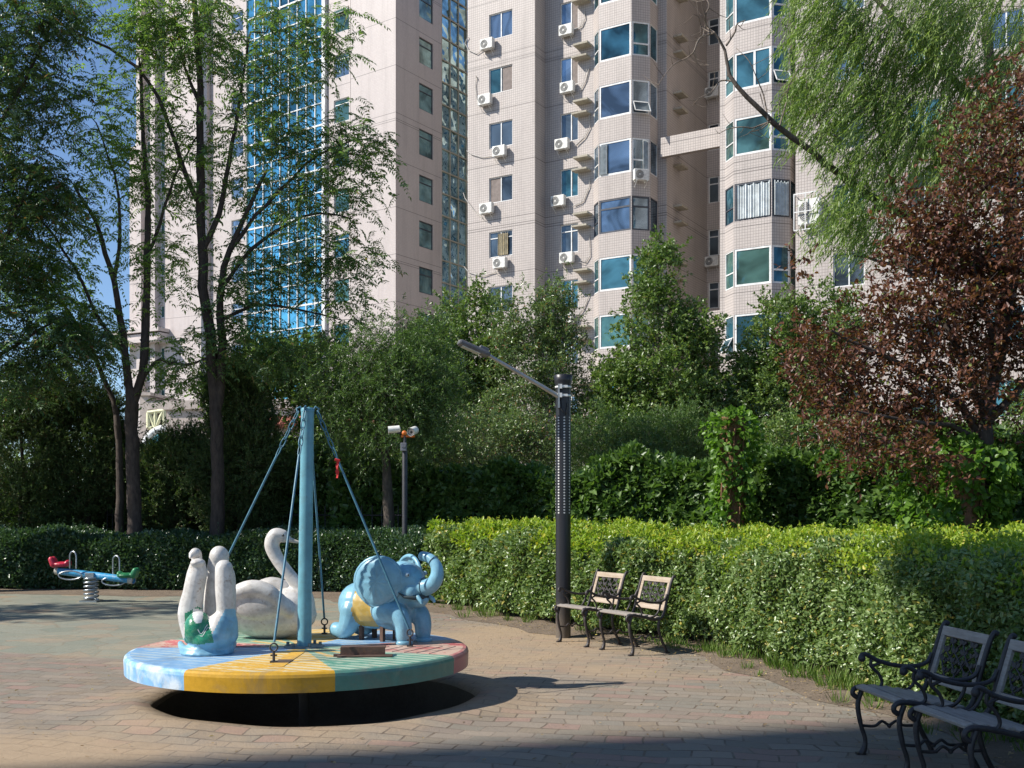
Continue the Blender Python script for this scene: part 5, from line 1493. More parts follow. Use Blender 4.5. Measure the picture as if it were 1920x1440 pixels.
class Skel:
    def __init__(s): s.p = []; s.par = []; s.r0 = []
    def path(s, pts, r0, r1, par=-1, step=0.3, jitter=0.0, rng=None):
        pts = [np.array(p, float) for p in pts]; total = sum(np.linalg.norm(b - a) for a, b in zip(pts[:-1], pts[1:]))
        q = [Vector(p) for p in pts]; P = [q[0]] + q + [q[-1]]; dense = []
        for i in range(1, len(P) - 2):
            a, b_, c, d = P[i - 1:i + 3]; n = max(2, int((c - b_).length / step))
            for k in range(n):
                u = k / n; dense.append(0.5 * ((2 * b_) + (c - a) * u + (2 * a - 5 * b_ + 4 * c - d) * u * u + (-a + 3 * b_ - 3 * c + d) * u ** 3))
        dense.append(q[-1]); m = len(dense)
        for i, d in enumerate(dense):
            v = np.array(d)
            if jitter and 0 < i < m - 1: v = v + rng.normal(size=3) * jitter
            s.p.append(v); s.par.append(par); par = len(s.p) - 1
            s.r0.append(r0 + (r1 - r0) * i / max(1, m - 1))
        return par
    def attach(s, targets, rng, step=0.28, zpen=0.5, up=0.25, r=0.006, wig=0.05):
        tips = []
        order = np.argsort([np.min(np.linalg.norm(np.array(s.p) - t, axis=1)) for t in targets])
        for ti in order:
            t = targets[ti]; P = np.array(s.p); d = t - P; dist = np.linalg.norm(d, axis=1)
            cost = dist + zpen * np.maximum(0, -d[:, 2]) ; j = int(np.argmin(cost)); D = dist[j]
            k = max(1, int(D / step)); a = P[j]; par = j
            mid = (a + t) / 2 + np.array([0, 0, up * D * 0.3]) + rng.normal(size=3) * wig * D
            for i in range(1, k + 1):
                u = i / k; v = (1 - u) ** 2 * a + 2 * u * (1 - u) * mid + u * u * t
                if i < k: v = v + rng.normal(size=3) * 0.012
                s.p.append(v); s.par.append(par); s.r0.append(0.0); par = len(s.p) - 1
            tips.append((par, t, nrm((t - mid)[None])[0]))
        return tips
    def radii(s, tip=0.006, ex=2.3, kmax=None):
        n = len(s.p); ch = np.zeros(n); R = np.zeros(n)
        acc = np.zeros(n)
        for i in range(n - 1, -1, -1):
            r = acc[i] ** (1 / ex) if acc[i] > 0 else tip
            if s.r0[i] > 0: r = s.r0[i]
            R[i] = r
            if s.par[i] >= 0 and s.r0[i] == 0: acc[s.par[i]] += r ** ex
        return R
    def arrays(s, tip=0.006, sides=5, ex=2.3):
        R = s.radii(tip, ex); P = np.array(s.p); par = np.array(s.par); idx = np.where(par >= 0)[0]
        a = P[par[idx]]; b = P[idx]; ra = np.minimum(R[par[idx]], np.where(np.array(s.r0)[idx] > 0, 9, R[idx] * 1.6)); rb_ = R[idx]
        d = nrm(b - a); ref = np.tile(np.array([0.31, 0.17, 0.93]), (len(d), 1)); u = nrm(np.cross(d, ref)); v = np.cross(d, u)
        th = np.arange(sides) * 2 * np.pi / sides
        ca = np.cos(th)[None, :, None]; sa_ = np.sin(th)[None, :, None]
        ringv = u[:, None, :] * ca + v[:, None, :] * sa_
        b2 = b + d * (rb_ * 0.5)[:, None]
        A = a[:, None, :] + ringv * ra[:, None, None]; B = b2[:, None, :] + ringv * rb_[:, None, None]
        V = np.concatenate([A, B], 1).reshape(-1, 3); base = np.arange(len(idx))[:, None] * (2 * sides); Q = []
        for k in range(sides):
            k2 = (k + 1) % sides; Q.append(base + np.array([k, k2, sides + k2, sides + k]))
        return V, np.concatenate(Q, 0)

def sample_lobes(lobes, n, rng, shell=0.5):
    """lobes: (centre, radii, weight) ellipsoids; points lean to the shell"""
    w = np.array([l[2] for l in lobes], float); w /= w.sum(); out = []
    for i in rng.choice(len(lobes), n, p=w):
        c, r, _ = lobes[i]; d = rng.normal(size=3); d /= np.linalg.norm(d); q = rng.random() ** (1 / 3.0 * shell)
        out.append(np.array(c) + d * np.array(r) * q)
    return out

def foliage(tips, kind, rng, P):
    pos, dr, up, L, Wd, extra = [], [], [], [], [], []
    tw = []
    for (ni, t, d0) in tips:
        m = P.get('twigs', 5)
        for _ in range(max(1, int(rng.poisson(m)))):
            if kind == 'willow':
                d = d0 * 0.5 + rng.normal(size=3) * 0.5; d[2] = abs(d[2]) * 0.3; d /= np.linalg.norm(d)
                ln = rng.uniform(*P['len']); k = int(ln / P['gap']); p = t + rng.normal(size=3) * P.get('spread', 0.25)
                u = np.linspace(0, 1, k)[:, None]; drop = P.get('droop', 1.2)
                lean = np.array(P.get('lean', (0, 0, 0)))
                pts = p + d * ln * 0.35 * u ** 0.7 + lean * ln * u + np.array([0, 0, -1]) * ln * 0.75 * u ** drop
                tan = np.gradient(pts, axis=0); tan = nrm(tan)
                side = nrm(np.cross(tan, rng.normal(size=3)[None] + 0 * tan)); sg = np.where(np.arange(k) % 2 == 0, 1, -1)[:, None]
                dl = nrm(tan * 0.9 + side * sg * 0.45 + rng.normal(size=(k, 3)) * 0.25 + np.array([0, 0, -0.35]))
                pos.append(pts); dr.append(dl); up.append(rng.normal(size=(k, 3))); L.append(rng.uniform(*P['leaf'], k)); Wd.append(rng.uniform(*P['width'], k))
                tw.append(pts[::max(1, k // 4)])
            elif kind == 'pinnate':
                d = d0 * 0.35 + rng.normal(size=3) * 0.6; d[2] = d[2] * 0.45 + 0.12; d /= np.linalg.norm(d)
                ln = rng.uniform(*P['len']); k = int(P['pairs']); p = t + rng.normal(size=3) * P.get('spread', 0.12)
                u = np.linspace(0.16, 1, k)[:, None]
                pts = p + d * ln * u + np.array([0, 0, -1]) * ln * P.get('droop', 0.45) * u ** 2
                tan = nrm(np.gradient(pts, axis=0)); upv = np.array([0, 0, 1.0]) + rng.normal(size=3) * 0.35; side = nrm(np.cross(tan, upv[None]))
                for sgn in (1, -1):
                    dl = nrm(side * sgn + tan * 0.38 + np.array([0, 0, -0.30]) + rng.normal(size=(k, 3)) * 0.12)
                    taper = (1 - 0.45 * np.abs(u[:, 0] - 0.5)) 
                    pos.append(pts); dr.append(dl); up.append(np.tile(upv, (k, 1)) + rng.normal(size=(k, 3)) * 0.25); L.append(rng.uniform(*P['leaf'], k) * taper); Wd.append(rng.uniform(*P['width'], k) * taper)
                pos.append(pts[-1:]); dr.append(tan[-1:]); up.append(upv[None]); L.append(np.array([P['leaf'][1]])); Wd.append(np.array([P['width'][1]]))
                tw.append(np.concatenate([p[None], pts[::max(1, k // 3)]]))
            else:
                d = d0 * P.get('follow', 0.6) + rng.normal(size=3) * 0.7; d[2] += P.get('rise', 0.2); d /= np.linalg.norm(d)
                ln = rng.uniform(*P['len']); k = max(3, int(ln / P['gap'])); p = t + rng.normal(size=3) * P.get('spread', 0.08)
                u = np.linspace(0.1, 1, k)[:, None]
                pts = p + d * ln * u + np.array([0, 0, -1]) * ln * P.get('droop', 0.1) * u ** 2 + rng.normal(size=(k, 3)) * 0.01
                side = nrm(rng.normal(size=(k, 3))); dl = nrm(d[None] * P.get('fwd', 0.5) + side * 0.9 + np.array([0, 0, P.get('leaf_rise', 0.1)]))
                upv = nrm(rng.normal(size=(k, 3)) * P.get('tumble', 0.7) + np.array([0, 0, 1.0]))
                pos.append(pts); dr.append(dl); up.append(upv); L.append(rng.uniform(*P['leaf'], k)); Wd.append(rng.uniform(*P['width'], k))
                tw.append(np.stack([p, pts[-1]]))
    cat = np.concatenate
    return cat(pos), cat(dr), cat(up), cat(L), cat(Wd), tw

def twig_arrays(tw, r=0.003):
    a = np.concatenate([t[:-1] for t in tw]); b = np.concatenate([t[1:] for t in tw])
    d = nrm(b - a); u = nrm(np.cross(d, np.array([[0.3, 0.2, 0.9]]))); v = np.cross(d, u); th = np.arange(3) * 2 * np.pi / 3
    ring_ = (u[:, None] * np.cos(th)[None, :, None] + v[:, None] * np.sin(th)[None, :, None]) * r
    V = np.concatenate([a[:, None] + ring_, b[:, None] + ring_ * 0.6], 1).reshape(-1, 3); base = np.arange(len(a))[:, None] * 6
    return V, np.concatenate([base + np.array([k, (k + 1) % 3, 3 + (k + 1) % 3, 3 + k]) for k in range(3)], 0)

def tree(name, label, cat, base, paths, lobes, ntips, kind, P, leaf_mat, bark, seed, group=None, tip_r=0.0035, shape=4, shell=0.6, fold=0.18, sides=6, extra_tips=None, zpen=0.5, ex=2.3, keep=None):
    rng = np.random.default_rng(seed); sk_ = Skel(); ends = {}
    root = thing(name, tuple(base), label, cat, group)
    for i, pth in enumerate(paths):
        pts, r0, r1, par = pth
        if par is not None: 
            Pn = np.array(sk_.p); j = int(np.argmin(np.linalg.norm(Pn - np.array(pts[0]), axis=1))); pp = sk_.path(pts, r0, r1, j, jitter=0.015, rng=rng)
        else: pp = sk_.path(pts, r0, r1, -1, jitter=0.012, rng=rng)
    n_lead = len(sk_.p)
    tg = sample_lobes(lobes, ntips, rng, shell) if ntips else []
    if extra_tips: tg += [np.array(t) for t in extra_tips]
    if keep is not None: tg = [t for t in tg if keep(t)]
    tips = sk_.attach(tg, rng, zpen=zpen)
    V, Q = sk_.arrays(tip_r, sides, ex)
    pos, dr, up, L, Wd, tw = foliage(tips, kind, rng, P)
    V2, Q2 = twig_arrays(tw, P.get('twig_r', 0.0016))
    V = np.concatenate([V, V2]); Q = np.concatenate([Q, Q2 + (len(V) - len(V2))])
    np_mesh('trunk', V, Q, None, bark, root, tuple(base), smooth=True)
    LV, LT, LA = leaves_arrays(pos, dr, up, L, Wd, rng, fold, shape)
    np_mesh('crown', LV, LT, LA, leaf_mat, root, tuple(base))
    return root, len(pos)

LM = {
 'ailanthus': leafmat('leaf_pinnate', (0.10, 0.185, 0.042), (0.25, 0.35, 0.08), None, 0.40, 0.38, 0.5),
 'ailanthus2': leafmat('leaf_pinnate_blue', (0.075, 0.15, 0.052), (0.19, 0.28, 0.095), (0.24, 0.18, 0.07), 0.36, 0.34, 0.6),
 'pin_dark': leafmat('leaf_pinnate_dark', (0.045, 0.10, 0.042), (0.12, 0.19, 0.07), (0.20, 0.11, 0.05), 0.30, 0.34, 0.6),
 'hedge': leafmat('leaf_hedge', (0.105, 0.175, 0.048), (0.235, 0.315, 0.115), (0.34, 0.30, 0.07), 0.22, 0.32, 0.5, 2.2),
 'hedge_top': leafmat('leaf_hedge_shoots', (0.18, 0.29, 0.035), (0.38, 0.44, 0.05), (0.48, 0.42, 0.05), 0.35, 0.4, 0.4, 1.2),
 'hedge_shaded': leafmat('leaf_hedge_shaded', (0.035, 0.075, 0.035), (0.085, 0.145, 0.062), None, 0.2, 0.30, 0.6, 2.0),  # same hedge as the sunlit run, its shade put into darker leaf colours
 'ivy': leafmat('leaf_ivy', (0.050, 0.105, 0.026), (0.135, 0.22, 0.055), None, 0.28, 0.38, 0.45, 1.0),
 'ivy_bright': leafmat('leaf_ivy_bright', (0.07, 0.15, 0.022), (0.17, 0.30, 0.045), None, 0.38, 0.4, 0.4, 1.0),
 'green': leafmat('leaf_green', (0.085, 0.15, 0.038), (0.21, 0.29, 0.09), (0.17, 0.15, 0.06), 0.28, 0.35, 0.5, 1.2),
 'grey': leafmat('leaf_greygreen', (0.085, 0.14, 0.052), (0.21, 0.285, 0.115), (0.28, 0.14, 0.08), 0.25, 0.32, 0.6, 1.5),
 'willow': leafmat('leaf_willow', (0.13, 0.215, 0.05), (0.30, 0.385, 0.12), None, 0.40, 0.35, 0.5, 0.8),
 'willow_dark': leafmat('leaf_willow_dark', (0.065, 0.125, 0.038), (0.155, 0.24, 0.075), None, 0.3, 0.35, 0.5, 0.8),
 'plum': leafmat('leaf_plum', (0.075, 0.027, 0.020), (0.215, 0.092, 0.056), (0.16, 0.20, 0.05), 0.30, 0.42, 0.45, 1.6),
 'conifer': leafmat('leaf_conifer', (0.045, 0.085, 0.028), (0.125, 0.185, 0.06), (0.13, 0.09, 0.04), 0.2, 0.55, 0.35, 1.2),
 'grass': leafmat('grass_blade', (0.07, 0.14, 0.025), (0.20, 0.29, 0.06), (0.30, 0.26, 0.12), 0.3, 0.5, 0.3, 2.0),
 'litter': leafmat('dry_leaf', (0.22, 0.14, 0.07), (0.42, 0.31, 0.17), (0.55, 0.45, 0.12), 0.1, 0.7, 0.2, 2.0),
}
M['twigs'] = paint('hedge_twig_core', (0.035, 0.028, 0.020), 0.95, amount=0.3, scale=12, bmp=0.5)  # dark colour of the solid light-blocking core inside the hedges

# ---------------- hedges
def bumpf(s, z):
    return (np.sin(s * 2.3 + 1.1 + np.sin(z*2.7)) * 1.1 + np.sin(s * 5.1 + z * 4.0) * 0.8 + np.sin(s * 9.7 - z * 7.0 + 2) * 0.45 + np.sin(z * 11 + s * 1.3) * 0.3) / 2.3
def hedge(name, label, line, depth, hfun, dens, leafL, mat, seed, top_mat=None, base_gap=0.12, cat='hedge', shape=6, jit=0.07, core=True, dfun=None, top_dens=1.0, shoots=0, amp=0.08, shoot_h=(0.10, 0.32)):
    rng = np.random.default_rng(seed)
    path = poly_resample(line, 0.2)
    S = np.concatenate([[0], np.cumsum([(b - a).length for a, b in zip(path[:-1], path[1:])])]); XY = np.array([(p.x, p.y) for p in path])
    TN = np.gradient(XY, axis=0); TN /= np.linalg.norm(TN, axis=1, keepdims=True); NN = np.stack([-TN[:, 1], TN[:, 0]], 1)
    tot = S[-1]; org = (XY[len(XY) // 2][0], XY[len(XY) // 2][1], 0)
    root = thing(name, org, label, cat)
    def frame(s):
        return np.stack([np.interp(s, S, XY[:, 0]), np.interp(s, S, XY[:, 1])], 1), np.stack([np.interp(s, S, NN[:, 0]), np.interp(s, S, NN[:, 1])], 1), np.stack([np.interp(s, S, TN[:, 0]), np.interp(s, S, TN[:, 1])], 1)
    def gen(n, face, mat_, nm_, LL, inset=0.16):
        # density follows distance to the square so that near parts are fuller
        s = rng.random(n * 3) * tot; xy, _, _ = frame(s); dd = np.hypot(xy[:, 0], xy[:, 1]); pr_ = np.clip(11.0 / dd, 0.12, 1.0); s = s[rng.random(len(s)) < pr_][:n]; n = len(s)
        xy, nn, tt = frame(s); h = hfun(s, xy); dp = depth if dfun is None else dfun(s, xy)
        dd = np.hypot(xy[:, 0], xy[:, 1]); sc = np.clip(dd / 13.0, 0.85, 1.9)
        ins = np.abs(rng.normal(size=n)) * inset * 0.6
        if face == 'front': z = base_gap + (h - base_gap) * rng.random(n) ** 0.9; v = -(amp * bumpf(s, z)) + ins + 0.30 * np.clip((z - (h - 0.22)) / 0.22, 0, 1) ** 2 + 0.08 * np.clip((0.35 - z) / 0.35, 0, 1); out = np.stack([-nn[:, 0], -nn[:, 1], 0.25 + 0 * s], 1)
        elif face == 'top': v = rng.random(n) * dp; z = h + amp * 0.9 * bumpf(s * 1.3, v * 1.7) - ins * 0.8 - 0.12 * np.clip((0.25 - v) / 0.25, 0, 1) ** 2; out = np.stack([-nn[:, 0] * 0.15, -nn[:, 1] * 0.15, 1 + 0 * s], 1)
        elif face == 'back': z = base_gap + (h - base_gap) * rng.random(n); v = dp + amp * bumpf(s + 7, z) - ins; out = np.stack([nn[:, 0], nn[:, 1], 0.3 + 0 * s], 1)
        pos = np.stack([xy[:, 0] + nn[:, 0] * v, xy[:, 1] + nn[:, 1] * v, z], 1) + rng.normal(size=(n, 3)) * 0.015
        dr = nrm(out * 0.55 + rng.normal(size=(n, 3)) * 0.75 + np.array([0, 0, 0.12])); up = nrm(out * 0.9 + rng.normal(size=(n, 3)) * 0.55 + np.array([0, 0, 0.5]))
        L = LL * rng.uniform(0.65, 1.25, n) * sc
        V, Tn, A = leaves_arrays(pos, dr, up, L, L * 0.56, rng, 0.16, shape)
        return V, Tn, A
    nf = int(dens * tot * 1.1); ntp = int(dens * tot * (depth * 0.9) * top_dens); nb_ = int(dens * tot * 0.25)
    fr = gen(nf, 'front', mat, 'l', leafL); bk_ = gen(nb_, 'back', mat, 'l', leafL); tp = gen(ntp, 'top', mat, 'l', leafL)
    if top_mat is None: np_mesh('foliage', *join_arr([fr, bk_, tp]), mat, root, org)
    else:
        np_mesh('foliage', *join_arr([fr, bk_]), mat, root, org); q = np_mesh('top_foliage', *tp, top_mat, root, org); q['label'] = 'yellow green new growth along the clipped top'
    if shoots:
        s = rng.random(shoots) * tot; xy, nn, tt = frame(s); h = hfun(s, xy); dp = depth if dfun is None else dfun(s, xy); pts = []; ds = []
        P_, D_, U_ = [], [], []
        for i in range(shoots):
            v = rng.random() * (dp[i] if hasattr(dp, '__len__') else dp); b0 = np.array([xy[i, 0] + nn[i, 0] * v, xy[i, 1] + nn[i, 1] * v, h[i] - 0.02]); d = rng.normal(size=3) * 0.3 + np.array([0, 0, 1]); d /= np.linalg.norm(d); ln = rng.uniform(*shoot_h)
            k = int(ln / 0.022) + 2; u = np.linspace(0, 1, k)[:, None]; P_.append(b0 + d * ln * u); side = nrm(rng.normal(size=(k, 3))); D_.append(nrm(side + d * 0.7)); U_.append(nrm(rng.normal(size=(k, 3)) * 0.5 + np.array([0, 0, 1])))
        P_ = np.concatenate(P_); V, Tn, A = leaves_arrays(P_, np.concatenate(D_), np.concatenate(U_), rng.uniform(0.03, 0.055, len(P_)), 0.02, rng, 0.15, 4)
        q = np_mesh('shoots', V, Tn, A, top_mat or mat, root, org)
    if core:
        mb = MB(); st_ = np.arange(0, tot, 0.35); xy, nn, tt = frame(st_); h = hfun(st_, xy); dp = np.broadcast_to(depth if dfun is None else dfun(st_, xy), st_.shape); vs = []
        for i in range(len(st_)):
            for v, z in ((0.42, 0.0), (0.36, h[i] * 0.6), (0.46, h[i] - 0.24), (dp[i] - 0.25, h[i] - 0.24), (dp[i] - 0.15, 0.0)):
                vs.append((xy[i, 0] + nn[i, 0] * v + rng.normal() * 0.02, xy[i, 1] + nn[i, 1] * v + rng.normal() * 0.02, z + rng.normal() * 0.02))
        fs = [(i * 5 + k, i * 5 + 5 + k, i * 5 + 6 + k, i * 5 + 1 + k) for i in range(len(st_) - 1) for k in range(4)]
        mb.add(vs, fs); mb.add(vs[:5], [(0, 1, 2, 3, 4)]); mb.add(vs[-5:], [(4, 3, 2, 1, 0)])
        mb.build('dark_core', M['twigs'], root, org)  # solid core added to block light through the leaves, passes for twig mass
    return root
HR = [(-1.45, 18.05), (-0.6, 16.5), (0.75, 14.15), (1.75, 12.9), (2.35, 11.7), (2.85, 10.2), (3.12, 9.0), (3.35, 7.6), (3.5, 6.0), (3.6, 3.5)]
def hR(s, xy): return 1.27 + 0.04 * np.sin(s * 0.8) + 0.03 * np.sin(s * 2.1 + 1)
def dR(s, xy): return np.clip(2.3 + 0.12 * s, 2.3, 3.6)
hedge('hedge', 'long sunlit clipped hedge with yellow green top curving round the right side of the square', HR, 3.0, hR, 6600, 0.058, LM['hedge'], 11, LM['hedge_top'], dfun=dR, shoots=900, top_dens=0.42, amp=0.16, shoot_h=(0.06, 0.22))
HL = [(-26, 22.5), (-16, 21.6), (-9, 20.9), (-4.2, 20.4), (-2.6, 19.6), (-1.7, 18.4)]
hedge('hedge', 'dark shaded hedge along the back left behind the spring rocker', HL, 1.3, lambda s, xy: 1.12 + 0.05 * np.sin(s * 0.9) + 0.04 * np.sin(s * 2.7), 5200, 0.05, LM['hedge_shaded'], 12, base_gap=0.08, shoots=160)

# ---------------- ivy-covered fence behind the hedge
IF = [(-3.8, 22.3), (-1.6, 21.6), (0.6, 20.6), (3.0, 19.0), (5.0, 17.2), (6.3, 15.2), (7.4, 12.8), (8.2, 10.0)]
def hI(s, xy): return 2.42 + 0.12 * np.sin(s * 0.9 + 1) + 0.14 * np.sin(s * 2.2) + 0.25 * np.clip((s - 9) / 3, 0, 1)
fence = hedge('ivy_fence', 'fence smothered in dark broad-leaved ivy rising behind the clipped hedge', IF, 0.7, hI, 2300, 0.105, LM['ivy'], 13, cat='ivy fence', base_gap=0.0, amp=0.22, shoots=60)
pk = MB(); path = poly_resample([(-9, 23.6), (-5.5, 23.1), (-3.6, 22.3), (-2.2, 21.6)], 0.22)
for i, p_ in enumerate(path[:70]): pk.tube([(p_.x, p_.y - 0.12, 0), (p_.x, p_.y - 0.12, 1.7)], 0.012, 4)
for z in (0.3, 1.5): pk.tube([(p_.x, p_.y - 0.12, z) for p_ in path[:70]], 0.016, 4)

# left continuation seen between trunks
IL = [(-14, 24.2), (-9, 24.0), (-5.5, 23.4), (-3.6, 22.5)]
fence2 = hedge('ivy_fence', 'low iron fence tangled with dark ivy between the merry-go-round pole and the camera mast', IL, 0.8, lambda s, xy: 1.75 + 0.25 * np.sin(s * 1.7) + 0.15 * np.sin(s * 3.1), 1500, 0.11, LM['ivy'], 14, cat='ivy fence', base_gap=0.0, amp=0.3)
pk.build('railing', M['blackiron'], fence2, tuple(fence2.location))

# ivy pillar
def ivy_column(name, label, base, h, r, dens, mat, seed, topr=None):
    rng = np.random.default_rng(seed); root = thing(name, base, label, 'ivy pillar')
    n = dens; z = rng.random(n) * h; th = rng.random(n) * 2 * np.pi; rr = r * (0.75 + 0.25 * np.sin(z * 5 + th * 2) + 0.15 * np.sin(th * 5)) * (1 + (0.45 * (z / h) ** 4))
    rr = rr * np.clip((h - z) / 0.25, 0.2, 1) ** 0.5
    rr = rr - np.abs(rng.normal(size=n)) * 0.08
    out = np.stack([np.cos(th), np.sin(th), 0.15 + (z > h - 0.3) * 1.0], 1)
    pos = np.stack([base[0] + rr * np.cos(th), base[1] + rr * np.sin(th), z], 1)
    dr = nrm(out * 0.6 + rng.normal(size=(n, 3)) * 0.5 + np.array([0, 0, -0.5])); up = nrm(out + rng.normal(size=(n, 3)) * 0.45)
    L = rng.uniform(0.06, 0.12, n); np_mesh('foliage', *leaves_arrays(pos, dr, up, L, L * 0.85, rng, 0.12, 6), mat, root, base)
    m = MB(); m.tube([(base[0], base[1], 0), (base[0], base[1], h - 0.12)], r * 0.52, 10)
    for k in range(7):
        a = k * 0.9; m.tube([(base[0] + r * 0.55 * math.cos(a + j * 0.12), base[1] + r * 0.55 * math.sin(a + j * 0.12), j * h / 10) for j in range(10)], 0.02, 5)
    m.build('stem', barkmat('ivy_stem', (0.09, 0.04, 0.022), (0.26, 0.13, 0.07)), root, base)
ivy_column('ivy_pillar', 'upright post wrapped in bright ivy, taller than the ivy fence', (3.62, 17.3, 0), 3.25, 0.36, 3600, LM['ivy_bright'], 21)
ivy_column('ivy_pillar', 'ivy mound climbing the foot of the purple-leaved tree', (5.62, 13.35, 0), 2.5, 0.62, 6500, LM['ivy_bright'], 22)

def wp(px, py, Y): v = W(px, py, Y); return (v.x, v.y, v.z)
def lobe(px, py, Y, rx, rz, ry=None, w=None):
    """ellipsoid given by its centre in the view, its distance and its half sizes in photograph pixels"""
    k = Y / FPX; R = (rx * k, (ry if ry else (rx + rz) / 2 * k), rz * k)
    return (wp(px, py, Y), R, w if w else rx * rz / 1e4)

# ---------------- shrubs and small trees behind the fence
BROAD = dict(len=(0.22, 0.50), gap=0.030, leaf=(0.075, 0.125), width=(0.046, 0.072), twigs=12, follow=0.4, rise=0.3, droop=0.15, spread=0.16, twig_r=0.0014)
def P_(**k): d = dict(BROAD); d.update(k); return d
cnt = []
def t_(*a, **k):
    r, n = tree(*a, **k); cnt.append((a[1][:40], n)); return r
Y = 27
t_('young_tree', 'pointed bright green young tree standing in front of the left bay stack', 'tree', (W(1245, 957, Y).x, Y, 0), [([(W(1245, 957, Y).x, Y, 0), wp(1240, 800, Y), wp(1236, 640, Y), wp(1232, 480, Y)], 0.09, 0.02, None)],
   [lobe(1240, 790, Y, 130, 90), lobe(1235, 700, Y, 105, 90), lobe(1225, 610, Y, 65, 75), lobe(1232, 510, Y, 28, 55, w=0.25), lobe(1300, 640, Y, 45, 55, w=0.35), lobe(1320, 745, Y, 50, 60), lobe(1165, 740, Y, 45, 60)], 330, 'broad', P_(), LM['green'], M['bark'], 31)
t_('young_tree', 'small bright green tree with ragged top under the right bay stack', 'tree', (W(1480, 957, Y).x, Y, 0), [([(W(1480, 957, Y).x, Y, 0), wp(1480, 760, Y), wp(1475, 620, Y)], 0.08, 0.02, None)],
   [lobe(1450, 760, Y, 90, 60), lobe(1500, 700, Y, 80, 80), lobe(1470, 620, Y, 50, 60), lobe(1545, 620, Y, 60, 70), lobe(1420, 700, Y, 40, 40, w=0.3)], 260, 'broad', P_(), LM['green'], M['bark'], 32)
t_('young_tree', 'bushy green tree between the mast cameras and the street lamp arm', 'tree', (W(880, 957, 30).x, 30, 0), [([(W(880, 957, 30).x, 30, 0), wp(885, 800, 30), wp(875, 600, 30)], 0.09, 0.02, None)],
   [lobe(870, 790, 30, 90, 80), lobe(860, 690, 30, 85, 80), lobe(880, 600, 30, 55, 60), lobe(925, 700, 30, 55, 90), lobe(800, 660, 30, 45, 60, w=0.5)], 300, 'broad', P_(), LM['green'], M['bark'], 33)
t_('young_tree', 'grey green loose tree right behind the top of the lamp post', 'tree', (W(1020, 957, 28).x, 28, 0), [([(W(1020, 957, 28).x, 28, 0), wp(1015, 860, 28), wp(1018, 760, 28), wp(1005, 560, 28)], 0.07, 0.015, None), ([wp(1016, 800, 28), wp(1050, 700, 28), wp(1040, 540, 28)], 0.04, 0.012, 1), ([wp(1016, 830, 28), wp(970, 720, 28), wp(962, 590, 28)], 0.04, 0.012, 1)],
   [lobe(1010, 800, 28, 130, 70), lobe(985, 700, 28, 75, 80), lobe(1045, 690, 28, 60, 90), lobe(1040, 590, 28, 35, 60, w=0.35), lobe(970, 600, 28, 40, 55, w=0.3), lobe(1105, 790, 28, 60, 70)], 300, 'broad', P_(leaf=(0.07, 0.12), width=(0.032, 0.050), twigs=10), LM['grey'], M['bark'], 34)
t_('shrub', 'silvery green shrub bank filling the gap left of the lamp post above the ivy', 'shrub', (W(930, 957, 26).x, 26, 0), [([(W(930, 957, 26).x, 26, 0), wp(930, 860, 26)], 0.05, 0.02, None)],
   [lobe(900, 835, 26, 110, 50), lobe(990, 835, 26, 70, 55), lobe(820, 830, 26, 60, 45)], 170, 'broad', P_(leaf=(0.055, 0.09), width=(0.03, 0.045)), LM['grey'], M['bark'], 35)
t_('shrub', 'pale willow-leaved shrub between lamp post and ivy pillar', 'shrub', (W(1200, 957, 25).x, 25, 0), [([(W(1200, 957, 25).x, 25, 0), wp(1200, 870, 25)], 0.05, 0.02, None)],
   [lobe(1130, 840, 25, 80, 55), lobe(1230, 845, 25, 90, 55), lobe(1300, 820, 25, 60, 50)], 190, 'broad', P_(leaf=(0.07, 0.12), width=(0.014, 0.022), gap=0.025), LM['willow_dark'], M['bark'], 36)
t_('shrub', 'low leafy shrub under the purple tree, right of the ivy pillar', 'shrub', (W(1560, 957, 22).x, 22, 0), [([(W(1560, 957, 22).x, 22, 0), wp(1560, 860, 22)], 0.05, 0.02, None)],
   [lobe(1480, 850, 22, 90, 60), lobe(1600, 850, 22, 100, 60), lobe(1720, 850, 22, 90, 60)], 240, 'broad', P_(leaf=(0.06, 0.10), width=(0.03, 0.05)), LM['green'], M['bark'], 37)
# dark fine-leaved weeping tree beside the mast
Y = 21.0
t_('small_tree', 'rounded dark fine-leaved tree whose trunk stands left of the camera mast', 'tree', (W(727, 957, Y).x, Y, 0),
   [([(W(727, 957, Y).x, Y, 0), wp(728, 940, Y), wp(724, 870, Y), wp(716, 800, Y), wp(700, 720, Y)], 0.14, 0.06, None), ([wp(722, 850, Y), wp(750, 790, Y), wp(790, 720, Y)], 0.08, 0.03, 1), ([wp(716, 800, Y), wp(680, 740, Y), wp(665, 670, Y)], 0.06, 0.02, 1)],
   [lobe(700, 720, Y, 90, 70), lobe(760, 710, Y, 85, 65), lobe(650, 760, Y, 45, 70), lobe(800, 770, Y, 55, 75), lobe(740, 800, Y, 70, 50), lobe(690, 655, Y, 50, 30, w=0.15), lobe(785, 640, Y, 50, 35, w=0.2)], 250, 'broad',
   dict(len=(0.25, 0.55), gap=0.022, leaf=(0.06, 0.10), width=(0.014, 0.022), twigs=15, follow=0.3, rise=0.15, droop=0.45, spread=0.28, leaf_rise=-0.25, twig_r=0.0014), LM['willow_dark'], M['bark'], 38)

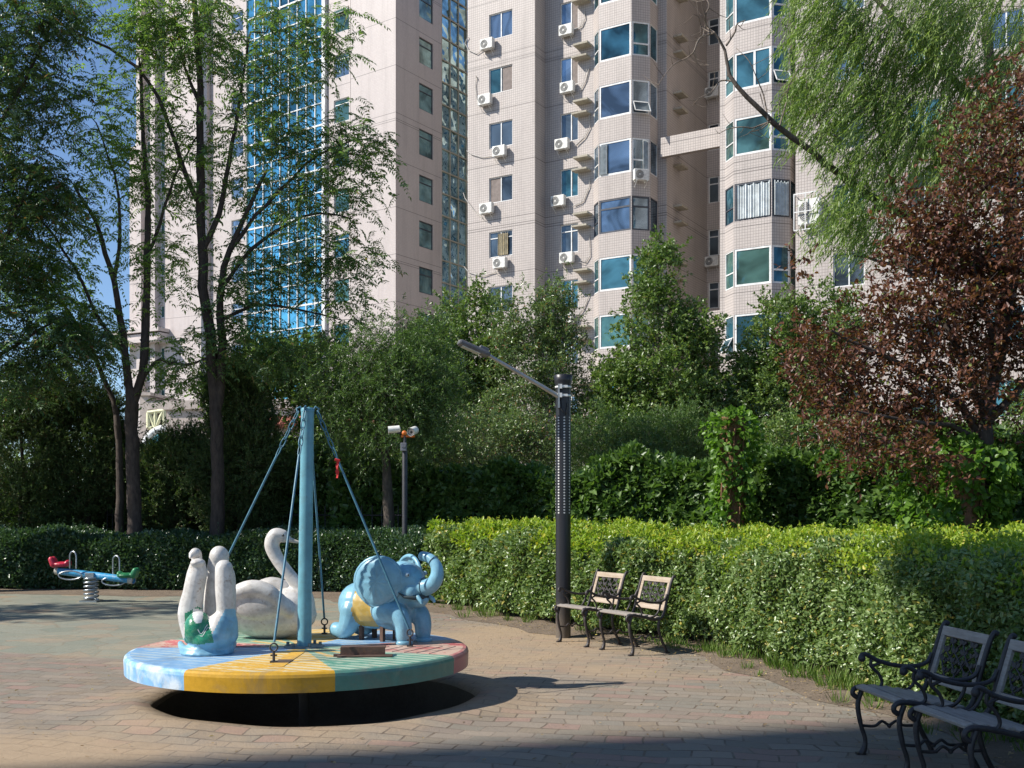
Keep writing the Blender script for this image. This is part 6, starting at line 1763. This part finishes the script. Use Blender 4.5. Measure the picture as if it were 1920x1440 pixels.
# ---------------- bright willow on the right
Y = 17.5
wpaths = [([(8.6, 19.0, 0), (8.5, 19.0, 3.0), wp(1900, 480, 18.5), wp(1870, 260, 18.5), wp(1850, 60, 18.5)], 0.20, 0.09, None),
          ([wp(1895, 520, 18.5), wp(1790, 470, 18.2), wp(1705, 410, 18.0), wp(1600, 345, 17.6), wp(1520, 285, 17.3), wp(1452, 232, 17.1), wp(1400, 185, 17.0), wp(1367, 140, 17.0), wp(1360, 95, 17.0), wp(1340, 62, 17.0)], 0.10, 0.016, 1),
          ([wp(1870, 260, 18.5), wp(1790, 150, 18.2), wp(1700, 60, 18.0), wp(1620, -20, 18)], 0.08, 0.03, 1), ([wp(1860, 180, 18.5), wp(1920, 60, 18.5)], 0.08, 0.03, 1),
          ([wp(1700, 408, 18.0), wp(1660, 300, 17.8), wp(1640, 200, 17.7), wp(1600, 90, 17.6)], 0.05, 0.015, 1), ([wp(1790, 470, 18.2), wp(1720, 500, 17.9), wp(1600, 480, 17.6)], 0.05, 0.015, 1)]
t_('willow', 'big light green willow with streaming narrow leaves at the upper right', 'willow tree', (8.6, 19.0, 0), wpaths,
   [lobe(1590, 110, Y, 90, 70), lobe(1700, 80, Y, 110, 90), lobe(1850, 80, Y, 120, 110), lobe(1620, 240, Y, 110, 80), lobe(1740, 260, Y, 90, 90), lobe(1600, 370, Y, 55, 60), lobe(1650, 400, Y, 80, 60), lobe(1560, 30, Y, 60, 30), lobe(1840, 250, Y, 90, 100), lobe(1690, -60, Y, 200, 60), lobe(1545, 170, Y, 35, 70, w=0.3)], 380, 'willow',
   dict(len=(0.25, 0.60), gap=0.030, leaf=(0.08, 0.135), width=(0.015, 0.024), twigs=12, droop=1.2, spread=0.20, lean=(-0.55, 0, -0.1)), LM['willow'], M['bark'], 41, zpen=0.2)
# bare twigs at the limb's end
rng = np.random.default_rng(5); sk2 = Skel(); 
br_lines = [([(1340, 62), (1325, 50), (1322, 30), (1330, 10), (1320, -8)], 0.02), ([(1340, 62), (1318, 68), (1308, 78), (1300, 98), (1285, 110), (1262, 122), (1240, 150), (1234, 165)], 0.016), ([(1330, 60), (1315, 50), (1310, 32), (1300, 27)], 0.012),
            ([(1362, 85), (1378, 60), (1382, 45), (1398, 38)], 0.018), ([(1372, 152), (1350, 152), (1335, 172), (1310, 185), (1298, 200)], 0.014), ([(1445, 228), (1425, 235), (1410, 240), (1390, 238), (1365, 242), (1350, 250)], 0.016), ([(1440, 232), (1425, 243), (1405, 248)], 0.012),
            ([(1440, 226), (1432, 180), (1420, 150), (1405, 115), (1380, 90)], 0.014), ([(1462, 235), (1475, 190), (1480, 160), (1500, 120), (1510, 80)], 0.014), ([(1425, 175), (1433, 205)], 0.01), ([(1480, 165), (1462, 190), (1460, 220)], 0.01), ([(1318, 68), (1322, 45), (1316, 30)], 0.01), ([(1300, 98), (1310, 120), (1330, 122)], 0.008),
            ([(1520, 285), (1540, 262), (1548, 250), (1525, 215), (1510, 190)], 0.022), ([(1700, 405), (1690, 370), (1668, 350)], 0.01)]
mb = MB()
mb_tw = MB()
for pts, r in br_lines:
    if pts[0][0] > 1500: mb_main, mb = mb, mb_tw
    p3 = [Vector(wp(x, y, 17.0 + 0.1 * math.sin(i * 1.7) + (0.3 if x > 1500 else 0))) for i, (x, y) in enumerate(pts)]; cc = cr(p3, 4); mb.tube(cc, [r * (1 - 0.75 * i / len(cc)) for i in range(len(cc))], 6)
    for i in range(2, len(cc), 3):
        d = Vector(rng.normal(size=3)) * 0.12; d.z += 0.04; mb.tube([cc[i], cc[i] + d, cc[i] + d * 1.8 + Vector((0, 0, 0.05))], [r * 0.4, r * 0.3, r * 0.12], 4)
    if pts[0][0] > 1500: mb_tw.build('twig', M['bark_pale'], [o for o in scene.objects if o.name.startswith('willow')][0], tuple([o for o in scene.objects if o.name.startswith('willow')][0].location)); mb, mb_tw = mb_main, MB()
wroot = [o for o in scene.objects if o.name.startswith('willow')][0]
q = mb.build('dead_branch', M['bark_pale'], wroot, tuple(wroot.location)); q['label'] = 'bare pale twigs at the end of the long limb'

# ---------------- purple-leaved plum
Y = 13.4
pb = W(1850, 957, Y)
ppaths = [([(pb.x, Y, 0), wp(1850, 950, Y), wp(1842, 870, Y), wp(1845, 800, Y)], 0.13, 0.10, None), ([wp(1845, 810, Y), wp(1860, 740, Y), wp(1880, 640, Y), wp(1900, 480, Y), wp(1905, 300, Y)], 0.085, 0.03, 1),
          ([wp(1843, 830, Y), wp(1800, 760, Y), wp(1730, 700, Y - .2), wp(1640, 660, Y - .4), wp(1560, 620, Y - .5)], 0.06, 0.015, 1), ([wp(1850, 780, Y), wp(1810, 690, Y), wp(1760, 590, Y), wp(1700, 500, Y)], 0.06, 0.018, 1), ([wp(1850, 790, Y), wp(1900, 740, Y), wp(1960, 680, Y)], 0.07, 0.03, 1),
          ([wp(1843, 830, Y), wp(1780, 800, Y - .4), wp(1690, 790, Y - .8), wp(1600, 770, Y - 1)], 0.04, 0.012, 1), ([wp(1870, 690, Y), wp(1840, 560, Y - .2), wp(1810, 440, Y - .2)], 0.05, 0.016, 1)]
PL_ = dict(len=(0.16, 0.38), gap=0.032, leaf=(0.055, 0.085), width=(0.030, 0.048), twigs=10, follow=0.6, rise=0.1, droop=0.1, spread=0.12)
t_('plum_tree', 'purple-brown leaved plum tree filling the right side above the hedge', 'plum tree', (pb.x, Y, 0), ppaths,
   [lobe(1640, 720, Y, 105, 100), lobe(1720, 610, Y, 120, 90), lobe(1560, 660, Y, 60, 75, w=0.5), lobe(1800, 520, Y, 120, 110), lobe(1890, 420, Y, 110, 120), lobe(1860, 270, Y, 70, 90), lobe(1905, 170, Y, 45, 70, w=0.35), lobe(1740, 430, Y, 60, 70), lobe(1900, 620, Y, 110, 110), lobe(1780, 740, Y, 110, 80), lobe(1960, 520, Y, 90, 200), lobe(1650, 830, Y - 1, 90, 45, w=0.4), lobe(1530, 520, Y, 30, 25, w=0.06), lobe(1700, 900, Y - 1, 60, 40, w=0.12)],
   400, 'broad', PL_, LM['plum'], M['bark_dark'], 51, shape=6)

# ---------------- tall pinnate-leaved trees on the left
PIN = dict(len=(0.28, 0.50), pairs=8, leaf=(0.085, 0.125), width=(0.032, 0.046), twigs=5, droop=0.5, spread=0.22, twig_r=0.0016)
Y = 21.5
b1 = W(250, 957, Y)
p1 = [([(b1.x, Y, 0), wp(250, 900, Y), wp(248, 800, Y), wp(246, 735, Y)], 0.17, 0.13, None), ([wp(246, 745, Y), wp(237, 690, Y), wp(228, 600, Y), wp(213, 530, Y), wp(190, 450, Y), wp(165, 390, Y), wp(140, 350, Y)], 0.095, 0.03, 1),
      ([wp(248, 760, Y), wp(266, 700, Y), wp(273, 610, Y), wp(276, 500, Y), wp(278, 380, Y), wp(268, 240, Y), wp(262, 120, Y)], 0.10, 0.03, 1), ([wp(235, 660, Y), wp(195, 615, Y), wp(160, 540, Y), wp(120, 470, Y), wp(70, 400, Y)], 0.05, 0.018, 1),
      ([wp(252, 740, Y), wp(290, 680, Y), wp(315, 678, Y), wp(345, 684, Y), wp(385, 672, Y)], 0.045, 0.02, 1), ([wp(276, 480, Y), wp(300, 420, Y), wp(330, 330, Y), wp(380, 240, Y)], 0.04, 0.015, 1), ([wp(213, 530, Y), wp(225, 430, Y), wp(215, 330, Y), wp(180, 230, Y)], 0.045, 0.015, 1)]
t_('tall_tree', 'tall open pinnate-leaved tree with several dark stems rising before the distant pale tower', 'tree', (b1.x, Y, 0), p1,
   [lobe(190, 230, Y, 60, 60, w=0.35), lobe(260, 130, Y, 90, 90), lobe(230, 330, Y, 70, 60, w=0.45), lobe(150, 400, Y, 70, 40, w=0.3), lobe(100, 520, Y, 70, 50, w=0.45), lobe(180, 620, Y, 50, 50, w=0.35), lobe(300, 500, Y, 55, 90, w=0.4), lobe(320, 690, Y, 50, 50, w=0.22), lobe(250, 10, Y, 120, 50), lobe(330, 300, Y, 60, 90, w=0.5), lobe(70, 430, Y, 60, 60)], 300, 'pinnate', PIN, LM['ailanthus'], M['bark_dark'], 61, zpen=0.3)
b2 = W(405, 957, Y)
p2 = [([(b2.x, Y, 0), wp(408, 880, Y), wp(405, 780, Y), wp(398, 690, Y), wp(393, 620, Y), wp(382, 540, Y), wp(377, 400, Y), wp(376, 250, Y), wp(372, 110, Y), wp(362, -40, Y)], 0.16, 0.05, None),
      ([wp(402, 780, Y), wp(414, 720, Y), wp(418, 640, Y), wp(412, 560, Y), wp(430, 470, Y), wp(470, 380, Y), wp(500, 320, Y)], 0.11, 0.03, 1), ([wp(378, 390, Y), wp(350, 330, Y), wp(320, 240, Y), wp(280, 155, Y), wp(230, 105, Y), wp(150, 65, Y), wp(105, 42, Y)], 0.06, 0.015, 1),
      ([wp(380, 470, Y), wp(410, 400, Y), wp(430, 300, Y), wp(450, 180, Y), wp(470, 60, Y)], 0.06, 0.02, 1), ([wp(414, 540, Y), wp(470, 470, Y), wp(540, 420, Y), wp(600, 400, Y), wp(660, 410, Y)], 0.05, 0.014, 1), ([wp(430, 470, Y), wp(520, 360, Y), wp(600, 290, Y), wp(670, 260, Y)], 0.05, 0.014, 1),
      ([wp(415, 600, Y), wp(480, 570, Y), wp(560, 580, Y), wp(640, 600, Y)], 0.04, 0.012, 1), ([wp(376, 200, Y), wp(345, 120, Y), wp(325, 20, Y)], 0.04, 0.015, 1)]
t_('tall_tree', 'tallest pinnate-leaved tree, its drooping leaves hanging across the blue glass wall', 'tree', (b2.x, Y, 0), p2,
   [lobe(430, 60, Y, 110, 80), lobe(330, 60, Y, 90, 70, w=0.7), lobe(540, 110, Y, 70, 80, w=0.8), lobe(470, 220, Y, 80, 80), lobe(580, 270, Y, 75, 65), lobe(655, 265, Y, 50, 45, w=0.35), lobe(520, 370, Y, 90, 60), lobe(625, 375, Y, 65, 55), lobe(690, 330, Y, 35, 50, w=0.2), lobe(560, 480, Y, 90, 50, w=0.8), lobe(650, 490, Y, 50, 40, w=0.3), lobe(470, 520, Y, 60, 70, w=0.7), lobe(600, 590, Y, 70, 40, w=0.35), lobe(470, 640, Y, 70, 60, w=0.7), lobe(390, 620, Y, 35, 60, w=0.15), lobe(560, 660, Y, 70, 40, w=0.4), lobe(390, 330, Y, 50, 110, w=0.35), lobe(620, 60, Y, 40, 60, w=0.25)], 520, 'pinnate', PIN, LM['ailanthus2'], M['bark_dark'], 62, zpen=0.3)
Y3 = 20.5; b3 = W(-60, 957, Y3)
p3 = [([(b3.x, Y3, 0), wp(-60, 700, Y3), wp(-40, 400, Y3), wp(-30, 100, Y3)], 0.2, 0.07, None), ([wp(-50, 560, Y3), wp(20, 430, Y3), wp(70, 300, Y3)], 0.06, 0.02, 1), ([wp(-40, 300, Y3), wp(30, 180, Y3), wp(80, 80, Y3)], 0.06, 0.02, 1), ([wp(-55, 700, Y3), wp(40, 640, Y3), wp(110, 600, Y3)], 0.05, 0.015, 1)]
t_('tall_tree', 'dense dark tree at the far left edge covering the sky', 'tree', (b3.x, Y3, 0), p3,
   [lobe(20, 60, Y3, 90, 90), lobe(60, 170, Y3, 90, 60), lobe(20, 270, Y3, 80, 70), lobe(60, 370, Y3, 75, 55), lobe(20, 490, Y3, 80, 70), lobe(60, 620, Y3, 90, 60), lobe(20, 700, Y3, 80, 60), lobe(-60, 300, Y3, 60, 300), lobe(130, 650, Y3, 50, 40, w=0.3), lobe(110, 30, Y3, 40, 50, w=0.3)], 480, 'pinnate', dict(PIN, twigs=8), LM['pin_dark'], M['bark_dark'], 63, zpen=0.3)
# leaning bare trunk at the left
bl = W(225, 957, 22.5)
t_('leaning_tree', 'thin dark trunk leaning left in front of the blue sky', 'tree', (bl.x, 22.5, 0), [([(bl.x, 22.5, 0), wp(224, 860, 22.5), wp(218, 780, 22.5), wp(190, 700, 22.5), wp(150, 620, 22.5), wp(110, 560, 22.5), wp(70, 520, 22.5)], 0.11, 0.03, None)],
   [lobe(90, 560, 22.5, 60, 40), lobe(140, 620, 22.5, 50, 30, w=0.2)], 60, 'pinnate', PIN, LM['ailanthus'], M['bark_dark'], 64)

# ---------------- dark juniper and shrub masses at the left
NEE = dict(len=(0.16, 0.34), gap=0.014, leaf=(0.045, 0.075), width=(0.016, 0.026), twigs=16, follow=0.8, rise=0.8, droop=0.0, spread=0.10, fwd=1.2, tumble=1.0)
for i, (px, top, Yc_, lob, lab, n) in enumerate((
    (40, 740, 23.0, [(40, 860, 90, 90), (60, 770, 65, 60), (0, 760, 70, 70), (30, 950, 100, 60), (110, 740, 40, 50)], 'dark conifer bush at the far left edge behind the hedge', 380),
    (165, 740, 23.5, [(160, 860, 80, 90), (175, 775, 55, 50), (130, 920, 90, 60), (220, 880, 50, 80), (130, 760, 50, 50), (205, 800, 30, 50)], 'dark conifer bush just left of the paired tree trunks', 380),
    (330, 820, 23.2, [(320, 900, 60, 60), (345, 860, 50, 45), (300, 950, 60, 50)], 'low dark conifer between the two groups of tall trunks', 300),
    (450, 700, 22.6, [(450, 800, 55, 90), (430, 730, 45, 50), (470, 880, 65, 80), (415, 900, 50, 70), (440, 960, 70, 50)], 'dark leafy conifer hiding the base of the tallest tree', 360),
    (565, 850, 23.6, [(560, 920, 65, 60), (610, 900, 50, 60), (530, 960, 60, 50), (640, 960, 60, 45)], 'low dark bush behind the blue pole', 230))):
    bb = W(px, 957, Yc_)
    t_('conifer', lab, 'conifer', (bb.x, Yc_, 0), [([(bb.x, Yc_, 0), wp(px, top + 120, Yc_), wp(px, top + 30, Yc_)], 0.09, 0.02, None)], [lobe(a, b_, Yc_, c, d) for a, b_, c, d in lob], n, 'broad', NEE if i != 4 else P_(), LM['conifer'] if i != 4 else LM['ivy'], M['bark_dark'], 70 + i, group=None)
t_('young_tree', 'leafy green tree with hanging compound leaves below the glass wall, left of the blue pole', 'tree', (W(520, 957, 25).x, 25, 0), [([(W(520, 957, 25).x, 25, 0), wp(515, 820, 25), wp(500, 700, 25)], 0.07, 0.02, None)],
   [lobe(440, 730, 25, 60, 60), lobe(520, 700, 25, 70, 50), lobe(590, 690, 25, 60, 50), lobe(600, 780, 25, 60, 60), lobe(540, 870, 25, 70, 40), lobe(640, 850, 25, 60, 60)], 230, 'broad', P_(), LM['green'], M['bark'], 80)
# far screen of trees beyond, closing the low gaps between buildings
for i, (px, Yc_, lob, lab) in enumerate((
    (1850, 34, [(1850, 870, 120, 60), (1960, 800, 80, 90)], 'far trees low at the right edge beyond the plum trunk'),
    (700, 33, [(700, 900, 120, 60), (820, 880, 90, 60), (600, 900, 60, 60)], 'dim shrubbery far behind the camera mast'),
    (1150, 33, [(1080, 900, 120, 60), (1250, 900, 120, 60), (1400, 880, 100, 60)], 'dim shrubbery far behind the ivy fence'),
    (100, 36, [(60, 880, 140, 90), (230, 900, 90, 60), (380, 900, 90, 60)], 'dim trees far behind the dark conifers'))):
    bb = W(px, 957, Yc_)
    t_('far_tree', lab, 'shrubbery', (bb.x, Yc_, 0), [([(bb.x, Yc_, 0), wp(px, 880, Yc_)], 0.09, 0.03, None)], [lobe(a, b_, Yc_, c, d) for a, b_, c, d in lob], 200, 'broad', P_(leaf=(0.10, 0.16), width=(0.06, 0.09), len=(0.3, 0.6), gap=0.06), LM['green'], M['bark'], 90 + i)

# unseen tree added off-frame, limb and crown shaped to shade the right hedge
sc_ = Vector((4.6, 8.6, 0.55)); cc_ = sc_ + SUN * (9.6 / math.cos(SUN_EL))
t_('shade_tree', 'broad tree beyond the left edge whose limb shades the near end of the hedge', 'tree', (-6.3, 3.9, 0), [([(-6.3, 3.9, 0), (-6.3, 4.0, 2.5), (-6.1, 4.4, 5.0), (-5.9, 5.2, 7.0), tuple(cc_)], 0.16, 0.05, None)],
   [(tuple(cc_), (0.5, 0.7, 0.5), 1.0), (tuple(cc_ + Vector((0.1, -1.3, 0.1))), (0.5, 0.8, 0.5), 0.8), ((-6.6, 3.0, 7.5), (1.5, 1.5, 1.2), 1.5)], 150, 'broad', P_(twigs=15, leaf=(0.08, 0.12), width=(0.05, 0.075)), LM['green'], M['bark'], 95)
t_('shade_tree', 'loose tree beyond the left edge dappling the paving in front of the spring rocker', 'tree', (-17.5, 14.3, 0), [([(-17.5, 14.3, 0), (-17.4, 14.3, 4), (-17.2, 14.4, 9)], 0.2, 0.06, None)],
   [((-17.3, 14.3, 5.2), (1.8, 1.5, 1.4), 1.0), ((-16.6, 14.6, 8.0), (2.0, 1.4, 1.6), 1.0), ((-18.5, 14.0, 10), (1.8, 1.4, 1.5), 0.8), ((-16.5, 13.6, 3.5), (1.3, 1.0, 0.7), 0.4)], 120, 'broad', P_(twigs=10, leaf=(0.09, 0.13), width=(0.06, 0.08)), LM['green'], M['bark'], 96)
# ---------------- grass and litter along the hedge foot
def grass():
    rng = np.random.default_rng(77); path = poly_resample(HR, 0.1); XY = np.array([(p.x, p.y) for p in path]); TN = np.gradient(XY, axis=0); TN /= np.linalg.norm(TN, axis=1, keepdims=True); NN = np.stack([-TN[:, 1], TN[:, 0]], 1)
    tufts = []
    for i in range(420):
        k = int(rng.integers(0, len(XY))); y = XY[k, 1]
        w = np.exp(-((y - 9.3) / 1.6) ** 2) + 0.5 * np.exp(-((y - 11.8) / 0.9) ** 2) + 0.12
        if rng.random() > w: continue
        off = -abs(rng.normal()) * 0.20 + 0.1; tufts.append((XY[k] + NN[k] * off, rng.uniform(0.5, 1.2)))
    P, D, U, L, Wd = [], [], [], [], []
    for (c, s) in tufts:
        n = int(38 * s); th = rng.random(n) * 6.28; r = rng.random(n) * 0.09 * s
        P.append(np.stack([c[0] + r * np.cos(th), c[1] + r * np.sin(th), 0 * r], 1)); D.append(np.stack([np.cos(th) * 0.5, np.sin(th) * 0.5, 0.6 + rng.random(n)], 1) + rng.normal(size=(n, 3)) * 0.15)
        U.append(np.stack([np.cos(th), np.sin(th), 0.4 + 0 * th], 1)); L.append(rng.uniform(0.07, 0.20, n) * s); Wd.append(rng.uniform(0.005, 0.011, n))
    c = np.concatenate; V, Tn, A = leaves_arrays(c(P), c(D), c(U), c(L), c(Wd), rng, 0.1, 4)
    o = np_mesh('grass', V, Tn, A, LM['grass']); tag(o, 'grass and weeds sprouting along the foot of the sunlit hedge', 'grass', None, 'stuff')
    n = 1500; k = rng.integers(0, len(XY), n); off = rng.normal(size=n) * 0.35 - 0.25; p = XY[k] + NN[k] * off[:, None]
    n2 = 800; p2 = np.stack([rng.uniform(-4.5, 3.2, n2), rng.uniform(6.0, 17, n2)], 1); p = c([p, p2]); ok = np.hypot(p[:, 0] - PIT.x, p[:, 1] - PIT.y) > 1.6; p = p[ok]; m = len(p)
    zz = np.where(np.arange(m) < n, 0.045, 0.012)
    V, Tn, A = leaves_arrays(np.stack([p[:, 0], p[:, 1], zz], 1), np.stack([rng.normal(size=m), rng.normal(size=m), rng.normal(size=m) * 0.12], 1), np.array([0, 0, 1.0]) + rng.normal(size=(m, 3)) * 0.3, rng.uniform(0.014, 0.04, m), rng.uniform(0.008, 0.02, m), rng, 0.15, 6)
    o = np_mesh('leaf_litter', V, Tn, A, LM['litter']); tag(o, 'dry fallen leaves scattered on soil and paving', 'fallen leaves', None, 'stuff')
grass()
# blue awning glimpsed at the right edge
aw = athing('awning', (W(1915, 957, 26).x, 26, 0), 'bright blue and white rounded awning glimpsed at the right edge', 'awning')
q = MB(); c0 = W(1925, 862, 26)
vs = []
for i in range(9):
    for k in range(5):
        th = math.pi * k / 4; vs.append((c0.x - 0.35 + 0.25 * i, 26 - 0.45 * math.sin(th) , c0.z + 0.28 * math.cos(th)))
q.add(vs, [(i * 5 + k, i * 5 + k + 1, i * 5 + 6 + k, i * 5 + 5 + k) for i in range(8) for k in range(4)], smooth=True); q.build('canopy', paint('blue_plastic', (0.01, 0.14, 0.62), 0.35, amount=0.05), aw)
q = MB(); q.box((c0.x + 0.6, 25.6, c0.z + 0.27), (1.9, 0.08, 0.08)); q.box((c0.x + 0.6, 25.6, c0.z - 0.25), (1.9, 0.08, 0.06)); q.build('trim', M['white_frame'], aw)
q = MB(); q.tube([(c0.x - 0.3, 26, 0), (c0.x - 0.3, 26, c0.z)], 0.04, 8); q.tube([(c0.x + 1.4, 26, 0), (c0.x + 1.4, 26, c0.z)], 0.04, 8); q.build('post', M['blackiron'], aw)
print('LEAVES', sum(n for _, n in cnt), cnt)
